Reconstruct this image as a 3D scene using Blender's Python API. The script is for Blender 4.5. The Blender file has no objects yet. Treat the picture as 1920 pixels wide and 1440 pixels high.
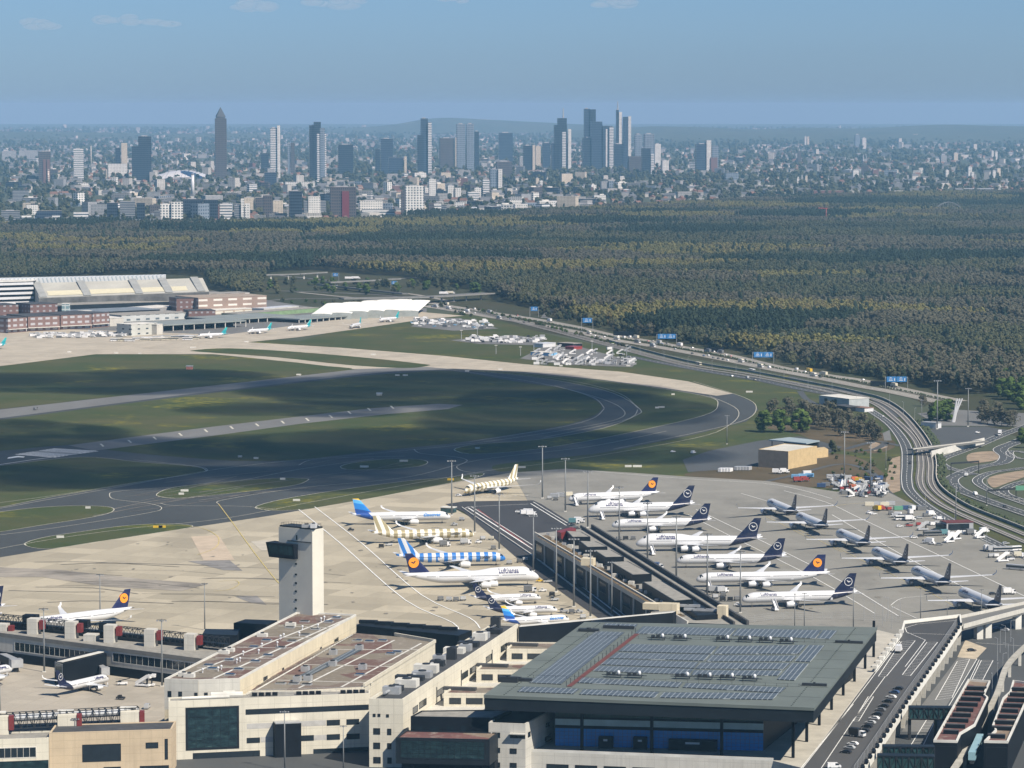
import bpy, bmesh, math, random
from mathutils import Vector, Matrix
from mathutils.geometry import tessellate_polygon
random.seed(7)
sc = bpy.context.scene; col = sc.collection
F, CX, CY, H = 6400.0, 960.0, 720.0, 265.0
TH = math.atan((720 - 200) / F)
FW = Vector((0, math.cos(TH), -math.sin(TH))); UP = Vector((0, math.sin(TH), math.cos(TH)))
CAM = Vector((0, 0, H))
def P(x, y, z=0.0):
    d = FW + Vector((1, 0, 0)) * ((x - CX) / F) + UP * ((CY - y) / F)
    return CAM + d * ((z - H) / d.z)
def S(p):                                   # photo pixels per metre at p
    return F / (Vector(p) - CAM).dot(FW)
def YP(p):                                  # photo row of a point
    v = Vector(p) - CAM
    return CY - F * v.dot(UP) / v.dot(FW)
def zat(base, y):                           # height above base at which the photo row is y
    d = FW + UP * ((CY - y) / F)
    return H + d.z / d.y * base.y
def at_y(x, Y, z):                          # point in photo column x at distance Y and height z
    k = (Y * FW.y + (z - H) * FW.z)
    return Vector(((x - CX) / F * k, Y, z))
# ---------------------------------------------------------------- materials
MATS = {}
def nodes(name):
    m = bpy.data.materials.new(name); m.use_nodes = True
    nt = m.node_tree; b = nt.nodes['Principled BSDF']
    return m, nt, b
def N(nt, t, **kw):
    n = nt.nodes.new(t)
    for k, v in kw.items():
        if k.startswith('i_'):
            key = k[2:]
            n.inputs[int(key) if key.isdigit() else key.replace('_', ' ')].default_value = v
        else: setattr(n, k, v)
    return n
def ramp(nt, fac, stops, interp='LINEAR'):
    r = nt.nodes.new('ShaderNodeValToRGB'); r.color_ramp.interpolation = interp
    e = r.color_ramp.elements
    while len(e) < len(stops): e.new(0.5)
    for el, (p, c) in zip(e, stops):
        el.position = p; el.color = (c[0], c[1], c[2], 1)
    nt.links.new(fac, r.inputs[0]); return r.outputs[0]
def mix(nt, a, b, fac, mode='MIX'):
    n = nt.nodes.new('ShaderNodeMix'); n.data_type = 'RGBA'; n.blend_type = mode
    for s, v in ((0, fac), (6, a), (7, b)):
        if hasattr(v, 'links') or isinstance(v, bpy.types.NodeSocket): nt.links.new(v, n.inputs[s])
        else: n.inputs[s].default_value = v if s == 0 else (*v[:3], 1)
    return n.outputs[2]
def math_n(nt, op, a, b=None, c=None):
    n = nt.nodes.new('ShaderNodeMath'); n.operation = op
    for i, v in enumerate((a, b, c)):
        if v is None: continue
        if isinstance(v, bpy.types.NodeSocket): nt.links.new(v, n.inputs[i])
        else: n.inputs[i].default_value = v
    return n.outputs[0]
def coord(nt, kind='Object'):
    if kind == 'World': return N(nt, 'ShaderNodeNewGeometry').outputs['Position']
    return N(nt, 'ShaderNodeTexCoord').outputs[kind]
def noise(nt, vec, scale, detail=3, rough=.55, stretch=None):
    if stretch:
        mp = N(nt, 'ShaderNodeMapping'); mp.inputs['Scale'].default_value = stretch
        nt.links.new(vec, mp.inputs['Vector']); vec = mp.outputs[0]
    n = N(nt, 'ShaderNodeTexNoise'); n.inputs['Scale'].default_value = scale
    n.inputs['Detail'].default_value = detail; n.inputs['Roughness'].default_value = rough
    nt.links.new(vec, n.inputs['Vector']); return n.outputs['Fac']
def sep(nt, vec):
    n = N(nt, 'ShaderNodeSeparateXYZ'); nt.links.new(vec, n.inputs[0]); return n.outputs
def M(name, c, rough=.7, var=.12, scale=.15, metal=0.0, spec=.5, stretch=None, detail=4):
    if name in MATS: return MATS[name]
    m, nt, b = nodes(name)
    b.inputs['Roughness'].default_value = rough; b.inputs['Metallic'].default_value = metal
    b.inputs['Specular IOR Level'].default_value = spec
    if var:
        f = noise(nt, coord(nt, 'World'), scale, detail, .6, stretch)
        lo = [v * (1 - var * 1.6) for v in c]; hi = [min(1, v * (1 + var * 1.6)) for v in c]
        nt.links.new(ramp(nt, f, [(.28, lo), (.72, hi)]), b.inputs['Base Color'])
    else: b.inputs['Base Color'].default_value = (*c, 1)
    MATS[name] = m; return m
# ---------------------------------------------------------------- mesh builder (world coordinates)
ORG = {}
class MB:
    def __init__(s): s.v = []; s.f = []; s.mi = []
    def add(s, vs, fs, mi=0):
        o = len(s.v); s.v += [Vector(v) for v in vs]
        for f in fs: s.f.append([i + o for i in f]); s.mi.append(mi)
        return s
    def poly(s, pts, mi=0):
        pts = [Vector(p) for p in pts]
        tris = tessellate_polygon([pts]); n = []
        for t in tris:
            a, b, c = [pts[i] for i in t]
            n.append(t if (b - a).cross(c - a).z >= 0 else (t[0], t[2], t[1]))
        return s.add(pts, n, mi)
    def prism(s, pts, z0, z1, mi=0, top=None, side=True, bottom=True):   # pts: plan outline (x, y); z0 may be a list
        n = len(pts); pts = [Vector((p[0], p[1], 0)) for p in pts]
        ar = sum(pts[i].x * pts[(i + 1) % n].y - pts[(i + 1) % n].x * pts[i].y for i in range(n))
        if ar < 0: pts.reverse()
        lo = [Vector((p.x, p.y, z0)) for p in pts]; hi = [Vector((p.x, p.y, z1)) for p in pts]
        s.poly(hi, mi if top is None else top)
        if bottom:
            k = len(s.f); s.poly(lo, mi)
            for i in range(k, len(s.f)): s.f[i] = list(reversed(s.f[i]))
        if side: s.add(lo + hi, [(i, (i + 1) % n, n + (i + 1) % n, n + i) for i in range(n)], mi)
        return s
    def box(s, c, size, rz=0.0, mi=0, top=None):      # c = centre of the base
        dx, dy, dz = size[0] / 2, size[1] / 2, size[2]; ca, sa = math.cos(rz), math.sin(rz)
        pts = [(c[0] + x * ca - y * sa, c[1] + x * sa + y * ca) for x, y in ((-dx, -dy), (dx, -dy), (dx, dy), (-dx, dy))]
        return s.prism(pts, c[2], c[2] + dz, mi, top)
    def obox(s, a, b, w, h, mi=0, up=Vector((0, 0, 1))):       # bar from a to b with a w x h section
        a = Vector(a); b = Vector(b); d = (b - a).normalized()
        sd = d.cross(up)
        if sd.length < 1e-4: sd = Vector((1, 0, 0))
        sd.normalize(); u = sd.cross(d); vs = []
        for p in (a, b):
            for i, j in ((-1, -1), (1, -1), (1, 1), (-1, 1)): vs.append(p + sd * (i * w / 2) + u * (j * h / 2))
        return s.add(vs, [(0, 1, 2, 3), (7, 6, 5, 4), (0, 4, 5, 1), (1, 5, 6, 2), (2, 6, 7, 3), (3, 7, 4, 0)], mi)
    def tube(s, pts, r, n=8, mi=0, cap=True):
        pts = [Vector(p) for p in pts]; rs = r if isinstance(r, (list, tuple)) else [r] * len(pts)
        vs = []; m = len(pts)
        for i, p in enumerate(pts):
            d = (pts[min(i + 1, m - 1)] - pts[max(i - 1, 0)]).normalized()
            e = d.cross(Vector((0, 0, 1)))
            if e.length < 1e-3: e = d.cross(Vector((0, 1, 0)))
            e.normalize(); g = d.cross(e)
            for k in range(n):
                t = 2 * math.pi * k / n; vs.append(p + (e * math.cos(t) + g * math.sin(t)) * rs[i])
        fs = [(i * n + k, (i + 1) * n + k, (i + 1) * n + (k + 1) % n, i * n + (k + 1) % n) for i in range(m - 1) for k in range(n)]
        if cap: fs += [list(range(n)), list(range((m - 1) * n, m * n))[::-1]]
        return s.add(vs, fs, mi)
    def ball(s, c, r, seg=10, rings=6, mi=0):
        r = r if isinstance(r, (tuple, list)) else (r, r, r); vs = []; fs = []
        for i in range(1, rings):
            a = math.pi * i / rings
            for k in range(seg):
                t = 2 * math.pi * k / seg
                vs.append((c[0] + r[0] * math.sin(a) * math.cos(t), c[1] + r[1] * math.sin(a) * math.sin(t), c[2] + r[2] * math.cos(a)))
        o = len(vs); vs += [(c[0], c[1], c[2] + r[2]), (c[0], c[1], c[2] - r[2])]
        for i in range(rings - 2):
            for k in range(seg): fs.append((i * seg + k, (i + 1) * seg + k, (i + 1) * seg + (k + 1) % seg, i * seg + (k + 1) % seg))
        for k in range(seg):
            fs.append((o, k, (k + 1) % seg)); q = (rings - 2) * seg; fs.append((o + 1, q + (k + 1) % seg, q + k))
        return s.add(vs, fs, mi)
    def mesh(s, name, mats, off=Vector((0, 0, 0)), smooth=False):
        me = bpy.data.meshes.new(name)
        me.from_pydata([v - off for v in s.v], [], s.f)
        for m in (mats if isinstance(mats, (list, tuple)) else [mats]): me.materials.append(m)
        me.polygons.foreach_set('material_index', s.mi)
        if smooth: me.polygons.foreach_set('use_smooth', [True] * len(s.f))
        me.update(); return me
    def build(s, name, mats, parent=None, smooth=False, local=False):
        if parent is not None:
            off = Vector((0, 0, 0)) if local else ORG.get(parent.name, Vector((0, 0, 0)))
            o = bpy.data.objects.new(name, s.mesh(name, mats, off, smooth)); o.parent = parent; ORG[o.name] = off
        else:
            n = max(1, len(s.v)); off = Vector((sum(v.x for v in s.v) / n, sum(v.y for v in s.v) / n, min(v.z for v in s.v)))
            o = bpy.data.objects.new(name, s.mesh(name, mats, off, smooth)); o.location = off; ORG[o.name] = off
        col.objects.link(o); return o
def tag(o, label=None, cat=None, group=None, kind=None):
    if label: o['label'] = label
    if cat: o['category'] = cat
    if group: o['group'] = group
    if kind: o['kind'] = kind
    return o
def thing(name, loc, label, cat, group=None, rz=0.0, local=False):
    o = bpy.data.objects.new(name, None); o.location = loc; o.rotation_euler = (0, 0, rz); o.empty_display_size = 1
    col.objects.link(o); ORG[o.name] = Vector((0, 0, 0)) if local else Vector(loc)
    return tag(o, label, cat, group)
def struct(o): o['kind'] = 'structure'; return o
KIDS = {}
def copy_tree(o, parent=None):
    c = o.copy(); col.objects.link(c)
    if parent is not None: c.parent = parent
    for ch in o.children: copy_tree(ch, c)
    return c
def place(o, loc, rz=0.0, label=None, group=None, scale=None):
    c = copy_tree(o); c.location = loc; c.rotation_euler = (0, 0, rz)
    if scale: c.scale = (scale,) * 3
    if label: c['label'] = label
    if group: c['group'] = group
    return c
def first_or_copy(o, used, loc, rz, label, group=None):
    if o.name not in used:
        used.add(o.name); o.location = loc; o.rotation_euler = (0, 0, rz); o['label'] = label
        if group: o['group'] = group
        return o
    return place(o, loc, rz, label, group)
USED = set()
def cr(pts, n=6, closed=False):                # Catmull-Rom through pixel points
    out = []; m = len(pts)
    for i in range(m if closed else m - 1):
        g = lambda k: pts[k % m] if closed else pts[min(max(k, 0), m - 1)]
        p0, p1, p2, p3 = g(i - 1), g(i), g(i + 1), g(i + 2)
        for k in range(n):
            t = k / n
            out.append(tuple(.5 * (2 * b + (c - a) * t + (2 * a - 5 * b + 4 * c - d) * t * t + (3 * b - a - 3 * c + d) * t ** 3) for a, b, c, d in zip(p0, p1, p2, p3)))
    if not closed: out.append(tuple(pts[-1]))
    return out
def sheet(name, px, z, mat, smooth=0, mb=None):
    pts = cr(px, smooth, True) if smooth else px
    w = [P(x, y, z) for x, y in pts]
    if mb: mb.poly(w); return
    return struct(MB().poly(w).build(name, mat))
def ribbon(mb, px, w, z, smooth=6, dash=None, mi=0, world=False):
    pts = px if world else [P(x, y, z) for x, y in (cr(px, smooth) if smooth else px)]
    pts = [Vector((p[0], p[1], z)) for p in pts]
    L = []; R = []
    for i, p in enumerate(pts):
        d = (pts[min(i + 1, len(pts) - 1)] - pts[max(i - 1, 0)]); d.z = 0; d.normalize()
        s = Vector((-d.y, d.x, 0)) * (w / 2); L.append(p + s); R.append(p - s)
    if dash:
        on, offl = dash; acc = 0
        for i in range(len(pts) - 1):
            seg = (pts[i + 1] - pts[i]).length; t = 0
            while t < seg:
                ph = (acc + t) % (on + offl)
                if ph < on:
                    e = min(seg, t + on - ph); a, b = t / seg, e / seg
                    mb.add([R[i].lerp(R[i + 1], a), R[i].lerp(R[i + 1], b), L[i].lerp(L[i + 1], b), L[i].lerp(L[i + 1], a)], [(0, 1, 2, 3)], mi); t = e + 1e-3
                else: t += on + offl - ph + 1e-3
            acc += seg
    else:
        n = len(pts); mb.add(R + L, [(i, i + 1, n + i + 1, n + i) for i in range(n - 1)], mi)
    return pts
# ---------------------------------------------------------------- camera, light, air
cam = bpy.data.cameras.new('camera'); co = bpy.data.objects.new('camera', cam); col.objects.link(co)
co.location = CAM; co.rotation_euler = (math.pi / 2 - TH, 0, 0)
cam.sensor_width = 36; cam.lens = 36 * F / 1920; cam.clip_start = 5; cam.clip_end = 200000
sc.camera = co
SUN_EL = math.radians(46); SD = Vector((.72, -.69, 0)).normalized()      # horizontal direction towards the sun
sun = bpy.data.lights.new('sun', 'SUN'); so = bpy.data.objects.new('sun', sun); col.objects.link(so)
sun.energy = 3.9; sun.angle = math.radians(.53); sun.color = (1, .925, .79)
TS = Vector((SD.x * math.cos(SUN_EL), SD.y * math.cos(SUN_EL), math.sin(SUN_EL)))
so.rotation_euler = TS.to_track_quat('Z', 'Y').to_euler(); so.location = (300, -300, 900)
w = bpy.data.worlds.new('World'); sc.world = w; w.use_nodes = True
nt = w.node_tree; bg = nt.nodes['Background']
sky = N(nt, 'ShaderNodeTexSky'); sky.sky_type = 'NISHITA'; sky.sun_disc = False
sky.sun_elevation = SUN_EL; sky.sun_rotation = math.atan2(TS.x, TS.y)
sky.altitude = 300; sky.air_density = 1.0; sky.dust_density = .4; sky.ozone_density = 3.0
el = sep(nt, N(nt, 'ShaderNodeTexCoord').outputs['Generated'])[2]
tint = ramp(nt, el, [(0.0, (.515, .785, 1.36)), (.2, (.585, .845, 1.08))])
nt.links.new(mix(nt, sky.outputs[0], tint, 1.0, 'MULTIPLY'), bg.inputs[0]); bg.inputs[1].default_value = .043
hz = MB().box((0, 26000, -1.5), (30000, 54000, 316.5)).build('haze', None)
m, nt, b = nodes('haze_air'); nt.nodes.remove(b)
pv = N(nt, 'ShaderNodeVolumePrincipled'); pv.inputs['Density'].default_value = 4.7e-5; pv.inputs['Absorption Color'].default_value = (.40, .33, 1, 1)
pv.inputs['Color'].default_value = (.235, .49, .72, 1); pv.inputs['Anisotropy'].default_value = 0.0
nt.links.new(pv.outputs[0], nt.nodes['Material Output'].inputs['Volume'])
hz.data.materials.clear(); hz.data.materials.append(m); tag(hz, kind='stuff')
sc.view_settings.view_transform = 'Standard'; sc.view_settings.look = 'None'
sc.view_settings.exposure = 0.85; sc.view_settings.gamma = 1
sc.render.engine = 'CYCLES'
cy = sc.cycles; cy.max_bounces = 5; cy.diffuse_bounces = 2; cy.glossy_bounces = 2; cy.transmission_bounces = 2
cy.volume_bounces = 0; cy.transparent_max_bounces = 24; cy.use_denoising = True
cy.sample_clamp_indirect = 3
# clouds that shade the airfield: real cloud puffs 1100 m up, above the frame
m, nt, b = nodes('cloud_vapour'); nt.nodes.remove(b)
pv = N(nt, 'ShaderNodeVolumePrincipled'); pv.inputs['Density'].default_value = .018; pv.inputs['Color'].default_value = (1, 1, 1, 1)
nt.links.new(pv.outputs[0], nt.nodes['Material Output'].inputs['Volume']); CLOUD = m
def far_cloud(x, y, wpx, hpx, k):
    rnd = random.Random(k); Y = 62000; mb = MB(); s = F / Y; z = H + (200 - y) * Y / F; X = (x - CX) / s
    for i in range(6): mb.ball((X + rnd.uniform(-.5, .5) * wpx / s, Y + rnd.uniform(-200, 200), z + rnd.uniform(-.25, .25) * hpx / s), (wpx / s * rnd.uniform(.25, .45), 260, hpx / s * rnd.uniform(.25, .5)), 16, 10)
    tag(mb.build('cloud', CLOUDF, smooth=True), kind='stuff')
m, nt, b = nodes('thin_cloud_vapour'); nt.nodes.remove(b)
pv = N(nt, 'ShaderNodeVolumePrincipled'); pv.inputs['Density'].default_value = .00045; pv.inputs['Color'].default_value = (1, .93, .92, 1)
nt.links.new(pv.outputs[0], nt.nodes['Material Output'].inputs['Volume']); CLOUDF = m
for i, (x, y, w_, h_) in enumerate(((482, 12, 70, 26), (82, 47, 60, 22), (222, 39, 60, 20), (300, 44, 60, 14), (620, 8, 80, 24), (850, 2, 40, 14), (1150, 8, 60, 20))): far_cloud(x, y, w_, h_, 60 + i)
def cloud(px, py, rx, ry, k, label, h=1100, th=70):
    g = P(px, py); s = S(g); ax = rx / s; ay = ry * (P(px, py - 5).y - P(px, py + 5).y) / 10
    c = g + TS * (h / TS.z); rnd = random.Random(k); mb = MB()
    for i in range(9):
        a = rnd.uniform(0, 6.28); r = math.sqrt(rnd.random()) * .62
        f = rnd.uniform(.38, .6)
        mb.ball((c.x + ax * r * math.cos(a), c.y + ay * r * math.sin(a), h + rnd.uniform(-8, 18)), (ax * f, ay * f, th * rnd.uniform(.5, .9)), 20, 12)
    o = mb.build('cloud', CLOUD, smooth=True); tag(o, kind='stuff')
cloud(170, 716, 360, 26, 1, 0); cloud(760, 730, 460, 34, 2, 0); cloud(1010, 770, 330, 42, 3, 0)
cloud(250, 862, 520, 44, 4, 0); cloud(760, 825, 460, 44, 5, 0); cloud(1130, 838, 330, 30, 6, 0); cloud(30, 812, 170, 24, 8, 0)
cloud(420, 900, 420, 26, 9, 0); cloud(820, 872, 330, 26, 10, 0); cloud(60, 905, 260, 24, 11, 0); cloud(560, 770, 240, 16, 12, 0)
# ---------------------------------------------------------------- setting: ground, airfield
def grass_mat(name, base, dry, flower, fl=.62):
    m, nt, b = nodes(name); v = coord(nt, 'World')
    a = noise(nt, v, .012, 5, .6); c = ramp(nt, a, [(.35, base), (.62, dry)])
    mow = noise(nt, v, .03, 2, .5, (.25, 1, 1)); c = mix(nt, c, [x * .7 for x in base], math_n(nt, 'MULTIPLY', mow, .55))
    f = noise(nt, v, .008, 4, .7); f2 = noise(nt, v, .12, 3, .6)
    k = math_n(nt, 'MULTIPLY', ramp(nt, f, [(fl, (0, 0, 0)), (fl + .08, (1, 1, 1))]), ramp(nt, f2, [(.4, (0, 0, 0)), (.65, (1, 1, 1))]))
    c = mix(nt, c, flower, math_n(nt, 'MULTIPLY', k, .75))
    t = noise(nt, v, .6, 2); c = mix(nt, c, [x * .55 for x in base], math_n(nt, 'MULTIPLY', t, .5))
    nt.links.new(c, b.inputs['Base Color']); b.inputs['Roughness'].default_value = .95; b.inputs['Specular IOR Level'].default_value = .1
    return m
GRASS = grass_mat('field_grass', (.056, .078, .027), (.105, .098, .046), (.27, .24, .02), .57)
VERGE = grass_mat('verge_grass', (.06, .075, .026), (.15, .12, .065), (.09, .11, .03))
EARTH = grass_mat('forest_floor', (.05, .058, .03), (.075, .068, .04), (.06, .06, .035))
SAND = M('sandy_soil', (.26, .2, .14), .95, .2, .08)
def slab_mat(name, c, joint, size, var=.14, ang=0.0, streak=(1, 1, 1)):
    m, nt, b = nodes(name); v = coord(nt, 'World')
    mp = N(nt, 'ShaderNodeMapping'); mp.inputs['Rotation'].default_value = (0, 0, ang); nt.links.new(v, mp.inputs[0])
    br = N(nt, 'ShaderNodeTexBrick'); br.offset = 0; br.inputs['Scale'].default_value = 1
    br.inputs['Brick Width'].default_value = size; br.inputs['Row Height'].default_value = size
    br.inputs['Mortar Size'].default_value = .12; br.inputs['Mortar Smooth'].default_value = .3
    hi = [x * (1 + var) for x in c]; lo = [x * (1 - var) for x in c]
    br.inputs['Color1'].default_value = (*hi, 1); br.inputs['Color2'].default_value = (*lo, 1); br.inputs['Mortar'].default_value = (*joint, 1)
    nt.links.new(mp.outputs[0], br.inputs['Vector'])
    a = noise(nt, v, .018, 5, .65, streak); c2 = mix(nt, br.outputs['Color'], [x * .62 for x in c], ramp(nt, a, [(.5, (0, 0, 0)), (.75, (.75, .75, .75))]))
    d = noise(nt, v, .35, 4, .7); c2 = mix(nt, c2, [x * .6 for x in c], ramp(nt, d, [(.55, (0, 0, 0)), (.85, (.6, .6, .6))]))
    nt.links.new(c2, b.inputs['Base Color']); b.inputs['Roughness'].default_value = .85; b.inputs['Specular IOR Level'].default_value = .25
    return m
APRON_L = slab_mat('beige_concrete', (.37, .33, .25), (.22, .195, .15), 22, .17, .35, (1, .35, 1))
APRON_R = slab_mat('grey_concrete', (.226, .219, .196), (.2, .19, .17), 15, .05, -.3, (1, .5, 1))
TAXI = slab_mat('taxiway_concrete', (.40, .36, .29), (.3, .27, .22), 12, .08, .2)
def asph(name, c, var=.2, streak=(1, .25, 1)):
    m, nt, b = nodes(name); v = coord(nt, 'World')
    a = noise(nt, v, .02, 5, .6, streak); d = noise(nt, v, .5, 3, .7)
    cc = ramp(nt, a, [(.3, [x * (1 - var) for x in c]), (.7, [x * (1 + var) for x in c])])
    cc = mix(nt, cc, [x * .7 for x in c], math_n(nt, 'MULTIPLY', d, .5))
    nt.links.new(cc, b.inputs['Base Color']); b.inputs['Roughness'].default_value = .8; b.inputs['Specular IOR Level'].default_value = .3
    return m
ASPH = asph('taxiway_asphalt', (.056, .060, .060)); ROAD = asph('road_asphalt', (.075, .08, .083)); DARKA = asph('new_asphalt', (.05, .05, .053))
GREYA = asph('worn_asphalt', (.16, .16, .155)); MOTOR = asph('motorway_concrete', (.27, .255, .225), .15)
WHITE = M('white_paint', (.78, .78, .75), .6, .1, .3); YELLOW = M('yellow_paint', (.55, .44, .14), .6, .15, .3)
REDP = M('red_paint', (.5, .08, .06), .6, .1, .3); PALEL = M('pale_line_paint', (.55, .53, .44), .6, .15, .2)
# ground sheet to the horizon
gm, nt, b = nodes('far_ground'); v = coord(nt, 'World')
a = noise(nt, v, .0022, 6, .65, (1, .4, 1)); c = ramp(nt, a, [(.3, (.035, .05, .03)), (.5, (.075, .085, .055)), (.62, (.05, .065, .04)), (.75, (.2, .19, .13))])
nt.links.new(c, b.inputs['Base Color']); b.inputs['Roughness'].default_value = .95; b.inputs['Specular IOR Level'].default_value = .1
o = struct(MB().poly([(-14800, -400, 0), (14800, -400, 0), (14800, 52500, 0), (-14800, 52500, 0)]).build('ground', gm))
sheet('forest_ground', [(-300, 640), (-300, 415), (600, 425), (1300, 385), (2300, 375), (2300, 960), (1700, 745), (1400, 690), (1000, 620), (780, 560)], .04, EARTH)
sheet('airfield_grass', [(-200, 660), (300, 620), (560, 640), (700, 600), (880, 585), (1000, 620), (1240, 675), (1480, 705), (1640, 745), (1730, 800), (1760, 900), (1930, 1000), (2050, 1075), (2050, 1230), (-250, 1500), (-250, 900)], .08, GRASS)
SCRUB = grass_mat('dry_scrub', (.085, .07, .04), (.17, .13, .085), (.12, .11, .05))
sheet('scrub_ground', [(1285, 888), (1400, 868), (1470, 852), (1560, 850), (1620, 862), (1668, 900), (1640, 918), (1500, 912), (1330, 897)], .12, SCRUB, 3)
sheet('scrub_ground', [(1430, 800), (1480, 785), (1600, 790), (1680, 830), (1640, 850), (1560, 840), (1500, 815)], .12, SCRUB, 3)
# asphalt taxiway field
sheet('taxiway', [(-60, 772), (300, 735), (540, 707), (670, 692), (850, 690), (1000, 699), (1150, 715), (1290, 731), (1345, 741), (1375, 738), (1410, 753), (1422, 768), (1400, 790), (1300, 815), (1150, 845), (1020, 868), (960, 885), (1000, 895), (850, 925), (700, 965), (400, 1005), (200, 1035), (-60, 1075)], .12, ASPH)
sheet('runway', [(-60, 848), (130, 835), (195, 843), (-60, 880)], .15, ASPH)
# light concrete taxiways
sheet('taxiway', [(-60, 655), (120, 645), (300, 628), (440, 640), (640, 652), (830, 667), (985, 683), (1165, 697), (1290, 715), (1374, 738), (1344, 742), (1250, 728), (1130, 712), (980, 697), (850, 691), (760, 692), (660, 692), (560, 680), (400, 664), (180, 664), (-60, 694)], .16, TAXI)
sheet('taxiway', [(-60, 773), (0, 768), (300, 734), (540, 707), (670, 692), (800, 688), (850, 692), (740, 696), (640, 706), (330, 742), (0, 784), (-60, 790)], .17, GREYA)
sheet('cargo_apron', [(-60, 655), (-60, 612), (210, 620), (420, 628), (700, 590), (790, 585), (870, 592), (800, 598), (690, 614), (560, 632), (430, 645), (300, 650)], .19, TAXI)
sheet('cargo_yard', [(-60, 640), (-60, 556), (200, 548), (400, 545), (520, 566), (600, 578), (700, 574), (800, 578), (800, 590), (700, 600), (560, 625), (420, 640), (210, 640)], .14, GREYA)
# grass islands
IS = [
 [(360, 657), (430, 653), (560, 660), (700, 672), (790, 682), (805, 685), (760, 690), (650, 684), (520, 670), (380, 660)],
 [(-60, 700), (60, 684), (180, 667), (300, 665), (420, 667), (560, 682), (655, 690), (640, 694), (540, 706), (300, 732), (-60, 768)],
 [(-60, 793), (0, 787), (330, 745), (640, 709), (760, 699), (850, 696), (960, 714), (1060, 729), (1112, 748), (1128, 765), (1105, 783), (1040, 801), (870, 828), (760, 840), (640, 853), (560, 862), (450, 864), (340, 857), (250, 849), (190, 842), (130, 834), (-60, 846)],
 [(-60, 882), (0, 873), (150, 857), (260, 866), (360, 874), (385, 881), (370, 887), (250, 906), (100, 931), (-60, 955)],
 [(293, 929), (320, 915), (400, 905), (510, 897), (570, 897), (576, 901), (545, 911), (440, 924), (330, 934)],
 [(-60, 972), (20, 957), (110, 949), (190, 949), (214, 955), (190, 966), (100, 981), (-60, 1003)],
 [(46, 1019), (80, 1008), (150, 997), (240, 985), (320, 982), (362, 987), (300, 998), (180, 1016), (100, 1028), (58, 1026)],
 [(478, 951), (530, 936), (640, 918), (760, 902), (850, 894), (905, 887), (890, 896), (800, 914), (690, 936), (590, 953), (510, 957)],
 [(638, 875), (660, 868), (720, 861), (780, 861), (802, 866), (785, 874), (720, 880), (650, 880)],
 [(851, 843), (893, 833), (1010, 824), (1130, 803), (1190, 780), (1200, 767), (1150, 737), (1060, 716), (960, 702), (870, 694), (960, 698), (1130, 714), (1250, 730), (1332, 745), (1346, 758), (1330, 775), (1250, 796), (1100, 827), (980, 845), (880, 851)],
 [(922, 876), (940, 870), (1010, 862), (1150, 846), (1300, 818), (1400, 792), (1428, 770), (1460, 780), (1420, 810), (1300, 838), (1130, 858), (1000, 876), (940, 884)],
]
mb = MB()
for p in IS: sheet('', p, .21, None, 4, mb)
struct(mb.build('grass_island', GRASS))
sheet('forecourt_road', [(180, 1405), (700, 1360), (1000, 1400), (1510, 1430), (1520, 1520), (150, 1540)], .3, ROAD)
# blast pad strip with chevrons, piano keys, runway number
sheet('runway', [(178, 845), (128, 835), (250, 819), (390, 801), (560, 781), (700, 765), (820, 757), (868, 759), (840, 767), (720, 777), (560, 795), (400, 817)], .25, GREYA)
mk = MB(); yl = MB(); pl = MB(); rl = MB()
for i in range(12):                                        # piano keys
    a = i / 12 + .018; b2 = (i + 1) / 12 - .018
    if abs(i - 5.5) < .6: b2 -= .02
    A, B, C, D = P(26, 852, .28), P(102, 840.5, .28), P(184, 845, .28), P(102, 858, .28)
    f = lambda s, t: A.lerp(B, s).lerp(D.lerp(C, s), t)
    mk.add([f(a, 0), f(b2, 0), f(b2, 1), f(a, 1)], [(0, 1, 2, 3)])
mk.poly([P(x, y, .28) for x, y in ((14, 860), (15, 857.6), (34, 854.6), (47, 856.2), (44, 857.8), (34, 857.2), (22, 859))])
ribbon(mk, [(-60, 880), (60, 862), (184, 846)], 1.2, .28, 0)
for i, (x, y) in enumerate([(191, 834), (243, 827), (290, 821), (338, 814), (386, 807), (434, 801), (482, 796), (530, 791), (576, 786), (620, 780), (655, 773), (692, 767), (735, 763)]):
    ribbon(pl, [(x - 2.5, y - 2), (x + 3, y + 3)], 1.6, .29, 0)
for p in IS[:10]:                                            # white edge lines round the grass islands
    if p in (IS[0], IS[1], IS[2]): continue
    ribbon(pl, [p[-1]] + p + [p[0]], .55, .3, 4)
for p in [[(-60, 965), (60, 942), (250, 908), (385, 883), (520, 866), (700, 850), (880, 832), (1060, 806), (1160, 785), (1165, 765), (1110, 742), (1000, 716), (850, 694)],
          [(-60, 950), (100, 929), (250, 905), (370, 887), (388, 880), (360, 873), (250, 862)],
          [(-60, 1040), (90, 1012), (250, 990), (420, 972), (600, 938), (800, 902), (930, 880), (1060, 864), (1300, 822), (1370, 795), (1383, 768), (1330, 742)],
          [(205, 927), (215, 936), (280, 944), (303, 953), (270, 963), (100, 990), (-60, 1010)],
          [(205, 927), (230, 920), (420, 905), (560, 880), (700, 860)],
          [(410, 945), (420, 937), (560, 915), (760, 895), (900, 862), (1100, 838), (1250, 808)],
          [(776, 842), (790, 850), (850, 856), (875, 862), (870, 868), (856, 876), (880, 885), (960, 888)],
          [(560, 872), (600, 860), (760, 855)], [(1300, 715), (1395, 745), (1418, 765), (1395, 788), (1300, 812), (1150, 842)],
          [(1133, 765), (1112, 745), (1040, 723)], [(1133, 766), (1110, 785), (1040, 803), (880, 828)],
          [(1196, 765), (1160, 737), (1060, 712), (900, 695)], [(1196, 768), (1170, 788), (1020, 820)],
          [(300, 943), (330, 948), (450, 949), (520, 955)]]:
    ribbon(pl, p, .5, .31, 5)
struct(mk.build('runway_marking', WHITE))
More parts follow.
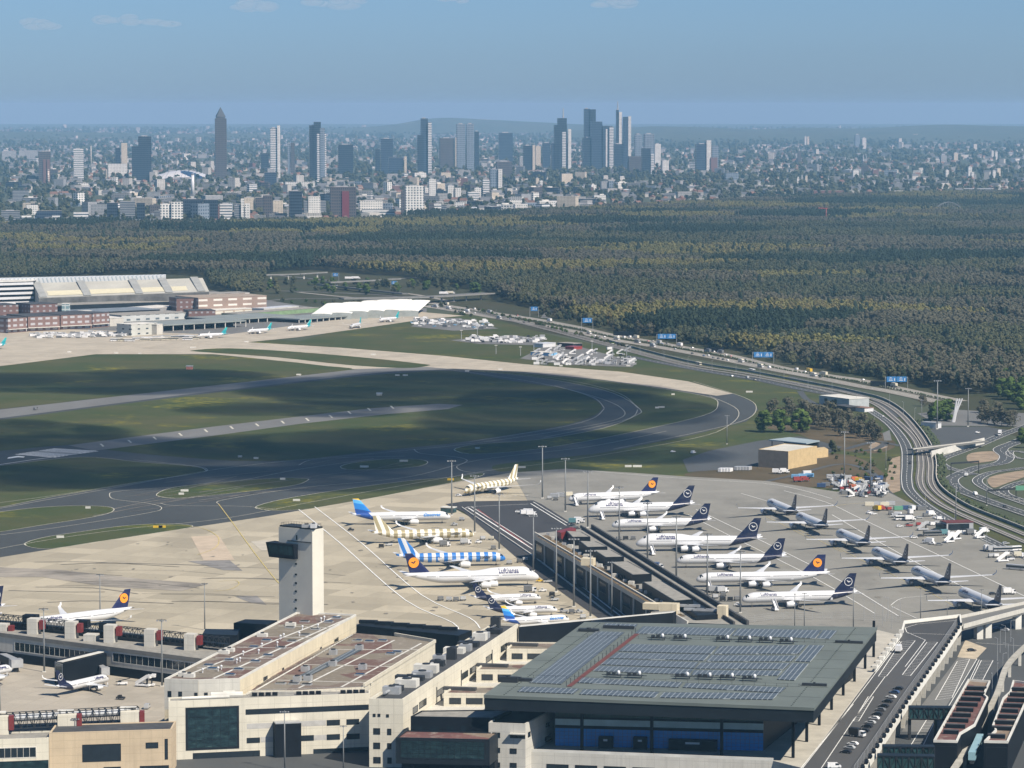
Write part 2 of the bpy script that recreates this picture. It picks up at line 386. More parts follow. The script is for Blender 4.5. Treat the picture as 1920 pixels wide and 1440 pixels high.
# parking aprons
LA = [(-60, 1075), (0, 1045), (200, 1013), (400, 983), (500, 968), (700, 933), (850, 905), (960, 886), (1010, 890), (1000, 940), (835, 945), (960, 1010), (1120, 1120), (1200, 1185), (900, 1230), (600, 1260), (300, 1330), (380, 1420), (-100, 1500)]
sheet('apron', LA, .23, APRON_L)
RA = [(960, 886), (1060, 879), (1180, 886), (1280, 893), (1440, 902), (1530, 916), (1570, 922), (1640, 910), (1700, 940), (1760, 965), (1930, 1045), (2080, 1110), (2080, 1290), (1700, 1300), (1340, 1230), (1200, 1185), (1000, 1020), (990, 940)]
sheet('apron', RA, .27, APRON_R)
sheet('apron', [(-60, 1215), (150, 1240), (420, 1290), (420, 1345), (300, 1385), (-80, 1420)], .27, slab_mat('stand_concrete', (.36, .325, .27), (.27, .24, .2), 10, .06, .3))
# patches of different concrete
sheet('apron_patch', [(358, 1006), (410, 1003), (440, 1050), (382, 1051)], .33, M('patch_tan', (.44, .36, .27), .85, .1, .1))
sheet('apron_patch', [(352, 1052), (430, 1050), (455, 1070), (420, 1069)], .33, M('patch_dark', (.2, .19, .18), .85, .2, .1))
sheet('apron_patch', [(-40, 1062), (110, 1068), (260, 1085), (390, 1095), (340, 1108), (200, 1100), (80, 1082), (-40, 1082)], .33, M('patch_oil', (.25, .225, .19), .85, .3, .03))
sheet('apron_patch', [(440, 1118), (482, 1117), (500, 1134), (470, 1130)], .33, MATS['patch_dark'])
sheet('apron_patch', [(470, 1015), (510, 1012), (530, 1030), (490, 1032)], .33, M('patch_pale', (.42, .385, .32), .85, .1, .1))
# dark service road and bay between the aprons
sheet('service_road', [(835, 945), (870, 940), (1000, 938), (1015, 945), (1095, 995), (1180, 1050), (1370, 1185), (1180, 1200), (1003, 1075), (870, 960)], .36, DARKA)
ribbon(mk2 := MB(), [(878, 952), (1000, 1030), (1170, 1160)], 1.0, .42, 0); ribbon(mk2, [(884, 950), (1008, 1028), (1180, 1160)], .5, .42, 0)
ribbon(mk2, [(872, 953), (878, 950), (900, 949), (990, 945)], .5, .42, 0)
ribbon(mk2, [(995, 944), (1062, 985)], .7, .42, 0); ribbon(mk2, [(1000, 941), (1068, 983)], .5, .42, 0)
ribbon(mk2, [(880, 933), (990, 929)], 1.0, .42, 0, (2, 2))
ribbon(rl, [(896, 955), (1000, 1030)], .7, .42, 0, (2.5, 2))
kb = MB()
q = [P(x, y) for x, y in ((866, 953), (1000, 1044), (1185, 1186))]
for a, b2 in zip(q, q[1:]): kb.obox(a + Vector((0, 0, .5)), b2 + Vector((0, 0, .5)), .6, 1.0)
tag(kb.build('barrier_wall', M('barrier_concrete', (.55, .53, .48), .8, .1, .2)), 'pale concrete barrier along the left edge of the sunken service road', 'barrier')
# lines on the left apron
for p in [[(560, 955), (640, 1020), (760, 1125), (850, 1168), (860, 1190)], [(590, 950), (680, 1020), (790, 1115), (880, 1158), (900, 1178)]]: ribbon(mk2, p, .7, .42, 4)
ribbon(yl, [(410, 945), (440, 985), (480, 1040), (520, 1090), (560, 1130)], .5, .42, 4)
ribbon(yl, [(300, 985), (370, 988), (405, 1003), (410, 1018), (398, 1030), (370, 1040)], .5, .42, 5)
ribbon(yl, [(410, 1090), (440, 1088), (448, 1095), (430, 1105), (400, 1108)], .4, .42, 5)
for a, b2 in (((560, 1093), (470, 1096)), ((700, 965), (560, 958)), ((415, 1028), (505, 1026))): ribbon(pl, [a, b2], .4, .42, 0)
# lines on the right apron
for p in [[(1560, 965), (1700, 1045), (1920, 1160)], [(1470, 920), (1550, 942), (1620, 975), (1780, 1050), (1930, 1122)], [(1305, 955), (1420, 1010), (1560, 1080), (1660, 1140), (1685, 1155)],
          [(1290, 965), (1400, 1020), (1530, 1085), (1640, 1150)], [(1060, 879), (1280, 897), (1430, 906), (1500, 918), (1560, 935)], [(1390, 925), (1440, 940), (1500, 960)]]: ribbon(mk2, p, .55, .42, 4)
ribbon(mk2, [(1670, 1135), (1690, 1122), (1730, 1118), (1800, 1116)], .4, .42, 4); ribbon(mk2, [(1672, 1137), (1720, 1160)], .4, .42, 0)
ribbon(yl, [(1560, 950), (1600, 944), (1660, 942)], .4, .42, 4)
for nx, ny, tx, ty in ((1120, 946, 1255, 941), (1160, 968, 1310, 962), (1200, 997, 1350, 992), (1245, 1034, 1440, 1027), (1310, 1066, 1480, 1059), (1350, 1103, 1560, 1095), (1440, 1140, 1610, 1131), (690, 987, 850, 987), (720, 1017, 890, 1016), (770, 1062, 950, 1061), (790, 1105, 1020, 1104)): ribbon(yl, [(nx, ny), (tx, ty)], .25, .42, 0)
for nx, ny, tx, ty in ((1436, 968, 1520, 1010), (1494, 992, 1580, 1035), (1565, 1024, 1650, 1068), (1640, 1060, 1725, 1104), (1720, 1098, 1800, 1142)): ribbon(yl, [(nx, ny), (tx, ty)], .25, .42, 0)
st_m = MB(); rs = random.Random(3)
for i in range(110):
    x = rs.uniform(-20, 880) if i % 2 else rs.uniform(1080, 1860); y = rs.uniform(1010, 1160) if i % 2 else rs.uniform(905, 1150)
    if i % 2 and (y < 1045 - x * .16 + 10 or 508 < x < 610): continue
    if not i % 2 and (x < 1060 + (y - 990) * 1.75 + 30 or x > 1440 + (y - 900) * 1.75): continue
    p = P(x, y, .415); a = rs.uniform(.4, 1.7); n = 7
    st_m.add([p + Vector((a * rs.uniform(.5, 1.2) * math.cos(6.28 * k / n), a * rs.uniform(.7, 2.2) * math.sin(6.28 * k / n), 0)) for k in range(n)], [list(range(n))])
struct(st_m.build('oil_stain', M('oil_stained_concrete', (.2, .182, .15), .7, .3, .4)))
sk = MB()
for i in range(16): x0 = rs.uniform(-20, 420); y0 = rs.uniform(1040, 1130) ; ribbon(sk, [(x0, y0 + 6), (x0 + rs.uniform(60, 130), y0 + rs.uniform(3, 9)), (x0 + rs.uniform(180, 300), y0 + rs.uniform(8, 22))], rs.uniform(.5, 1.4), .418, 4)
for i in range(14): x0 = rs.uniform(60, 620); y0 = 1010 - x0 * .16 - rs.uniform(6, 60); ribbon(sk, [(x0, y0), (x0 + 90, y0 - rs.uniform(8, 18)), (x0 + 210, y0 - rs.uniform(22, 40))], rs.uniform(.6, 1.5), .29, 4)
struct(sk.build('tyre_mark', M('tyre_rubber_streak', (.16, .145, .125), .8, .3, .1)))
struct(mk2.build('apron_marking', WHITE)); struct(pl.build('taxiway_line', PALEL)); struct(yl.build('taxiway_centre_line', YELLOW)); struct(rl.build('restraint_line', REDP))
# ---------------------------------------------------------------- aircraft
PW = M('aircraft_white', (.59, .6, .615), .32, .03, .4, spec=.5); PGREY = M('aircraft_grey', (.42, .44, .46), .4, .06, .4)
DARK = M('dark_rubber', (.03, .03, .033), .8, .1, 1); METAL = M('bare_metal', (.5, .5, .5), .35, .1, 1, .8)
GLASS = M('dark_glass', (.015, .022, .03), .08, .1, .3, spec=.6); NAVY = M('navy_paint', (.006, .01, .042), .35, .05, .4)
ORANGE = M('orange_paint', (.85, .3, .02), .4, .05, .4); LETTER = M('navy_lettering', (.02, .025, .1), .5, 0); BLUEL = M('blue_lettering', (.03, .2, .55), .5, 0)
BLACKL = M('black_lettering', (.03, .03, .03), .5, 0)
def livery_mat(name, kind, L, zc, R, part='body'):
    m, nt, b = nodes(name); b.inputs['Roughness'].default_value = .33
    x, y, z = sep(nt, coord(nt))
    W = (.59, .6, .615); c = None
    if kind == 'condor_beige' or kind == 'condor_blue':
        k = (.36, .31, .18) if kind == 'condor_beige' else (.03, .17, .5)
        W2 = (.78, .76, .68) if kind == 'condor_beige' else W
        per = L / 13.6
        q = math_n(nt, 'ADD', x, math_n(nt, 'MULTIPLY', math_n(nt, 'SUBTRACT', z, zc + R), .42)) if part == 'fin' else x
        f = math_n(nt, 'FRACT', math_n(nt, 'DIVIDE', math_n(nt, 'ADD', q, 200), per))
        c = mix(nt, W2, k, math_n(nt, 'LESS_THAN', f, .5))
        if kind == 'condor_blue' and part == 'body': c = mix(nt, c, k, math_n(nt, 'GREATER_THAN', x, -1.6))
    elif kind == 'crane_new':
        q = math_n(nt, 'ADD', x, math_n(nt, 'MULTIPLY', z, .95))
        c = mix(nt, W, (.006, .01, .042), math_n(nt, 'LESS_THAN', q, -.80 * L + .95 * (zc + R)))
        if part == 'body': c = mix(nt, c, W, math_n(nt, 'LESS_THAN', x, -.955 * L))
        else: c = mix(nt, (.006, .01, .042), W, 0)
    elif kind == 'crane_old':
        c = mix(nt, W, (.01, .015, .075), 1 if part == 'fin' else 0)
        if part == 'body': c = mix(nt, c, (.5, .51, .53), math_n(nt, 'LESS_THAN', z, zc - R * .72))
    elif kind == 'discover':
        if part == 'fin':
            h = math_n(nt, 'ADD', z, math_n(nt, 'MULTIPLY', math_n(nt, 'ADD', x, L), .18))
            t = math_n(nt, 'DIVIDE', math_n(nt, 'SUBTRACT', h, zc + R), L * .165)
            c = ramp(nt, t, [(0, (.015, .07, .3)), (.27, (.02, .2, .6)), (.62, (.1, .4, .78)), (.83, (.75, .5, .05))], 'CONSTANT')
        else:
            q = math_n(nt, 'ADD', x, math_n(nt, 'MULTIPLY', z, 1.0))
            c = mix(nt, W, (.015, .07, .3), math_n(nt, 'LESS_THAN', q, -.83 * L + zc + R))
            c = mix(nt, c, W, math_n(nt, 'LESS_THAN', x, -.95 * L))
    elif kind == 'teal':
        if part == 'fin': c = mix(nt, (.01, .25, .3), (.02, .35, .36), math_n(nt, 'GREATER_THAN', z, zc + R * 2.4))
        else:
            q = math_n(nt, 'ADD', x, math_n(nt, 'MULTIPLY', z, .8)); c = mix(nt, W, (.02, .3, .33), math_n(nt, 'LESS_THAN', q, -.86 * L + .8 * (zc + R)))
    if part == 'body':                                        # cabin windows: dark ports along the side
        zw = math_n(nt, 'ABSOLUTE', math_n(nt, 'SUBTRACT', z, zc + R * .22))
        fx = math_n(nt, 'FRACT', math_n(nt, 'DIVIDE', math_n(nt, 'ADD', x, 200), .53))
        k = math_n(nt, 'MULTIPLY', math_n(nt, 'LESS_THAN', zw, .24), math_n(nt, 'LESS_THAN', fx, .6))
        k = math_n(nt, 'MULTIPLY', k, math_n(nt, 'MULTIPLY', math_n(nt, 'LESS_THAN', x, -.1 * L), math_n(nt, 'GREATER_THAN', x, -.83 * L)))
        gap = math_n(nt, 'GREATER_THAN', math_n(nt, 'FRACT', math_n(nt, 'DIVIDE', math_n(nt, 'ADD', x, 200), L * .232)), .1)
        k = math_n(nt, 'MULTIPLY', k, gap); c = mix(nt, c, (.02, .025, .035), k)
        dr = math_n(nt, 'FRACT', math_n(nt, 'DIVIDE', math_n(nt, 'ADD', x, 200), L * .232))
        d = math_n(nt, 'MULTIPLY', math_n(nt, 'LESS_THAN', math_n(nt, 'ABSOLUTE', math_n(nt, 'SUBTRACT', dr, .05)), .004), math_n(nt, 'LESS_THAN', math_n(nt, 'ABSOLUTE', math_n(nt, 'SUBTRACT', z, zc + .1)), 1.0))
        c = mix(nt, c, (.3, .31, .33), math_n(nt, 'MULTIPLY', d, .7))
    g = noise(nt, coord(nt), .5, 4, .6, (.3, 1, 1))
    c = mix(nt, c, (.35, .35, .34), math_n(nt, 'MULTIPLY', ramp(nt, g, [(.5, (0, 0, 0)), (.8, (1, 1, 1))]), .12))
    nt.links.new(c, b.inputs['Base Color']); return m
SPEC = {  # length, radius, span, axis height, fin height, wing root x, root chord, engine stations (y, x aft of LE), engine radius, engine length, winglet
 'a330': dict(L=63.7, R=2.82, span=60.3, zc=5.1, fin=8.9, wx=.315, rc=11.2, eng=[9.4], er=1.5, el=6.2, wl=2.2, hs=19.4),
 'a330neo': dict(L=63.7, R=2.82, span=64, zc=5.1, fin=8.9, wx=.315, rc=11.2, eng=[9.4], er=1.75, el=6.6, wl=3.0, hs=19.4),
 'a343': dict(L=63.7, R=2.82, span=60.3, zc=5.1, fin=8.9, wx=.315, rc=11.2, eng=[9.6, 19.5], er=1.15, el=5.2, wl=2.4, hs=19.4),
 'a346': dict(L=75.3, R=2.82, span=63.4, zc=5.3, fin=9.0, wx=.34, rc=12.4, eng=[9.4, 19.3], er=1.5, el=6.0, wl=2.6, hs=21.5),
 'b748': dict(L=76.3, R=3.25, span=68.4, zc=5.7, fin=10.4, wx=.29, rc=15.5, eng=[11.7, 20.9], er=1.65, el=6.2, wl=0, hs=22.2, hump=.36),
 'b744': dict(L=70.7, R=3.25, span=64.4, zc=5.7, fin=10.4, wx=.29, rc=15.5, eng=[11.7, 20.9], er=1.45, el=5.8, wl=2, hs=22.2, hump=.31),
 'a350': dict(L=66.8, R=2.98, span=64.75, zc=5.4, fin=8.7, wx=.31, rc=12.2, eng=[10.5], er=1.85, el=7.0, wl=3.2, hs=18.7),
 'a320': dict(L=37.6, R=2.0, span=35.8, zc=3.7, fin=6.3, wx=.30, rc=6.6, eng=[5.75], er=1.15, el=4.3, wl=2.2, hs=12.4),
}
def loft_radius(t, L, R, zc, hump):
    # t = metres aft of the nose -> (half width, centre z, half height)
    nl = 2.55 * R; tl = .30 * L; tt = t / nl
    if t < nl: k = math.sqrt(max(0, 1 - (1 - tt) ** 2.1)) ** 1.05; r = max(.02, R * k); c = zc - .42 * R * (1 - tt) ** 1.6; h = r
    elif t < L - tl: r = h = R; c = zc
    else:
        u = (t - (L - tl)) / tl; h = R * (1 - .9 * u ** 1.45); r = R * (1 - .93 * u ** 1.5); c = zc + (R - h) * .93 - .1 * R * u
    return r, c, h
def fus_pt(t, a, L, R, zc, hump):
    r, c, h = loft_radius(t, L, R, zc, hump)
    y = r * math.cos(a); z = h * math.sin(a)
    if hump and z > 0:                                       # upper deck of the jumbo
        x0, x1, x2 = 2.5, L * hump * .82, L * hump * 1.35
        k = min(1, max(0, (t - x0) / 7.0)) if t < x1 else max(0, 1 - (t - x1) / (x2 - x1))
        k = k * k * (3 - 2 * k); z += k * 1.75 * (math.sin(a) ** 1.3); y *= 1 - .12 * k * math.sin(a)
    return Vector((-t, y, c + z))
def foil(le, te, th, n=4):                                   # closed section, chord from le to te
    le = Vector(le); te = Vector(te); top = []; bot = []
    for i in range(n + 1):
        s = i / n; p = le.lerp(te, s); hgt = th * (2.6 * math.sqrt(s) * (1 - s) ** .9 if s < 1 else 0)
        top.append(p + Vector((0, 0, hgt * .6))); bot.append(p - Vector((0, 0, hgt * .4)))
    return top + bot[-2:0:-1]
def loft(mb, secs, mi=0, cap=True):
    n = len(secs[0]); vs = [p for s in secs for p in s]
    fs = [(i * n + k, i * n + (k + 1) % n, (i + 1) * n + (k + 1) % n, (i + 1) * n + k) for i in range(len(secs) - 1) for k in range(n)]
    if cap: fs += [list(range(n))[::-1], list(range((len(secs) - 1) * n, len(secs) * n))]
    mb.add(vs, fs, mi)
def text_mesh(txt, size):
    cu = bpy.data.curves.new('t', 'FONT'); cu.body = txt; cu.size = size; cu.resolution_u = 2; cu.offset = size * .028
    o = bpy.data.objects.new('t', cu); col.objects.link(o)
    dg = bpy.context.evaluated_depsgraph_get(); me = bpy.data.meshes.new_from_object(o.evaluated_get(dg))
    vs = [v.co.copy() for v in me.vertices]; fs = [list(p.vertices) for p in me.polygons]
    bpy.data.objects.remove(o); bpy.data.meshes.remove(me); bpy.data.curves.remove(cu); return vs, fs
TXT = {}
def lettering(txt, size):
    k = (txt, size)
    if k not in TXT: TXT[k] = text_mesh(txt, size)
    return TXT[k]
CRANE = [(-.72, .12), (-.3, .2), (-.06, .02), (.12, .34), (.62, .42), (.34, .2), (.28, 0), (.02, -.26), (-.36, -.12)]
def airplane(spec, livery, name, label, group=None):
    s = SPEC[spec]; L, R, zc = s['L'], s['R'], s['zc']; hump = s.get('hump', 0); hs = s['span'] / 2
    root = thing(name, (0, 0, 0), label, 'airplane', group, local=True)
    key = spec + '_' + livery
    body = MATS.setdefault(key + '_b', livery_mat('fuselage_' + livery, livery, L, zc, R, 'body') if key + '_b' not in MATS else None)
    finm = MATS.setdefault(key + '_f', livery_mat('fin_' + livery, livery, L, zc, R, 'fin') if key + '_f' not in MATS else None)
    ns = 28; ts = [0.01, .12, .4, .9, 1.6, 2.6, 3.8, 5.2, 6.8, 8.5, 11, 14, 17, 20]
    ts = [t for t in ts if t < L * .5] + [L * (.36 + .02 * i) for i in range(33)]
    ts = sorted(t for t in ts if t < L * .998) + [L * .998]
    mb = MB(); rings = []
    for t in ts: rings.append([fus_pt(t, 2 * math.pi * k / ns, L, R, zc, hump) for k in range(ns)])
    loft(mb, [r[::-1] for r in rings]); fus = mb.build('fuselage', body, root, True, True)
    # belly fairing
    mb = MB(); mb.ball((-L * (s['wx'] + .1), 0, zc - R * .62), (L * .12, R * 1.02, R * .58), 16, 8); mb.build('belly_fairing', PW, root, True, True)
    # cockpit glass
    mb = MB(); a0, a1 = math.radians(22), math.radians(48)
    t0, t1 = (1.35 * R, 1.72 * R) if hump else (.62 * R, 1.02 * R)
    if hump: a0, a1 = math.radians(52), math.radians(66)
    k = 12; A = []; B = []
    for i in range(k + 1):
        a = a0 + (math.pi - 2 * a0) * i / k; c2 = math.sin(a)
        A.append(fus_pt(t0 + (1 - c2) * .1, a, L, R + .03, zc, hump)); B.append(fus_pt(t1 + (1 - c2) * 1.2, max(a1 - .3, a0) + (math.pi - 2 * max(a1 - .3, a0)) * i / k, L, R + .03, zc, hump))
    off = Vector((.03, 0, .03))
    mb.add([p + off for p in A + B], [(i, i + 1, k + 2 + i, k + 1 + i) for i in range(k)]); mb.build('cockpit_window', GLASS, root, False, True)
    # wings
    wz = zc - R * .5; sw = .60
    for sg in (1, -1):
        mb = MB(); st = []; dih = .095
        for f, ch, th in ((0, 1, .16), (.12, .86, .13), (.36, .52, .10), (.7, .30, .08), (1, .16, .06)):
            y = f * hs; lx = -(L * s['wx'] + sw * y * (1.0 if f else 0)); c = s['rc'] * ch
            st.append(foil((lx, sg * y, wz + dih * y), (lx - c, sg * y, wz + dih * y - .1), th * c * .8))
        if s['wl']:
            y = hs; lx = -(L * s['wx'] + sw * y); c = s['rc'] * .09; q = s['wl']
            p0 = Vector((lx - .9 * q, sg * (y + .42 * q), wz + dih * y + q * .95))
            st.append([Vector((v.x, v.y, v.z)) for v in foil((lx - .8 * q, sg * (y + .35 * q), wz + dih * y + q * .45), (lx - .8 * q - s['rc'] * .11, sg * (y + .35 * q), wz + dih * y + q * .45), .1)])
            st.append(foil(p0, p0 - Vector((c, 0, 0)), .06))
        loft(mb, st if sg < 0 else [x[::-1] for x in st]); wing = mb.build('wing', PW, root, False, True)
        # tailplane
        mb = MB(); tx = -L * .885; tz = zc + R * .45; hh = s['hs'] / 2; st = []
        for f, ch in ((0, 1), (1, .38)):
            c = L * .083 * ch; y = f * hh; lx = tx - y * .66
            st.append(foil((lx, sg * y, tz + y * .1), (lx - c, sg * y, tz + y * .1), .35 * ch))
        loft(mb, st if sg < 0 else [x[::-1] for x in st]); mb.build('tailplane', PW, root, False, True)
        # engines
        for ey in s['eng']:
            lx = -(L * s['wx'] + sw * ey) + s['el'] * .62; ez = wz + dih * ey - s['er'] * 1.45; er, el = s['er'], s['el']; n = 18
            mb = MB(); pr = [(0, .84), (.03, .95), (.14, 1.0), (.5, 1.0), (.78, .86), (.86, .78)]
            rg = [[Vector((lx - el * u, sg * ey + er * q * math.cos(2 * math.pi * k / n), ez + er * q * math.sin(2 * math.pi * k / n))) for k in range(n)] for u, q in pr]
            loft(mb, rg, 0, False)
            cr2 = [[Vector((lx - el * u, sg * ey + er * q * math.cos(2 * math.pi * k / n), ez + er * q * math.sin(2 * math.pi * k / n))) for k in range(n)] for u, q in ((.8, .6), (.92, .45), (1.06, .12))]
            loft(mb, cr2, 1); 
            e = mb.build('engine', [MATS.get('cowl_' + livery, PW), PGREY], root, True, True)
            mb = MB(); vs = [Vector((lx - el * .1, sg * ey + er * .85 * math.cos(2 * math.pi * k / n), ez + er * .85 * math.sin(2 * math.pi * k / n))) for k in range(n)]
            mb.add(vs, [list(range(n))]); mb.build('fan', DARK, e, False, True)
            mb = MB(); mb.obox((lx - el * .25, sg * ey, ez + er * .9), (lx - el * 1.05, sg * ey, wz + dih * ey + .1), .35, er * .5); mb.build('pylon', PW, root, False, True)
    # fin
    fx = -L * (.79 if not hump else .80); fz = zc + R * .85; fh = s['fin'] + R * .15; mb = MB(); st = []
    for f, ch in ((0, 1), (1, .36)):
        c = L * .165 * (.92 if hump else 1) * ch; lx = fx - f * fh * .93; z = fz + f * fh; hw = .45 * ch
        pr = [(0, 0), (.12, .7), (.4, 1), (.7, .7), (1, .08), (.7, -.7), (.4, -1), (.12, -.7)]
        st.append([Vector((lx - c * u, hw * q, z)) for u, q in pr])
    loft(mb, [x[::-1] for x in st]); fin = mb.build('tail_fin', finm, root, False, True)
    fr = .28 * fh
    if livery in ('crane_new', 'crane_old'):
        ec = Vector((fx - fh * .93 * .52 - L * .165 * .68 * .47, 0, fz + fh * .53)); r0 = fr * (.86 if livery == 'crane_new' else .95)
        for sg in (1, -1):
            mb = MB(); y = sg * .52; n = 28
            f = lambda u, v, e=0: Vector((ec.x + (u if sg < 0 else u), y + sg * e, ec.z + v))
            ring = [(r0 * math.cos(2 * math.pi * k / n), r0 * math.sin(2 * math.pi * k / n)) for k in range(n)]
            bird = [(u * r0 * .82, v * r0 * .82) for u, v in CRANE]
            tri = tessellate_polygon([[Vector((u, v, 0)) for u, v in bird]])
            if livery == 'crane_old':
                mb.add([f(*p) for p in ring], [list(range(n))], 0)
                mb.add([f(u, v, .03) for u, v in bird], tri, 1)
            else:
                inn = [(u * .86, v * .86) for u, v in ring]
                mb.add([f(*p) for p in ring + inn], [(k, (k + 1) % n, n + (k + 1) % n, n + k) for k in range(n)], 0)
                mb.add([f(u, v, .03) for u, v in bird], tri, 0)
            mb.build('emblem', [ORANGE, NAVY] if livery == 'crane_old' else [PW], fin, False, True)
    # lettering on both sides
    word = {'crane_new': ('Lufthansa', LETTER, 2.35), 'crane_old': ('Lufthansa', LETTER, 2.35), 'discover': ('discover', BLUEL, 3.3), 'condor_beige': ('condor', BLACKL, 2.1), 'condor_blue': ('condor', BLACKL, 2.1)}.get(livery)
    if word:
        vs, fs = lettering(word[0], word[2] * R / 2.82 * (1.1 if hump else 1)); wmax = max(v.x for v in vs)
        x0 = L * (.15 if not hump else .155); vb = R * (.42 if livery[:5] == 'crane' else .1)
        if hump: vb = R * .40
        if livery == 'discover': x0 = L * .10; vb = -R * .02
        if livery[:6] == 'condor': x0 = L * .14; vb = -R * .18
        for sg in (-1, 1):
            mb = MB(); pts = []
            for v in vs:
                t = x0 + (wmax - v.x if sg < 0 else v.x); a = (vb + v.y) / R
                p = fus_pt(t, a, L, R + .13, zc, hump)
                if sg > 0: pts.append(p)
                else: pts.append(Vector((p.x, -p.y, p.z)))
            mb.add(pts, fs); mb.build('lettering', word[1], root, False, True)
    # landing gear
    mb = MB(); nx = -L * .085; mb.tube([(nx, 0, zc - R), (nx, 0, .6)], .16)
    for y in (-.35, .35): mb.tube([(nx, y - .15, .55), (nx, y + .15, .55)], .55, 10, 1)
    mb.build('nose_gear', [METAL, DARK], root, False, True)
    for sg in (1, -1):
        mb = MB(); gx = -L * (s['wx'] + .155 if not hump else .455); gy = sg * R * 1.35; wr = .62 if R > 2.5 else .5
        mb.tube([(gx, gy, zc - R * .5), (gx, gy, wr)], .25)
        for dx in ((-1.0, 1.0) if R > 2.5 else (0,)):
            for dy in (-.6, .6): mb.tube([(gx + dx, gy + dy - .2, wr), (gx + dx, gy + dy + .2, wr)], wr, 10, 1)
        mb.build('main_gear', [METAL, DARK], root, False, True)
    return root
def put_plane(root, nose, tail=None, rz=None, anchor_z=None, sp=None):
    s = SPEC[sp]; zn = s['zc'] - .4 * s['R']; zt = s['zc'] + s['R'] * .65
    n = P(nose[0], nose[1], zn)
    if rz is None:
        t = P(tail[0], tail[1], zt); d = n - t; rz = math.atan2(d.y, d.x)
        k = d.xy.length / s['L']
        if abs(k - 1) > .06: print('plane', root.name, nose, 'length ratio %.2f' % k)
        if k != 1:                                            # keep the true length, split the difference
            mid = (n + t) / 2; n = mid + Vector((math.cos(rz), math.sin(rz), 0)) * s['L'] / 2
    root.location = (n.x, n.y, .3); root.rotation_euler = (0, 0, rz)
MATS['cowl_condor_blue'] = PW
PLANES = {}
def plane(sp, liv, nose, tail, label, name='airplane', group=None, **kw):
    if (sp, liv) in PLANES:
        r = copy_tree(PLANES[(sp, liv)]); r['label'] = label
        if group: r['group'] = group
        elif 'group' in r: del r['group']
    else: r = PLANES[(sp, liv)] = airplane(sp, liv, name, label, group)
    put_plane(r, nose, tail, sp=sp, **kw); return r
GL = 'airliners parked on the left apron'; GR = 'airliners parked nose in along the right side of the pier'
plane('a330neo', 'condor_beige', (871, 921), (974, 897), 'beige and white striped airliner standing behind the far end of the service road', group=GL)
plane('a330', 'discover', (848, 970), (655, 965), 'large white airliner with a three tone blue tail tipped yellow, farthest of the left row', group=GL)
plane('a330neo', 'condor_beige', (888, 1003), (697, 999), 'beige and white striped airliner parked between the blue tailed and blue striped airliners', group=GL)
plane('a330neo', 'condor_blue', (948, 1048), (742, 1042), 'blue and white striped airliner parked behind the white jumbo jet', group=GL)
plane('b748', 'crane_old', (1014, 1083), (752, 1078), 'white jumbo jet with orange disc tail in front of the blue striped airliner', group=GL)
plane('a320', 'crane_new', (1016, 1122), (885, 1120), 'small white jet with navy ringed tail parked just below the white jumbo jet', group=GL)
plane('a320', 'crane_new', (1046, 1145), (911, 1141), 'small navy tailed white jet between its twin and the small blue tailed jet', group=GL)
plane('a320', 'discover', (1070, 1162), (938, 1163), 'small white jet with blue yellow tipped tail, half hidden by the terminal wall', group=GL)
plane('a343', 'crane_old', (1063, 937), (1240, 923), 'white airliner with orange disc tail, farthest in the row right of the pier', group=GR)
plane('b744', 'crane_new', (1103, 958), (1303, 944), 'white jumbo jet with navy tail, second from the far end right of the pier', group=GR)
plane('a330', 'crane_new', (1148, 986), (1334, 974), 'white twin engined airliner with navy tail between the two navy tailed jumbo jets', group=GR)
plane('b748', 'crane_new', (1192, 1021), (1431, 1008), 'long white jumbo jet with navy tail amid the row right of the pier', group=GR)
plane('a330', 'crane_new', (1269, 1053), (1475, 1042), 'white airliner with navy tail parked behind the long four engined orange disc airliner', group=GR)
plane('a346', 'crane_old', (1306, 1088), (1556, 1074), 'very long four engined airliner with orange disc tail right of the pier', group=GR)
plane('a330', 'crane_new', (1392, 1126), (1608, 1110), 'white airliner with navy tail nearest the big solar roof', group=GR)
GQ = 'row of airliners seen from behind on the right apron'
for (n, t), lb in zip([((1446, 944), (1495, 958)), ((1504, 970), (1553, 985)), ((1574, 1000), (1633, 1018)), ((1646, 1034), (1705, 1054)), ((1722, 1070), (1785, 1092)), ((1813, 1114), (1880, 1135))],
        ['farthest of six in a row', 'second farthest of the six', 'third farthest of the six', 'fourth of the six', 'second nearest of the six', 'nearest of the six, beside the viaduct']):
    tt = P(t[0], t[1], 7.4); rz = math.radians(101.5); s = SPEC['a350']
    r = plane('a350', 'crane_new', n, None, 'white airliner seen from behind, ' + lb, group=GQ, rz=rz)
    d = Vector((math.cos(rz), math.sin(rz), 0)); nn = tt + d * s['L']; r.location = (nn.x, nn.y, .3)
plane('a320', 'crane_new', (208, 1273), (100, 1289), 'small white jet with navy tail on the stand left of the office block')
plane('a320', 'crane_new', (30, 1254), (-90, 1270), 'white jet nose at the glazed gate, cut off by the left edge')
r = plane('a330', 'crane_old', (150, 1180), None, 'white airliner with orange disc tail seen from behind beyond the truss pier', rz=math.radians(222))
tt = P(248, 1140, 7); d = Vector((math.cos(math.radians(222)), math.sin(math.radians(222)), 0)); nn = tt + d * 63.7; r.location = (nn.x, nn.y, .3)
r = plane('a330', 'crane_new', (-60, 1180), None, 'airliner whose navy tail alone shows at the left edge of the view', rz=math.radians(222))
tt = P(10, 1134, 7); nn = tt + d * 63.7; r.location = (nn.x, nn.y, .3)
GC = 'white jets with teal tails on the far cargo apron'
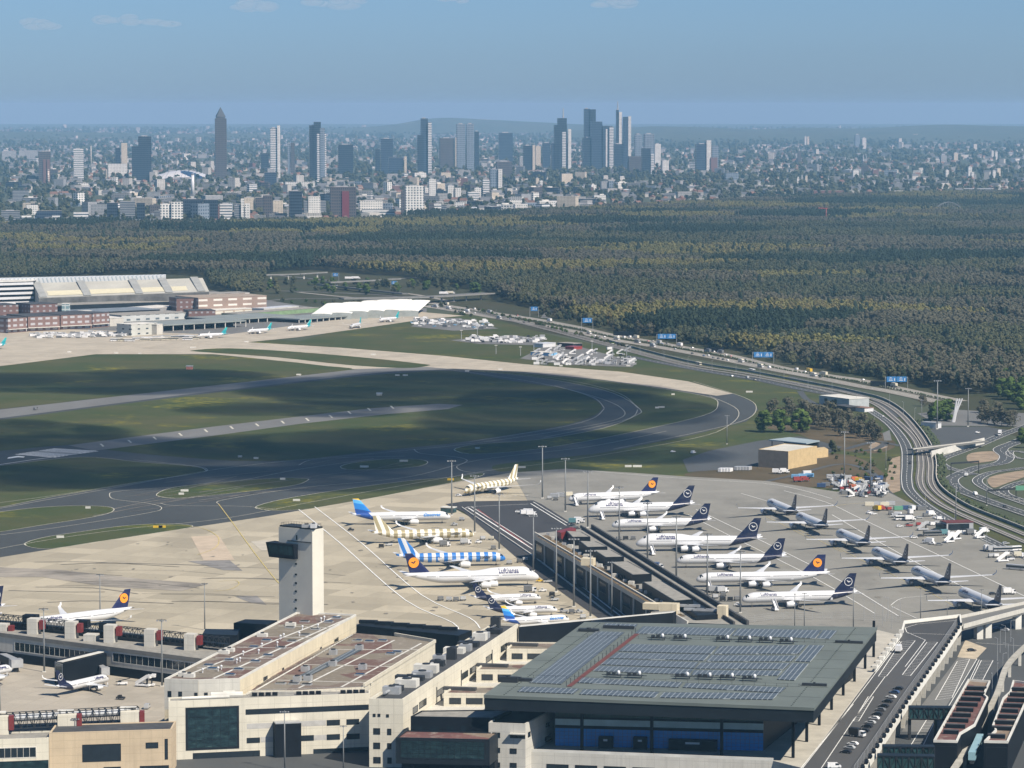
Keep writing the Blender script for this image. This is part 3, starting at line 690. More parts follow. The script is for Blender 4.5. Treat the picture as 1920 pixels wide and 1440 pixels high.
for n, t, lb in (((364, 631), (432, 625), 'leftmost, beside the grey cargo office'), ((456, 623), (517, 616), 'in front of the long dark canopy'), ((530, 617), (592, 610), 'between the canopy and the low sheds'),
                 ((646, 615), (690, 603), 'turned away at the apron edge'), ((697, 602), (762, 594), 'in front of the white roofed hall'), ((-50, 652), (18, 645), 'cut by the left edge')):
    plane('a320', 'teal', n, t, 'white jet with teal tail on the cargo apron, ' + lb, group=GC)
# ---------------------------------------------------------------- terminal buildings
GA = math.radians(-12.6)
def panelmat(name, c, pw=6.0, ph=3.6, rough=.85):              # rendered panels with joints, faint streaks and patchy weathering
    m, nt, b = nodes(name); v = coord(nt, 'World'); mp = N(nt, 'ShaderNodeMapping'); mp.inputs['Rotation'].default_value = (0, 0, -GA); nt.links.new(v, mp.inputs[0])
    x, y, z = sep(nt, mp.outputs[0]); nr = N(nt, 'ShaderNodeMapping'); nr.inputs['Rotation'].default_value = (0, 0, -GA); nt.links.new(N(nt, 'ShaderNodeNewGeometry').outputs['Normal'], nr.inputs[0])
    side = math_n(nt, 'GREATER_THAN', math_n(nt, 'ABSOLUTE', sep(nt, nr.outputs[0])[0]), .7)
    u = math_n(nt, 'ADD', math_n(nt, 'MULTIPLY', x, math_n(nt, 'SUBTRACT', 1, side)), math_n(nt, 'MULTIPLY', y, side))
    ju = math_n(nt, 'LESS_THAN', math_n(nt, 'FRACT', math_n(nt, 'DIVIDE', math_n(nt, 'ADD', u, 900), pw)), .03); jz = math_n(nt, 'LESS_THAN', math_n(nt, 'FRACT', math_n(nt, 'DIVIDE', math_n(nt, 'ADD', z, 90), ph)), .05)
    f = noise(nt, v, .14, 4, .6); s = noise(nt, v, .5, 3, .6, (1, 1, .06))
    cc = ramp(nt, f, [(.3, [k * .9 for k in c]), (.7, [min(1, k * 1.07) for k in c])])
    cc = mix(nt, cc, [k * .72 for k in c], math_n(nt, 'MULTIPLY', ramp(nt, s, [(.5, (0, 0, 0)), (.75, (1, 1, 1))]), .5))
    cc = mix(nt, cc, [k * .62 for k in c], math_n(nt, 'MULTIPLY', math_n(nt, 'MAXIMUM', ju, jz), .55))
    nt.links.new(cc, b.inputs['Base Color']); b.inputs['Roughness'].default_value = rough; MATS[name] = m; return m
CREAM = panelmat('cream_render', (.60, .565, .47)); CREAMY = panelmat('yellow_cream_render', (.60, .53, .39), 9, 5); GREYW = panelmat('pale_grey_render', (.50, .485, .44), 5, 3.4)
TAN = panelmat('tan_cladding', (.50, .40, .275), 4, 3); DCLAD = M('dark_cladding', (.012, .016, .021), .5, .15, .15, spec=.2); BLKCLAD = M('black_cladding', (.007, .009, .013), .55, .2, .1, spec=.15)
ROOFG = M('hall_roof_membrane', (.115, .135, .125), .75, .1, .04); GROOF = M('grey_gravel_roof', (.25, .24, .215), .9, .15, .3); DROOF = M('dark_roof', (.05, .052, .056), .8, .2, .2)
STEEL = M('dark_steel', (.03, .033, .038), .55, .1, .3, .3); REDBOX = M('red_cladding', (.17, .025, .025), .5, .1, .3); LSTEEL = M('galvanised_steel', (.42, .43, .44), .5, .1, .3, .4)
PALECONC = M('pale_concrete', (.56, .55, .51), .85, .12, .1); PAVE = M('forecourt_paving', (.40, .375, .32), .85, .1, .15)
def gravel_mat(name, cols):
    m, nt, b = nodes(name); v = coord(nt, 'World')
    vo = N(nt, 'ShaderNodeTexVoronoi'); vo.inputs['Scale'].default_value = .055; nt.links.new(v, vo.inputs['Vector'])
    a = N(nt, 'ShaderNodeSeparateColor'); nt.links.new(vo.outputs['Color'], a.inputs[0])
    c = ramp(nt, a.outputs[0], [(i / len(cols), c) for i, c in enumerate(cols)], 'CONSTANT')
    f = noise(nt, v, .25, 4, .7); c = mix(nt, c, (.3, .27, .23), ramp(nt, f, [(.52, (0, 0, 0)), (.75, (.8, .8, .8))]))
    nt.links.new(c, b.inputs['Base Color']); b.inputs['Roughness'].default_value = .95; return m
REDROOF = gravel_mat('sedum_gravel_roof', [(.12, .085, .07), (.155, .12, .095), (.19, .165, .13), (.12, .068, .055), (.17, .145, .11)])
DEEPRED = gravel_mat('red_gravel_roof', [(.12, .05, .044), (.14, .06, .05), (.19, .14, .1), (.11, .045, .04)])
class Wall:
    def __init__(s, a, b):
        s.a = Vector((a[0], a[1], 0)); s.d = (Vector((b[0], b[1], 0)) - s.a); s.L = s.d.length; s.d.normalize()
        n = Vector((s.d.y, -s.d.x, 0)); s.n = n if (CAM - s.a).dot(n) > 0 else -n
    def hit(s, x, y):
        d = FW + Vector((1, 0, 0)) * ((x - CX) / F) + UP * ((CY - y) / F)
        t = (s.a - CAM).dot(s.n) / d.dot(s.n); p = CAM + d * t
        return (p - s.a).dot(s.d), p.z
    def pt(s, u, z, out=0.0): return Vector((s.a.x, s.a.y, z)) + s.d * u + s.n * out
    def slab(s, mb, u0, u1, z0, z1, o0, o1, mi=0):
        P8 = [s.pt(u, z, o) for o in (o0, o1) for u, z in ((u0, z0), (u1, z0), (u1, z1), (u0, z1))]
        mb.add(P8, [(4, 5, 6, 7), (0, 3, 2, 1), (0, 1, 5, 4), (1, 2, 6, 5), (2, 3, 7, 6), (3, 0, 4, 7)], mi)
    def rect(s, x0, y0, x1, y1):
        u0, z1 = s.hit(x0, y0); _, z0 = s.hit(x0, y1); u1, _ = s.hit(x1, y0); return min(u0, u1), max(u0, u1), min(z0, z1), max(z0, z1)
def window(parent, wall, r, mat=None, name='window', frame=.18, fm=None, px=True, mull=0, prows=0):
    u0, u1, z0, z1 = wall.rect(*r) if px else r
    mb = MB(); wall.slab(mb, u0, u1, z0, z1, -.2, .06); w = mb.build(name, mat or GLASS, parent)
    if frame:
        mb = MB(); f = frame
        for q in ((u0 - f, u1 + f, z1, z1 + f), (u0 - f, u1 + f, z0 - f, z0), (u0 - f, u0, z0, z1), (u1, u1 + f, z0, z1)): wall.slab(mb, *q, -.2, .14)
        for i in range(1, mull): u = u0 + (u1 - u0) * i / mull; wall.slab(mb, u - .06, u + .06, z0, z1, .06, .13)
        for i in range(1, prows): z = z0 + (z1 - z0) * i / prows; wall.slab(mb, u0, u1, z - .05, z + .05, .06, .12)
        mb.build('frame', fm or DCLAD, w)
    return w
def pxy(pts, z): return [P(x, y, z) for x, y in pts]
def building(name, label, pts, z1, wallm, roofm, z0=0.0, cat='building', parapet=.9, pm=None):
    w = pxy(pts, z1) if not isinstance(pts[0], Vector) else pts
    c = sum(w, Vector()) / len(w); root = thing(name, (c.x, c.y, z0), label, cat)
    MB().prism(w, z0, z1, 0).build('wall', wallm, root)
    if parapet:
        inner = shrink(w, .7); mb = MB(); n = len(w)
        A = [Vector((p.x, p.y, z1 + .004)) for p in w]; B = [Vector((p.x, p.y, z1 + parapet)) for p in w]
        C = [Vector((p.x, p.y, z1 + parapet)) for p in inner]; D = [Vector((p.x, p.y, z1 + .004)) for p in inner]
        for i in range(n):
            j = (i + 1) % n; mb.add([A[i], A[j], B[j], B[i], C[j], C[i], D[j], D[i]], [(0, 1, 2, 3), (3, 2, 4, 5), (5, 4, 6, 7)])
        mb.build('parapet', pm or wallm, root)
    else: inner = shrink(w, .25)
    MB().poly([Vector((p.x, p.y, z1 + .05)) for p in inner]).build('roof', roofm, root)
    root['z1'] = z1; return root, [Vector((p.x, p.y, z1)) for p in w]
def shrink(w, d):
    n = len(w); ar = sum(w[i].x * w[(i + 1) % n].y - w[(i + 1) % n].x * w[i].y for i in range(n)); sg = 1 if ar > 0 else -1; out = []
    for i in range(n):
        a, b, c = w[i - 1], w[i], w[(i + 1) % n]
        e1 = (b - a).xy.normalized(); e2 = (c - b).xy.normalized()
        n1 = Vector((-e1.y, e1.x)) * sg; n2 = Vector((-e2.y, e2.x)) * sg; m = n1 + n2; m /= max(.35, m.dot(n1)); out.append(Vector((b.x + m.x * d, b.y + m.y * d, b.z)))
    return out
GA = math.radians(-12.6)
def skylight(parent, px, z, s=(3.6, 2.2), k='skylight'):
    p = P(px[0], px[1], z); mb = MB(); mb.box((p.x, p.y, z + .05), (s[0] + .7, s[1] + .7, .5), GA, 0); o = mb.build(k, LSTEEL, parent)
    MB().box((p.x, p.y, z + .552), (s[0], s[1], .3), GA).build('pane', GLASS, o); return o
def unit(parent, px, z, s=(3, 2.4, 1.8), mat=None, k='air_unit'):
    p = P(px[0], px[1], z); mb = MB(); mb.box((p.x, p.y, z + .05), (s[0], s[1], s[2]), GA); o = mb.build(k, mat or LSTEEL, parent)
    m2 = MB(); m2.tube([(p.x, p.y, z + s[2] + .05), (p.x, p.y, z + s[2] + .5)], s[1] * .33, 12); m2.build('fan_guard', STEEL, o); return o
def walkway(parent, px, z, w=1.2):
    mb = MB(); ribbon(mb, px, w, z + .12, 0); return mb.build('walkway', PALECONC, parent)
def railing(parent, pts, z, h=1.1, step=4, name='railing', mat=None):
    mb = MB()
    for a, b in zip(pts, pts[1:]):
        a = Vector((a.x, a.y, z)); b = Vector((b.x, b.y, z)); n = max(1, int((b - a).length / step)); up = Vector((0, 0, h))
        mb.obox(a + up, b + up, .09, .09); mb.obox(a + up * .55, b + up * .55, .06, .06)
        for i in range(n + 1): p = a.lerp(b, i / n); mb.obox(p, p + up, .09, .09)
    return mb.build(name, mat or STEEL, parent)
# --- departures hall
ZR, ZD = 33.0, 10.0
HP = pxy([(907, 1303), (1527, 1327), (1645, 1176), (1096, 1166)], ZR)
hall = thing('departures_hall', (sum(HP, Vector()) / 4).xy.to_3d(), 'large flat roofed departures hall with solar panels and a glazed front on dark columns', 'building')
NL, NR, FR, FL = HP
MB().prism(HP, ZR - 1.2, ZR, 0).build('roof', ROOFG, hall)
i2 = shrink(HP, .35); MB().prism([p for p in i2], ZR - 6, ZR - 1.204, 0).build('fascia', DCLAD, hall)
def Q(u, v, z=ZR): p = NL.lerp(NR, u).lerp(FL.lerp(FR, u), v); return Vector((p.x, p.y, z))
mb = MB()
for i in range(1, 9): v = i / 9; mb.obox(Q(.004, v, ZR + .04), Q(.996, v, ZR + .04), .25, .08)
for u in (.06, .93):
    for i in range(58): mb.box(Q(u, .01 + i / 59, ZR), (.6, .6, .25), GA)
mb.build('roof_seam', M('roof_seam_metal', (.07, .085, .08), .6, .1), hall)
# solar arrays
PVM, nt, b = nodes('solar_panel'); vv = coord(nt, 'World'); mp = N(nt, 'ShaderNodeMapping'); mp.inputs['Rotation'].default_value = (0, 0, -GA); nt.links.new(vv, mp.inputs[0])
br = N(nt, 'ShaderNodeTexBrick'); br.offset = 0; br.inputs['Scale'].default_value = 1; br.inputs['Brick Width'].default_value = 2.1; br.inputs['Row Height'].default_value = 3.4; br.inputs['Mortar Size'].default_value = .15
b.inputs['Specular IOR Level'].default_value = .2; br.inputs['Color1'].default_value = (.055, .068, .08, 1); br.inputs['Color2'].default_value = (.068, .082, .095, 1); br.inputs['Mortar'].default_value = (.33, .36, .37, 1)
nt.links.new(mp.outputs[0], br.inputs['Vector']); nt.links.new(br.outputs['Color'], b.inputs['Base Color']); b.inputs['Roughness'].default_value = .4
AR = [[(992, 1281), (1117, 1185), (1171, 1187), (1052, 1284)], [(970, 1298), (980, 1289), (1086, 1293), (1075, 1302)], [(1083, 1281), (1092, 1272), (1280, 1281), (1272, 1290)], [(1086, 1303), (1094, 1294), (1236, 1299), (1228, 1309)],
      [(1280, 1290), (1287, 1282), (1474, 1291), (1463, 1300)], [(1237, 1309), (1244, 1300), (1461, 1301), (1448, 1313)], [(1112, 1259), (1124, 1250), (1300, 1256), (1292, 1266)], [(1127, 1247), (1140, 1237), (1310, 1243), (1302, 1254)],
      [(1143, 1235), (1156, 1225), (1330, 1229), (1320, 1240)], [(1160, 1222), (1177, 1209), (1345, 1213), (1333, 1227)], [(1350, 1213), (1512, 1211), (1498, 1227), (1338, 1227)], [(1334, 1230), (1494, 1231), (1484, 1241), (1324, 1241)],
      [(1314, 1244), (1482, 1245), (1470, 1256), (1304, 1255)], [(1302, 1258), (1466, 1259), (1459, 1268), (1296, 1267)], [(1517, 1211), (1546, 1212), (1519, 1242), (1490, 1241)], [(1485, 1245), (1516, 1246), (1490, 1277), (1457, 1275)],
      [(1190, 1189), (1206, 1176), (1380, 1180), (1368, 1193)], [(1372, 1193), (1384, 1180), (1540, 1183), (1529, 1198)], [(1544, 1183), (1570, 1184), (1556, 1199), (1531, 1198)], [(1130, 1176), (1136, 1170), (1196, 1172), (1190, 1178)]]
for a in AR:
    w4 = pxy(a, ZR); mb = MB(); mb.prism(w4, ZR + .12, ZR + .4, 0); mb.build('solar_array', PVM, hall)
mb = MB(); pts = ribbon(mb, [(1067, 1287), (1196, 1187)], 2.2, ZR + .2, 0); strip = mb.build('roof_walkway', M('red_walkway', (.12, .035, .03), .8, .2, .3), hall)
mb = MB()
for i in range(19): p = pts[0].lerp(pts[1], i / 18) + Vector((-1.1, 0, 0)); mb.obox(p, p + Vector((0, 0, 2.2)), .22, .22)
mb.build('post_row', STEEL, strip)
def roof_fan(px):
    p = P(px[0], px[1], ZR); mb = MB(); mb.box((p.x, p.y, ZR + .9), (6.5, 2.6, .3), GA); mb.box((p.x, p.y, ZR + .9), (10, .3, .25), GA)
    for dx in (-2.8, 2.8):
        for dy in (-1, 1): mb.obox((p.x + dx, p.y + dy, ZR), (p.x + dx, p.y + dy, ZR + 1), .2, .2)
    for dx in (-2.2, 0): mb.box((p.x + dx, p.y, ZR + 1.2), (1.4, 1.8, 1.0), GA)
    o = mb.build('roof_fan', STEEL, hall); m2 = MB(); m2.ball((p.x + 1.9, p.y, ZR + 2.0), (.72, .72, .95), 12, 8); m2.build('cowl', PW, o, True)
for q in [(1234, 1200), (1276, 1201), (1356, 1203), (1397, 1204), (1436, 1205), (1475, 1207), (1151, 1270), (1190, 1271), (1280, 1273), (1322, 1274), (1364, 1275), (1406, 1277)]: roof_fan(q)
for q, s in (((1104, 1184), (9, 3, 1.2)), ((953, 1279), (8, 2.5, 2.2)), ((975, 1277), (10, 2, 1.2)), ((1527, 1286), (10, 1.5, 1)), ((1592, 1206), (12, 1.5, 1)), ((1160, 1179), (14, 1.2, 1.4))): unit(hall, q, ZR, s, STEEL)
mb = MB()
for v in (.22, .77):
    for i in range(26): p = Q(.08 + .86 * i / 25, v); mb.obox(p, p + Vector((0, 0, 1.3)), .12, .12)
    mb.obox(Q(.06, v, ZR + 1.2), Q(.95, v, ZR + 1.2), .06, .06)
mb.build('roof_railing', STEEL, hall)
# hall podium, forecourt and glazed front
fc = pxy([(984, 1409), (1450, 1426.5), (1504, 1440), (1690, 1192), (1640, 1180), (1110, 1172), (1010, 1330), (1040, 1390)], ZD)
MB().prism(fc, 0, ZD, 0).build('podium', GREYW, hall)
MB().poly([Vector((p.x, p.y, ZD + .03)) for p in shrink(fc, .4)]).build('forecourt', PAVE, hall)
G0, G1 = P(1041, 1398, ZD), P(1431, 1408, ZD); gw = Wall(G0, G1)
SKYREFG = M('blue_glass', (.008, .2, .56), .25, .08, .2, spec=.6); PALEG = M('pale_glass_band', (.32, .45, .5), .3, .1, .2); DARKG = M('dark_green_glass', (.02, .05, .055), .12, .5, .15)  # lower glazing: the sky's blue reflection is painted into its base colour
gl = MB(); L = gw.L
for z0, z1, o0, mi in ((ZD, 17.2, 0, 0), (17.2, 18.4, .3, 1), (18.4, 21, .1, 2), (21, 21.8, .3, 1), (21.8, 27.0, .15, 3)):
    mb = MB(); gw.slab(mb, 0, L, z0, z1, -.5, o0); o = mb.build('glazing_band', [SKYREFG, BLKCLAD, PALEG, DARKG][mi], hall)
    if mi in (0, 3):
        m2 = MB(); n = 46
        for i in range(n + 1): u = L * i / n; gw.slab(m2, u - .05, u + .05, z0, z1, o0, o0 + .12)
        for k in range(1, 5): z = z0 + (z1 - z0) * k / 5; gw.slab(m2, 0, L, z - .04, z + .04, o0, o0 + .08)
        m2.build('mullion', M('blue_mullion', (.02, .06, .16), .5, 0) if mi == 0 else STEEL, o)
back = [gw.pt(0, 0, -.6), gw.pt(L, 0, -.6), P(1600, 1230, 20), P(1110, 1190, 20)]
MB().prism(back, ZD, 27, 0).build('hall_core', BLKCLAD, hall)
for x0, y0, x1, y1 in ((1124, 1379, 1150, 1399), (1189, 1380, 1214, 1401), (1255, 1384, 1345, 1404)):
    u0, u1, z0, z1 = gw.rect(x0, y0, x1, y1); mb = MB(); gw.slab(mb, u0, u1, ZD + .03, min(z1, 15), .2, 4); d = mb.build('entrance_porch', BLKCLAD, hall)
    mb = MB(); gw.slab(mb, u0 + (u1 - u0) * .35, u1 - (u1 - u0) * .35, min(z1, 15) - 1.5, min(z1, 15) - .7, 4, 4.1); mb.build('sign_panel', M('pale_sign_face', (.5, .52, .55), .5, 0), d)  # sign panel is one even pale grey
COLS = [(1091, 1408.5), (1119, 1398.5), (1222, 1413.5), (1247, 1402.5), (1353, 1418.5), (1378, 1405), (1487, 1421), (1512.5, 1391), (1536, 1360), (1559, 1331), (1581, 1304), (1602, 1278), (1622, 1254), (1638, 1232)]
for x, y in COLS:
    p = P(x, y, ZD); MB().box((p.x, p.y, ZD + .03), (1.15, 1.15, ZR - 6 - ZD), GA).build('column', BLKCLAD, hall)
fw = Wall(P(984, 1409, ZD), P(1450, 1426.5, ZD))
for i in range(8): u = 9 + i * 11.5; window(hall, fw, (u, u + 8.5, 2.5, 5.2), px=False)
mb = MB(); fw.slab(mb, 0, fw.L, ZD, ZD + 1.1, -.3, 0); mb.build('balustrade', PALECONC, hall)
# left side wall of the forecourt
a, c = P(1010, 1340, 22), gw.pt(0, 0); sw_ = Wall(P(985, 1361, 21.5), c)
# --- stair tower block in front of the hall
tb, w = building('stair_block', 'pale grey stair tower with small windows between the glass bay and the hall forecourt', [(916, 1359), (985, 1361.5), (1040, 1333), (950, 1330)], 21.5, GREYW, BLKCLAD)
wl = Wall(w[0], w[1])
for r in [(924, 1374, 937, 1382), (957, 1376, 984, 1383), (925, 1402.5, 937, 1410), (957, 1404, 968, 1412), (925, 1430, 937, 1438), (957, 1431, 968, 1438.5)]: window(tb, wl, r)
u0, u1, z0, z1 = wl.rect(957, 1373.5, 984.5, 1375.5); mb = MB(); wl.slab(mb, u0, u1 + .5, z0, z0 + .4, 0, 2.2); mb.build('window_hood', GREYW, tb)
wr = Wall(w[1], w[2])
for r in [(1024, 1357, 1030, 1364), (1022, 1383, 1034, 1392), (990, 1374, 994, 1382)]: window(tb, wr, r)
# --- glass bay
p0 = P(742, 1385, 18); p1 = P(918, 1389, 18); bw = Wall(p0, p1); dv = Vector((math.sin(-GA), math.cos(GA), 0))
gb, w = building('glass_bay', 'dark framed glass bay with red roof jutting out beside the stair tower', [p0, p1, p1 + dv * 16, p0 + dv * 16], 18.0, DCLAD, DEEPRED, z0=8.2, parapet=.5)
GREENG, nt, b = nodes('painted_reflection_glass'); f = noise(nt, coord(nt, 'World'), .28, 4, .65, (1, 1, 2.5)); nt.links.new(ramp(nt, f, [(.4, (.008, .018, .024)), (.62, (.018, .042, .05)), (.78, (.06, .1, .1))]), b.inputs['Base Color']); b.inputs['Roughness'].default_value = .15  # mottled reflections painted into the glass colour with noise
window(gb, bw, (752, 1388, 908, 1420), GREENG, 'glass_front', .35, mull=14, prows=4)
for u in (6, 34): MB().box(bw.pt(u, 0, -5), (.9, .9, 8.2), GA).build('column', DCLAD, gb)
MB().prism([p0 + dv * 9, p1 + dv * 9, p1 + dv * 40, p0 + dv * 40], 0, 7.9).build('base', BLKCLAD, gb)
# dark wall and roof behind the bay
db, w = building('link_block', 'black clad link block with a flat roof behind the red roofed glass bay', [(770, 1345), (925, 1348), (960, 1332), (790, 1334)], 22.6, BLKCLAD, GROOF, parapet=.4)
wl = Wall(w[0], w[1])
for r in ((779, 1362, 793, 1369), (806, 1362, 823, 1369), (838, 1362, 850, 1369), (865, 1361, 873, 1371)): window(db, wl, r, frame=0)
# --- office wing W
wg, w = building('office_wing', 'long cream office wing running back beside the hall, with plant along its roof', [(692, 1315), (756, 1316), (971.5, 1174), (925, 1172)], 27.0, CREAM, DROOF, parapet=1.1)
wf = Wall(w[0], w[1]); wr = Wall(w[1], w[2])
for r in [(700, 1339, 703.5, 1343), (709, 1339, 712.5, 1343), (725, 1340, 728.5, 1344), (701, 1366, 712, 1376), (727, 1367, 733, 1377), (701, 1393, 712, 1403), (727, 1394, 733, 1404), (701, 1420, 713, 1430), (727, 1421, 733.5, 1431)]: window(wg, wf, r)
def sidewin(par, wall, x0, x1, ytop, h):
    u0, z1 = wall.hit(x0, ytop); u1, _ = wall.hit(x1, ytop); window(par, wall, (min(u0, u1), max(u0, u1), z1 - h, z1), px=False)
for x0, x1, yt in ((774, 783, 1328), (786, 799, 1318), (819, 832, 1296), (866, 877, 1264), (881, 892, 1254), (911, 922, 1233), (939, 950, 1213), (820, 832, 1323), (872, 878, 1288), (881, 888, 1281), (939, 950, 1238)): sidewin(wg, wr, x0, x1, yt, 2.4)
for x, y0, y1 in ((818, 1276, 1333), (864, 1244, 1288), (922, 1206, 1246)):
    u, z = wr.hit(x, y0 + 12); p = wr.pt(u, 0, .25); MB().tube([(p.x, p.y, 10), (p.x, p.y, z)], .16).build('downpipe', STEEL, wg)
LG = [(700, 1308), (930, 1168)]
for i, (t, s, m_) in enumerate([(.04, (7, 4, 3), LSTEEL), (.11, (6, 4, 2.2), STEEL), (.17, (9, 6, 3.2), PALECONC), (.23, (12, 4, 2), STEEL), (.3, (8, 5, 2.6), LSTEEL), (.37, (10, 5, 3.4), PALECONC), (.43, (6, 4, 2.4), STEEL), (.48, (5, 4, 4), LSTEEL), (.55, (4, 3, 5), STEEL), (.61, (9, 5, 2.4), PALECONC), (.67, (5, 4, 3), LSTEEL), (.73, (9, 5, 2.2), STEEL), (.79, (6, 5, 3.4), PALECONC), (.85, (6, 4, 2.6), LSTEEL), (.91, (7, 5, 2.2), STEEL), (.96, (4, 4, 5), STEEL)]):
    x = 712 + (932 - 712) * t; y = 1306 + (1172 - 1306) * t; unit(wg, (x + (6 if i % 2 else 14), y + (4 if i % 3 else 0)), 27, s, m_)
mb = MB()
for o_ in (0, 2): mb.tube([P(720 + o_, 1300, 28.5), P(800 + o_, 1249, 28.5), P(860, 1212, 28.5), P(930, 1172, 28.5)], .45)
mb.build('duct', LSTEEL, wg)
# --- stepped court wings
for k, (pts, yw, lb) in enumerate(((([(832, 1302), (960, 1303), (975, 1289), (850, 1289)]), 1307, 'nearest'), (([(893, 1258), (1000, 1259), (1020, 1247), (905, 1246)]), 1262, 'middle'), (([(950, 1219), (1070, 1220), (1085, 1207), (962, 1206)]), 1223, 'farthest'))):
    b_, w = building('court_wing', 'low cream cross wing between office wing and hall, %s of the three' % lb, pts, 22.0, CREAM, REDROOF, parapet=.6); b_['group'] = 'cross wings beside the hall'
    wl = Wall(w[0], w[1]); zz = 22 - .9
    for u in (2.5, 9.5, 17): window(b_, wl, (u, u + (4.5 if u < 5 else 6.5), 18.2, 20.4), px=False)
    q = pxy([(pts[0][0] + 30, pts[0][1] - 8)], 22)[0]; MB().box((q.x, q.y, 22.05), (14, 3, 1.2), GA).build('roof_plant', DROOF, b_)
tp = pxy([(758, 1350), (960, 1350), (1110, 1200), (975, 1195)], 17.0)
cb = MB().prism(tp, 0, 17, 0).build('terrace_podium', GREYW); tag(cb, 'terrace deck between the cream office wing and the hall', 'terrace')
# --- dark glazed wall beyond, with white end
dw = [P(972, 1176, 27), P(1262, 1149, 27), P(1268, 1146, 27), P(975, 1172, 27)]
dwb, w = building('curved_gate_wall', 'dark gate wall with a pale coping running to the pier root behind the hall', dw, 27.0, BLKCLAD, PALECONC, parapet=0)
eb, w = building('end_block', 'small cream end block at the pier root behind the hall', [(1218, 1152), (1263, 1150), (1266, 1145), (1222, 1147)], 25, CREAMY, GROOF, parapet=0)
# --- long block U (upper) and L (lower roof) and front block
ub, w = building('long_block', 'long block with skylights on red gravel roof below the control tower', [(308, 1276), (372, 1278), (450, 1275), (668, 1155), (610, 1152), (555, 1151)], 30.0, CREAMY, REDROOF, parapet=.8, pm=PALECONC)
for wa, rs in ((Wall(w[0], w[1]), [(315, 1296, 321, 1306), (335, 1297, 341, 1307), (365, 1299, 370, 1308)]), (Wall(w[1], w[2]), [(383, 1299, 389, 1308)])):
    for r in rs: window(ub, wa, r, frame=.1)
mb = MB(); wa = Wall(w[0], w[1]); wa.slab(mb, 0, wa.L, 18, 30.75, 0, .03); wa = Wall(w[1], w[2]); wa.slab(mb, .1, wa.L, 18, 30.75, 0, .03); mb.build('front_cladding', GREYW, ub)
wa = Wall(w[2], w[3])
for x, y in ((494, 1271), (498, 1269), (529, 1254), (600, 1215), (627, 1200), (631, 1197)): sidewin(ub, wa, x, x + 3, y, 2.6)
for x, y in ((365, 1155), (395, 1180), (590, 1185), (525, 1225), (520, 1115), (715, 1125), (705, 1018), (800, 968), (905, 1022), (990, 972), (1090, 925), (1165, 882), (1085, 825), (1265, 828), (1325, 798), (975, 870), (810, 1080)): skylight(ub, (300 + x / 4, 960 + y / 4), 30)
for pts in ([(345, 1268), (640, 1152)], [(400, 1272), (655, 1158)]): walkway(ub, pts, 30)
for a in (.2, .34, .5, .66, .82): walkway(ub, [(308 + 247 * a + 12, 1276 - 125 * a), (450 + 218 * a - 10, 1275 - 120 * a)], 30, .9)
for i in range(16): q = P(380 + i * 15 + (i * 37 % 23), 1262 - i * 7 + (i * 13 % 9), 30); mb = MB(); mb.tube([(q.x, q.y, 30), (q.x, q.y, 31.4)], .22, 8); mb.ball((q.x, q.y, 31.6), .55, 8, 6); mb.build('vent_pipe', PW, ub)
for q in ((345, 1268), (355, 1270), (420, 1226), (430, 1222), (492, 1194), (545, 1174)): unit(ub, q, 30, (4.5, 2.5, 1.6), PALECONC)
lb_, w = building('red_roof_block', 'lower block with red gravel roof, skylights and solar strip between two cream walls', [(462, 1299), (682, 1288), (816, 1205), (770, 1196), (667, 1187), (560, 1235)], 24.0, CREAM, REDROOF, parapet=0)
mb = MB(); q = pxy([(682, 1288), (816, 1205)], 24)
mb.obox(q[0] + Vector((0, 0, .7)), q[1] + Vector((0, 0, .7)), .8, 1.4); q2 = pxy([(816, 1205), (740, 1192)], 24); mb.obox(q2[0] + Vector((0, 0, .7)), q2[1] + Vector((0, 0, .7)), .8, 1.4); mb.build('parapet', CREAM, lb_)
for x, y in ((1480, 968), (1570, 975), (1670, 970), (905, 1290), (1005, 1292), (1100, 1298), (1500, 1225), (1780, 1055), (1730, 1068)): skylight(lb_, (300 + x / 4, 960 + y / 4), 24)
for x, y in ((1300, 1070), (1495, 1035), (1295, 1155), (1090, 1195), (1520, 1180), (1030, 1270), (1110, 1265)): unit(lb_, (300 + x / 4, 960 + y / 4), 24, (3.2, 3.2, 2.2))
mb = MB(); ribbon(mb, [(570, 1267), (672, 1217)], 4.5, 24.4, 0); mb.build('solar_strip', PVM, lb_)
for pts in ([(480, 1294), (660, 1190)], [(560, 1290), (740, 1200)], [(640, 1288), (790, 1206)], [(520, 1275), (700, 1280)], [(570, 1246), (745, 1250)], [(620, 1218), (790, 1218)]): walkway(lb_, pts, 24, 1.0)
railing(lb_, pxy([(480, 1292), (668, 1190)], 24), 24)
F0, F1 = P(316, 1317, 24.0), P(694, 1302, 24.0); fbw = [F0, F1, P(694, 1296, 24), P(470, 1297, 24), P(460, 1303, 24), P(316, 1310, 24)]
fb, w = building('front_block', 'pale front block with a huge square window and dark stair box at the lower left', fbw, 24.0, CREAM, GROOF, parapet=.5)
ff = Wall(F0, F1)
window(fb, ff, (352, 1331, 444, 1403), GREENG, 'square_window', .9, DCLAD, mull=6, prows=5)
for r in ((461, 1330.5, 691, 1339.5), (463, 1384, 487, 1393), (613, 1350.5, 637, 1360), (650, 1349, 673, 1358.5), (564, 1379.5, 588, 1389), (613, 1377.5, 637, 1387), (650, 1376.5, 674, 1386), (362, 1412.5, 487, 1423), (588, 1405, 691, 1414), (376, 1436, 640, 1444)): window(fb, ff, r, frame=.08)
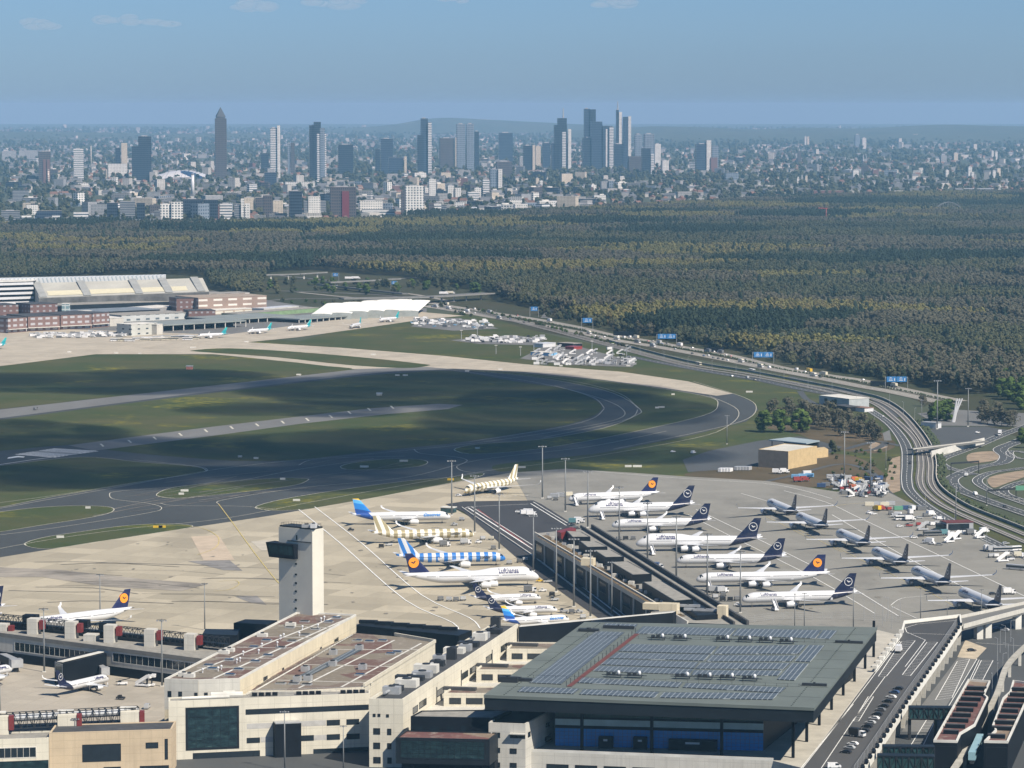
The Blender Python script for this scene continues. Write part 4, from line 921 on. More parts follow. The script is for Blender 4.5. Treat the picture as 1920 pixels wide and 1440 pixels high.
for r in ((463, 1357, 511, 1367), (563, 1352, 611, 1362), (588, 1378.5, 612, 1388), (489, 1382, 512, 1392)):
    u0, u1, z0, z1 = ff.rect(*r); mb = MB(); ff.slab(mb, u0, u1, z0, z1, -.1, .05); mb.build('grey_panel', M('grey_facade_panel', (.42, .41, .39), .8, .08, .4), fb)
u0, u1, z0, z1 = ff.rect(512, 1354, 561, 1440); mb = MB(); ff.slab(mb, u0, u1, 0, z1, 0, 5); sb = mb.build('stair_box', BLKCLAD, fb); mb = MB(); ff.slab(mb, u0 + .2, u1 - .2, z1, z1 + .5, .2, 4.8); mb.build('cap', LSTEEL, sb)
for g in ((472, 523), (555, 604), (638, 686)):
    for i in range(4):
        x = g[0] + (g[1] - g[0]) * i / 4; q = P(x + 5, 1306.5 - (x - 470) * .03, 24); MB().box((q.x, q.y + 1, 24.05), (2.1, 1.2, 1.4), 0).build('louvre_box', BLKCLAD, fb)
rp = [P(x, y, 24) for x, y in ((465, 1304), (690, 1297))]
railing(fb, rp, 24, 2.2, 2.6, 'roof_frame', LSTEEL)
for a_, b_, r_ in (((340, 1309.5), (430, 1306), .8), ((395, 1303.5), (455, 1302), 1.6), ((418, 1300), (440, 1299), 1.3)):
    q0, q1 = P(*a_, 25), P(*b_, 25); MB().tube([(q0.x, q0.y, 25), (q1.x, q1.y, 25)], r_ * .8, 10).build('duct', PALECONC, fb)
# --- tan block at lower left, white annexe
T0, T1 = P(92, 1376, 18), P(322, 1369, 18); dvl = Vector((0, 1, 0))
tn, w = building('tan_block', 'tan clad block with one wide dark window at the lower left', [T0, T1, T1 + dvl * 18, T0 + dvl * 18], 18.0, TAN, DROOF, parapet=.4)
tw = Wall(T0, T1)
for r, m_ in (((155, 1397, 226, 1428), 4), ((274, 1393, 296, 1402.5), 1), ((309.5, 1386, 314, 1423), 1), ((263, 1437, 316, 1443), 1), ((195, 1439, 226, 1444), 1)): window(tn, tw, r, frame=.15, mull=m_)
A0, A1 = P(-60, 1391, 16), P(91, 1386, 16)
an, w = building('white_annexe', 'pale annexe with a band of windows at the lower left corner', [A0, A1, A1 + dvl * 16, A0 + dvl * 16], 16.0, CREAM, GROOF, parapet=.6)
aw = Wall(A0, A1)
window(an, aw, (-50, 1405, 67, 1423), frame=.3, fm=PALECONC, mull=10); window(an, aw, (-60, 1431, 90, 1445), GREENG, frame=.2)
railing(an, [p + dvl * 15 + Vector((0, 0, 0)) for p in (A0, A1)], 16.3)
# --- control tower
TZ = 70.0; tw4 = pxy([(522.5, 987.5), (585.5, 993.5), (606.5, 990), (546, 984.5)], TZ)
tc = sum(tw4, Vector()) / 4
ct = thing('control_tower', (tc.x, tc.y, 0), 'tall pale slab control tower with a dark glazed cab on its left', 'tower')
MB().prism(tw4, 0, TZ).build('shaft', M('tower_render', (.60, .575, .5), .85, .04, .08), ct)
mb = MB(); mb.prism(shrink(tw4, .3), TZ, TZ + .8); mb.build('roof_edge', STEEL, ct)
railing(ct, shrink(tw4, .8) + [shrink(tw4, .8)[0]], TZ + .8, 1.2, 1.5)
unit(ct, (575, 989), TZ + .8, (4, 3, 1.4)); unit(ct, (588, 990), TZ + .8, (2.5, 2.5, 2), PW)
tf = Wall(tw4[0], tw4[1])
u0, z1 = tf.hit(507, 1015); u1, _ = tf.hit(558.5, 1015); _, z0 = tf.hit(540, 1046)
mb = MB(); d = tf.d; n = tf.n
lo = [tf.pt(u0 + 1.2, z0, 2.5), tf.pt(u1, z0, 2.5), tf.pt(u1, z0, -.05), tf.pt(u0 + 1.2, z0, -3)]
hi = [tf.pt(u0, z1, 3.4), tf.pt(u1, z1, 3.4), tf.pt(u1, z1, -.05), tf.pt(u0, z1, -3.2)]
mb.add(lo + hi, [(0, 1, 5, 4), (1, 2, 6, 5), (2, 3, 7, 6), (3, 0, 4, 7), (4, 5, 6, 7), (3, 2, 1, 0)]); cabn = mb.build('cab', BLKCLAD, ct)
mb = MB(); zz0 = z0 + (z1 - z0) * .25; zz1 = z0 + (z1 - z0) * .85; k = lambda z: 2.5 + .9 * (z - z0) / (z1 - z0) + .05
for i in range(5):
    a = u0 + 1.6 + (u1 - u0 - 2.2) * i / 5 + .15; b_ = u0 + 1.6 + (u1 - u0 - 2.2) * (i + 1) / 5 - .15
    mb.add([tf.pt(a, zz0, k(zz0)), tf.pt(b_, zz0, k(zz0)), tf.pt(b_, zz1, k(zz1)), tf.pt(a, zz1, k(zz1))], [(0, 1, 2, 3)])
mb.build('cab_glass', DARKG, cabn)
for y in (1057, 1077, 1093, 1108.5, 1124.5, 1140.5): window(ct, tf, (553.5, y - 1.3, 556.5, y + 1.3), frame=.1)
window(ct, tf, (555, 1003, 557.5, 1012), frame=0)
u0, u1, z0, z1 = tf.rect(540, 1012.5, 584, 1014); mb = MB(); tf.slab(mb, u0, u1, z0, z1, 0, .5); mb.build('ledge', STEEL, ct)
# ---------------------------------------------------------------- piers, viaduct, roads
# --- central pier
pw = [(1003, 1000), (1108, 990), (1400, 1172), (1290, 1168)]
pr, w = building('pier', 'long pier with a row of black plant boxes along its roof', pw, 15.0, BLKCLAD, GROOF, parapet=0)
lw = Wall(w[0], w[3]); rw = Wall(w[1], w[2])
mb = MB(); lw.slab(mb, 0, lw.L, 11.5, 15.9, -.3, .5); mb.build('coping_beam', GREYW, pr)
for i in range(14):
    u = 1 + (lw.L - 2) * i / 13; mb = MB(); lw.slab(mb, u - .9, u + .9, 0, 11.5, -.1, .6); mb.build('pilaster', GREYW, pr)
    if i < 13 and i % 2 == 0: window(pr, lw, (u + 3, u + 18, 4.5, 9.5), px=False, frame=.25, fm=STEEL, mull=5)
mb = MB(); fr_ = Wall(w[1], w[2]); fr_.slab(mb, 0, fr_.L, 15, 17.2, -1.2, 0); mb.build('edge_parapet', DROOF, pr)
mb = MB(); a = w[1] + Vector((-6, 0, .1)); b_ = w[2] + Vector((-6, 0, .1)); mb.obox(a + Vector((0, 0, .8)), b_ + Vector((0, 0, .8)), .9, 1.6); mb.build('inner_upstand', DROOF, pr)
sed = MB(); ribbon(sed, [(1016, 1004), (1272, 1156)], 7, 15.14, 0); sed.build('sedum_strip', M('sedum', (.13, .09, .045), .95, .35, .25), pr)
for (pts, z1) in (([(1060, 995), (1090, 997), (1107, 1006.5), (1072, 1007)], 20), ([(1085, 1014), (1117, 1015), (1139, 1025), (1100, 1026)], 20), ([(1112, 1031), (1146, 1031), (1170, 1044), (1134, 1045)], 20), ([(1144, 1054), (1177, 1052), (1222, 1076), (1185, 1078)], 20), ([(1204, 1091), (1241, 1089), (1300, 1124), (1264, 1127)], 20), ([(1266, 1127), (1300, 1125), (1346, 1152), (1306, 1154)], 17.5)):
    ww = pxy(pts, z1); o = MB().prism(ww, 15.06, z1).build('plant_box', BLKCLAD, pr); MB().poly([p + Vector((0, 0, .05)) for p in shrink(ww, .8)]).build('top', GROOF if z1 == 20 else DCLAD, o)
for q in ((1290, 1138), (1305, 1145), (1322, 1146)): unit(pr, q, 17.6, (12, 1.6, 1.2))
o = MB().prism(pxy([(1043, 996), (1072, 988), (1080, 991), (1052, 999)], 20), 15.06, 20).build('red_box', REDBOX, pr)
for i in range(26):
    x = 1022 + i * 9.6; y = 1004 + i * 5.75; s = ((2, 1.6, 1.4), (3, 2, 1.8), (1.4, 1.4, 2.2))[i % 3]; q = P(x + 6 + (i * 7 % 5), y + (i * 3 % 4), 15); MB().box((q.x, q.y, 15.06), s, -.3).build('roof_unit', [LSTEEL, GREYW, STEEL][i % 3], pr)
for q, s in (((1103, 1060), (7, 5, 4)), ((1226, 1142), (10, 6, 3)), ((1255, 1150), (9, 6, 5)), ((1355, 1158), (4.5, 5, 6))): p = P(q[0], q[1], 15); MB().box((p.x, p.y, 15.06), s, -.3).build('stair_head', CREAMY, pr)
# --- left truss pier (far) and near truss pier
def truss(parent, a, b, h, w_, n, mat=STEEL, name='truss'):
    mb = MB(); a = Vector(a); b = Vector(b); d = (b - a); side = Vector((-d.y, d.x, 0)).normalized() * w_ / 2; up = Vector((0, 0, h)); t = .28
    for s in (-1, 1):
        mb.obox(a + side * s, b + side * s, t, t); mb.obox(a + side * s + up, b + side * s + up, t, t)
    for i in range(n + 1):
        p = a.lerp(b, i / n)
        for s in (-1, 1): mb.obox(p + side * s, p + side * s + up, t * .8, t * .8)
        mb.obox(p - side + up, p + side + up, t * .8, t * .8); mb.obox(p - side, p + side, t * .7, t * .7)
        if i < n:
            q = a.lerp(b, (i + 1) / n)
            for s in (-1, 1): mb.obox(p + side * s + (up if i % 2 else Vector()), q + side * s + (Vector() if i % 2 else up), t * .7, t * .7)
    return mb.build(name, mat, parent)
e0, e1 = P(-60, 1181, 13), P(398, 1240, 13); dd = (e1 - e0).normalized(); nv = Vector((-dd.y, dd.x, 0))
tp_, w = building('truss_pier', 'left pier with strip windows, lift blocks and a steel truss walkway along its roof', [e0, e1, e1 + nv * 42, e0 + nv * 42], 13.0, GREYW, GROOF, parapet=0)
wl = Wall(e0, e1)
mb = MB(); wl.slab(mb, 0, wl.L, 11.8, 13.7, -.2, .35); mb.build('roof_edge', M('grey_roof_edge', (.2, .19, .17), .85, .1, .2), tp_)
mb = MB(); wl.slab(mb, 0, wl.L, 0.02, 4.6, -.2, .3); mb.build('dark_base', BLKCLAD, tp_)
for x0, x1, y0, y1 in ((28, 178, 1204, 1223), (212, 392, 1224, 1243)):
    u0, z1 = wl.hit(x0, y0); u1, _ = wl.hit(x1, y0 + (x1 - x0) * .129); z0 = z1 - 4.0
    window(tp_, wl, (u0, u1, z0, z1), px=False, frame=.35, fm=PALECONC, mull=16)
BL = [(8, 1171, 1184), (66, 1161, 1190), (137, 1167, 1198), (210, 1173, 1206), (286, 1181, 1213), (361, 1190, 1220)]
for x, yt, yb in BL:
    p = P(x - 4, yb, 13); z1 = zat(p, yt); o = MB().box((p.x, p.y + 3, 13.06), (5.0, 5.5, z1 - 13), GA).build('lift_block', GREYW, tp_)
    MB().box((p.x + 4.2, p.y + 1.8, z1 - 5), (2.2, 3.2, 4.3), GA).build('red_box', REDBOX, o)
p = P(170, 1203, 13); MB().box((p.x, p.y + 3, 13.06), (6, 6, 3.2), GA).build('stair_head', GREYW, tp_)
ta, tb2 = P(-50, 1176, 14.5), P(385, 1222, 14.5); off = nv * 15
truss(tp_, ta + off, tb2 + off, 4.6, 4, 44)
MB().obox(ta + off + Vector((0, 0, 1)), tb2 + off + Vector((0, 0, 1)), 3.4, 1.6).build('walkway_tube', DCLAD, tp_)
for x in (22, 120, 168): q = ta.lerp(tb2, (x + 50) / 435) + nv * 14; MB().box((q.x, q.y, 17.2), (7, 5, 3.6), GA).build('cab_box', BLKCLAD, tp_)
mb = MB(); q0, q1 = P(-60, 1172, 13), P(360, 1218, 13); mb.obox(q0 + nv * 6 + Vector((0, 0, .8)), q1 + nv * 6 + Vector((0, 0, .8)), 4, 1.5); mb.build('roof_plinth', DROOF, tp_)
db2, w2 = building('dark_gate_block', 'black gate block standing behind the red roofed long block, left of the control tower', [(438, 1168), (500, 1171), (520, 1163), (460, 1161)], 20, BLKCLAD, BLKCLAD, parapet=0)
db3, w2 = building('dark_gate_cab', 'lower black cab box beside the black gate block at the truss pier end', [(380, 1188), (403, 1190), (445, 1191), (450, 1180), (385, 1179)], 18, BLKCLAD, DCLAD, parapet=0)
bk, w2 = building('dark_rear_wing', 'low dark wing with strip roof behind the red roofed block', [(665, 1172), (860, 1192), (885, 1182), (690, 1164)], 16, BLKCLAD, DCLAD, parapet=0)
wl = Wall(w2[0], w2[1])
for i in range(6): q = P(690 + i * 30, 1171 + i * 2.6, 16); MB().box((q.x, q.y + 4, 16.06), (9, 2.4, 1.5), -.15).build('roof_plant', BLKCLAD, bk)
# near truss pier at the lower left
n0, n1 = P(-60, 1386, 14), P(262, 1371, 14)
np_ = thing('near_truss_walkway', ((n0 + n1) / 2).xy.to_3d(), 'steel truss walkway with pale lift blocks and red boxes above the tan block', 'walkway')
dn = (n1 - n0).normalized(); vn = Vector((-dn.y, dn.x, 0))
MB().prism([n0 + vn * 2, n1 + vn * 2, n1 + vn * 20, n0 + vn * 20], 0, 15.5).build('base', BLKCLAD, np_)
for x, yt, yb in ((-4, 1345, 1384), (124, 1342, 1377), (242, 1336, 1371)):
    p = P(x, yb, 15); z1 = zat(p, yt); o = MB().box((p.x, p.y + 4, 10), (7.6, 5, z1 - 10), .1).build('lift_block', CREAM, np_)
    MB().box((p.x + 4.9, p.y + 3.4, z1 - 5.5), (2.0, 3.4, 5.6), .1).build('red_box', REDBOX, o)
    MB().box((p.x - 1, p.y + 7, z1 + .6), (6.5, 2.6, .5), .1).build('top_frame', PALECONC, o)
a, b_ = P(-60, 1373, 17.5), P(262, 1356, 17.5); truss(np_, a + vn * 4, b_ + vn * 4, 6, 4.2, 26)
MB().tube([a + vn * 4 + Vector((0, 0, 4.2)), b_ + vn * 4 + Vector((0, 0, 4.2))], 1.6, 12).build('tube', LSTEEL, np_)
# jet bridges
def jet_bridge(label, pts, z, w_=4, h=3.6, leg=None):
    q = pxy(pts, z); r = thing('jet_bridge', q[0].xy.to_3d(), label, 'jet bridge')
    mb = MB()
    for a, b_ in zip(q, q[1:]): mb.obox(a, b_, w_, h)
    t = mb.build('tunnel', DCLAD, r); mb = MB()
    for a, b_ in zip(q, q[1:]): mb.obox(a + Vector((0, 0, h / 2 + .1)), b_ + Vector((0, 0, h / 2 + .1)), w_ * .8, .15)
    mb.build('roof', LSTEEL, t)
    for p in (q[0], q[-1]): MB().box((p.x, p.y, .02), (w_ * .5, w_ * .5, z - h / 2), 0).build('support', STEEL, r)
    p = q[-1]; MB().box((p.x, p.y, z - h / 2 - .3), (w_ * 1.25, w_ * 1.1, h + .6), .4).build('cab', LSTEEL, r); return r
q0, q1 = P(105, 1240, 11), P(196, 1224, 11)
gt = thing('gate_house', ((q0 + q1) / 2).xy.to_3d(), 'black glazed gate house jutting onto the stand beside the small navy tailed jet', 'gate house')
MB().prism([P(102, 1238, 11), P(120, 1244, 11), P(200, 1225, 11), P(185, 1219, 11)], 0, 11).build('wall', BLKCLAD, gt)
gw2 = Wall(P(102, 1238, 11), P(120, 1244, 11)); window(gt, gw2, (104, 1242, 117, 1258), DARKG, frame=.4, fm=PALECONC)
mb = MB(); mb.obox(P(112, 1241, 11.4), P(190, 1222, 11.4), 3, .3); mb.build('roof_strip', PALECONC, gt)
jet_bridge('grey jet bridge between the black gate house and the small navy tailed jet', [(178, 1246), (196, 1258)], 4.5, 3.2, 3)
jet_bridge('grey jet bridge at the left edge beside the strip window pier', [(5, 1232), (30, 1243)], 4.5, 4.5, 3.2)
# --- viaduct with elevated road
ZV = 10.0
vp = [(1504, 1440), (1690, 1192), (1696, 1169), (1800, 1157), (1802, 1174), (1763, 1232), (1707, 1311), (1640, 1412), (1612, 1452), (1480, 1475)]
vd = thing('viaduct', P(1700, 1300, 0), 'elevated road on tall tapered piers with a white parapet, right of the solar roof', 'viaduct')
MB().prism(pxy(vp, ZV + .06), ZV - 1.4, ZV + .06).build('deck', GREYW, vd)
o = struct(MB().poly([P(x, y, ZV + .12) for x, y in vp]).build('elevated_road', asph('viaduct_asphalt', (.075, .075, .076), .3)))
ed = [Vector((P(x, y, ZV).x, P(x, y, ZV).y, ZV)) for x, y in ((1612, 1452), (1640, 1411), (1707, 1310), (1763, 1231), (1802, 1173))]
mb = MB()
for a, b_ in zip(ed, ed[1:]): mb.obox(a + Vector((.4, 0, -.4)), b_ + Vector((.4, 0, -.4)), .8, 2.9)
mb.build('parapet', M('white_parapet', (.66, .65, .6), .8, .08, .2), vd)
tot = [0]
for a, b_ in zip(ed, ed[1:]): tot.append(tot[-1] + (b_ - a).length)
def along(t):
    s = t * tot[-1]
    for i in range(len(ed) - 1):
        if s <= tot[i + 1] + 1e-6: return ed[i].lerp(ed[i + 1], (s - tot[i]) / (tot[i + 1] - tot[i]))
ev = (ed[-1] - ed[0]).normalized(); ang = math.atan2(ev.y, ev.x)
for i in range(21):
    p = along(i / 20) + Vector((-1.2, 0, 0)); mb = MB()
    c, s = math.cos(ang), math.sin(ang); f = lambda x, y, z: Vector((p.x + x * c - y * s, p.y + x * s + y * c, z))
    vs = [f(-.5, -.9, 0), f(.5, -.9, 0), f(.5, .7, 0), f(-.5, .7, 0), f(-.6, -1.5, ZV - 1.4), f(.6, -1.5, ZV - 1.4), f(.6, 1.2, ZV - 1.4), f(-.6, 1.2, ZV - 1.4)]
    mb.add(vs, [(0, 1, 5, 4), (1, 2, 6, 5), (2, 3, 7, 6), (3, 0, 4, 7), (4, 5, 6, 7)]); mb.build('pier', GREYW, vd)
for i in range(34): p = along((i + .5) / 34); MB().box((p.x + .4, p.y, ZV + 1.06), (1.2, 4.2, 1.0), ang - math.pi / 2).build('planter', BLKCLAD, vd)
mb = MB()
for i in range(90):
    p = along((i + .3) / 90) + Vector((-2.2, 0, 0)); q = along((i + 1.3) / 90 if i < 89 else 1) + Vector((-2.2, 0, 0)); mb.obox(p + Vector((0, 0, .1)), p + Vector((0, 0, 3.4)), .16, .16); mb.obox(p + Vector((0, 0, 3.3)), q + Vector((0, 0, 3.3)), .08, .08)
mb.build('screen_fence', LSTEEL, vd)
mb = MB()
for a, b_ in (((1696, 1170), (1800, 1158)), ((1800, 1158), (1802, 1174)), ((1690, 1193), (1696, 1170)), ((1640, 1260), (1690, 1193))):
    a, b_ = P(*a, ZV), P(*b_, ZV); mb.obox(a + Vector((0, 0, .5)), b_ + Vector((0, 0, .5)), .7, 2.4)
mb.build('end_wall', MATS['white_parapet'], vd)
for i in range(9): p = P(1640 + 50 * i / 8, 1260 - 67 * i / 8, ZV); MB().box((p.x, p.y, ZV + 1.75), (2.0, 3.0, 1.4), ang - 1.57).build('planter', PALECONC, vd)
# ramp to the right
rm = thing('ramp_bridge', P(1870, 1150, 0), 'concrete ramp bridge descending to the right from the viaduct end', 'bridge')
ra = [P(1798, 1160, ZV), P(1850, 1149, ZV), P(1935, 1130, 9.0), P(2010, 1108, 7)]; rb_ = [P(1806, 1176, ZV), P(1858, 1162, ZV), P(1935, 1142, 9.0), P(2010, 1122, 7)]
mb = MB()
for i in range(3): mb.add([ra[i], ra[i + 1], rb_[i + 1], rb_[i]] + [v - Vector((0, 0, 1.6)) for v in (ra[i], ra[i + 1], rb_[i + 1], rb_[i])], [(0, 3, 2, 1), (4, 5, 6, 7), (0, 1, 5, 4), (2, 3, 7, 6)])
mb.build('deck', GREYA, rm); mb = MB()
for e in (ra, rb_):
    for a, b_ in zip(e, e[1:]): mb.obox(a + Vector((0, 0, .4)), b_ + Vector((0, 0, .4)), .5, 2.2)
mb.build('parapet', GREYW, rm)
for x, y in ((1836, 1168), (1852, 1166), (1908, 1150), (1925, 1146)): p = P(x, y, 8.6); MB().box((p.x, p.y + 2, 0), (3.5, 3.2, 8.5), .4).build('pier', PALECONC, rm)
# deck markings (ladders of parking bays) and lower car park
vm = MB()
def ladder(a, b_, c, d, n, z, w_=.22, edges=True):
    A, B, C, D = (P(*q, z) for q in (a, b_, c, d))
    for i in range(n + 1): p = A.lerp(B, i / n); q = D.lerp(C, i / n); ribbon(vm, [p, q], w_, z, 0, world=True)
    if edges: ribbon(vm, [A, B], w_ * 1.4, z, 0, world=True); ribbon(vm, [D, C], w_ * 1.4, z, 0, world=True)
Z2 = ZV + .16
ladder((1647, 1268), (1690, 1203), (1716, 1201), (1662, 1268), 18, Z2); ladder((1692, 1265), (1738, 1204), (1758, 1204), (1707, 1267), 24, Z2); ladder((1600, 1352), (1628, 1306), (1638, 1306), (1610, 1352), 14, Z2)
for p in ([(1505, 1440), (1570, 1357), (1622, 1288), (1687, 1202)], [(1540, 1440), (1600, 1350), (1660, 1268)], [(1500, 1442), (1600, 1320)], [(1697, 1250), (1735, 1200), (1700, 1185), (1697, 1177), (1720, 1170), (1795, 1163)], [(1700, 1187), (1790, 1190)]): ribbon(vm, p, .3, Z2, 0)
low = struct(MB().poly([P(x, y, .32) for x, y in ((1560, 1470), (1810, 1178), (2050, 1150), (2050, 1480))]).build('lower_road', ROAD))
o = struct(MB().poly([P(x, y, .385) for x, y in ((1795, 1232), (1810, 1200), (1850, 1215), (1830, 1236))]).build('pavement', M('sandy_paving', (.42, .36, .27), .9, .12, .2)))
o = struct(MB().poly([P(x, y, .37) for x, y in ((1690, 1372), (1800, 1228), (1832, 1234), (1770, 1330), (1740, 1372))]).build('pavement', GREYA))
ladder((1754, 1312), (1795, 1240), (1818, 1236), (1785, 1308), 16, .4); ladder((1822, 1275), (1840, 1238), (1862, 1238), (1842, 1276), 14, .4); ladder((1700, 1410), (1740, 1345), (1756, 1345), (1725, 1410), 12, .4)
for p in ([(1775, 1330), (1832, 1235)], [(1806, 1300), (1836, 1237)], [(1830, 1205), (1930, 1212)]): ribbon(vm, p, .3, .4, 0)
struct(vm.build('parking_marking', WHITE))
# --- the two red roofed stations and their footbridges
def station(label, pts, z1, wins):
    b_, w = building('station_building', label, pts, z1, BLKCLAD, DEEPRED, parapet=1.0, pm=PALECONC)
    for x, y, s in wins: q = P(x, y, z1); o = MB().box((q.x, q.y, z1 + .06), (s, 2.6, 1.5), GA).build('rooflight', BLKCLAD, b_); MB().box((q.x, q.y, z1 + 1.562), (s * .96, 2.2, .12), GA).build('top', DROOF, o)
    return b_, w
s1, w = station('left of two black station buildings with red roofs, nearer the viaduct', [(1750, 1392), (1795, 1393), (1802, 1378), (1829, 1362), (1853, 1311), (1846, 1305), (1857, 1280), (1815, 1277)], 14,
    [(1831, 1294, 8.5), (1827, 1304, 8.5), (1820, 1314, 8.5), (1814, 1324, 8.5), (1809, 1334, 7), (1803, 1344, 7.5), (1797, 1354, 8), (1791, 1365, 8), (1783, 1376, 6)])
window(s1, Wall(w[0], w[1]), (1753, 1400, 1792, 1436), BLKCLAD, frame=.3)
s2, w = station('right of two black station buildings with red roofs, cut by the right edge', [(1845, 1393), (1890, 1394), (1925, 1318), (1945, 1285), (1899, 1279), (1893, 1300), (1880, 1312), (1860, 1364), (1866, 1372)], 14,
    [(1915, 1296, 8), (1911, 1306, 8), (1906, 1316, 8), (1899, 1326, 8), (1893, 1336, 7), (1890, 1347, 8), (1884, 1358, 8), (1878, 1369, 8), (1868, 1384, 7)])
window(s2, Wall(w[0], w[1]), (1850, 1402, 1888, 1436), BLKCLAD, frame=.3)
def footbridge(label, a, b_, z, h):
    A, B = P(*a, z), P(*b_, z); r = thing('footbridge', A.xy.to_3d(), label, 'footbridge', 'footbridges from the viaduct to the stations')
    MB().obox(A + Vector((0, 0, -h / 2)), B + Vector((0, 0, -h / 2)), 4.2, h).build('glazed_tube', DARKG, r); MB().obox(A + Vector((0, 0, .15)), B + Vector((0, 0, .15)), 5, .5).build('roof', DCLAD, r)
    MB().obox(A + Vector((0, 0, -h - .2)), B + Vector((0, 0, -h - .2)), 4.6, .5).build('floor', DCLAD, r)
    truss(r, A + Vector((0, 0, -h)), B + Vector((0, 0, -h)), h, 4.7, 9, STEEL)
    for t in (.02, .6): p = A.lerp(B, t); MB().box((p.x, p.y, 0), (1.2, 1.6, z - h - .3), 0).build('leg', STEEL, r)
footbridge('dark glazed footbridge farthest of the three between viaduct and station', (1704, 1326), (1788, 1327), 14, 4.5)
footbridge('dark glazed footbridge in the middle of the three between viaduct and station', (1655, 1399), (1752, 1400), 14, 4)
footbridge('dark glazed footbridge nearest of the three, at the bottom edge', (1645, 1416), (1752, 1418), 14, 5)
gd = MB(); gpts = [P(x, y, 7) for x, y in cr([(1780, 1455), (1825, 1385), (1868, 1305), (1885, 1255), (1912, 1222), (1950, 1190)], 6)]
for a, b_ in zip(gpts, gpts[1:]): gd.obox(a, b_, 2.4, 1.4)
gw_ = thing('guideway', gpts[0].xy.to_3d(), 'pale concrete guideway beam running between the two station buildings', 'guideway'); gd.build('beam', M('weathered_beam', (.36, .345, .3), .85, .15, .2), gw_)
for p in gpts[::4]: MB().box((p.x, p.y, 0), (1.4, 1.4, 6.2)).build('pier', GREYW, gw_)
tr = thing('people_mover', P(1829, 1400, 0), 'short pale blue people mover car standing between the stations', 'train')
a, b_ = P(1822, 1418, 9), P(1838, 1383, 9); MB().obox(a, b_, 2.8, 3.2).build('body', M('pale_blue_paint', (.25, .4, .45), .4, .05), tr); MB().obox(a.lerp(b_, .02) + Vector((0, 0, .4)), a.lerp(b_, .98) + Vector((0, 0, .4)), 2.86, 1.1).build('window_band', GLASS, tr)
MB().obox(a + Vector((0, 0, -2.4)), b_ + Vector((0, 0, -2.4)), 1.6, 1.4).build('undercarriage', STEEL, tr)
# --- roads to the right and the motorway
rd = MB(); wl_ = MB(); tk = MB(); mt = MB()
RA_ = [(1480, 716), (1560, 735), (1600, 750), (1630, 768), (1671, 797), (1698, 835), (1701, 870), (1700, 900), (1707, 922), (1741, 951), (1800, 985), (1870, 1020), (1960, 1060)]
ribbon(rd, RA_, 9.5, .30); ribbon(wl_, RA_, .3, .36, 6, (6, 6))
for dx in (-9.5, 9.5): ribbon(wl_, [(x + dx * (.8 if y < 800 else 1), y) for x, y in RA_[2:]], .35, .36)
T1 = [(880, 583), (1000, 611), (1130, 645), (1280, 684), (1400, 704), (1500, 723), (1560, 736), (1600, 744), (1642, 758), (1675, 783), (1707, 813), (1722, 837), (1727, 870), (1725, 900), (1733, 920), (1758, 942), (1792, 960), (1860, 990), (1960, 1032)]
T2 = [(880, 580), (1000, 607), (1130, 641), (1280, 680), (1400, 700), (1500, 719), (1560, 730), (1600, 739), (1650, 752), (1687, 775), (1717, 808), (1737, 840), (1745, 870), (1745, 903), (1760, 925), (1792, 947), (1822, 962), (1900, 993), (1970, 1022)]
for T in (T1, T2):
    ribbon(tk, T, 6.5, .42)
    for dx in (-4, 4): ribbon(mt, [(x + dx, y) for x, y in T], .65, .9)
struct(tk.build('railway_track', M('track_ballast', (.12, .115, .11), .95, .2, .4))); struct(mt.build('railway_kerb', M('pale_kerb', (.4, .38, .34), .85, .1, .2)))
R1 = [(1935, 795), (1885, 813), (1833, 835), (1792, 850), (1767, 860), (1763, 868), (1775, 876), (1797, 882), (1830, 890)]
R2 = [(1940, 815), (1905, 829), (1876, 842), (1888, 856), (1876, 868), (1833, 876), (1795, 891), (1783, 902), (1800, 918), (1850, 938), (1920, 962), (2000, 990)]
R3 = [(1960, 872), (1900, 880), (1858, 886), (1833, 899), (1843, 912), (1875, 927), (1920, 943), (1990, 968)]
R4 = [(1960, 895), (1915, 904), (1890, 913), (1882, 921), (1895, 930), (1940, 945)]
R5 = [(1930, 850), (1900, 845), (1893, 850), (1905, 858), (1940, 862)]
for R, w_ in ((R1, 9), (R2, 12), (R3, 8), (R4, 8), (R5, 6)):
    ribbon(rd, R, w_, .30 + .004 * w_); ribbon(wl_, R, .3, .42, 6, (5, 6))
    for s in (-1, 1): ribbon(wl_, [(x + s * w_ * 1.15, y + s * .4) for x, y in R], .35, .42)
ribbon(rd, [(1680, 782), (1640, 750), (1560, 726), (1480, 706)], 6, .28); ribbon(rd, [(1500, 1010), (1330, 838)], .1, .2, 0)
ribbon(rd, [(1180, 668), (1240, 680), (1330, 697), (1420, 712), (1500, 729), (1560, 740)], 13, .29); ribbon(wl_, [(1180, 668), (1240, 680), (1330, 697), (1420, 712), (1500, 729), (1560, 740)], .3, .36, 6, (6, 6))
sheet('car_park', [(1728, 808), (1770, 800), (1850, 800), (1890, 806), (1850, 830), (1780, 836), (1735, 828)], .24, ROAD)
sheet('car_park', [(1720, 775), (1790, 768), (1930, 775), (1930, 800), (1760, 798)], .22, GREYA)
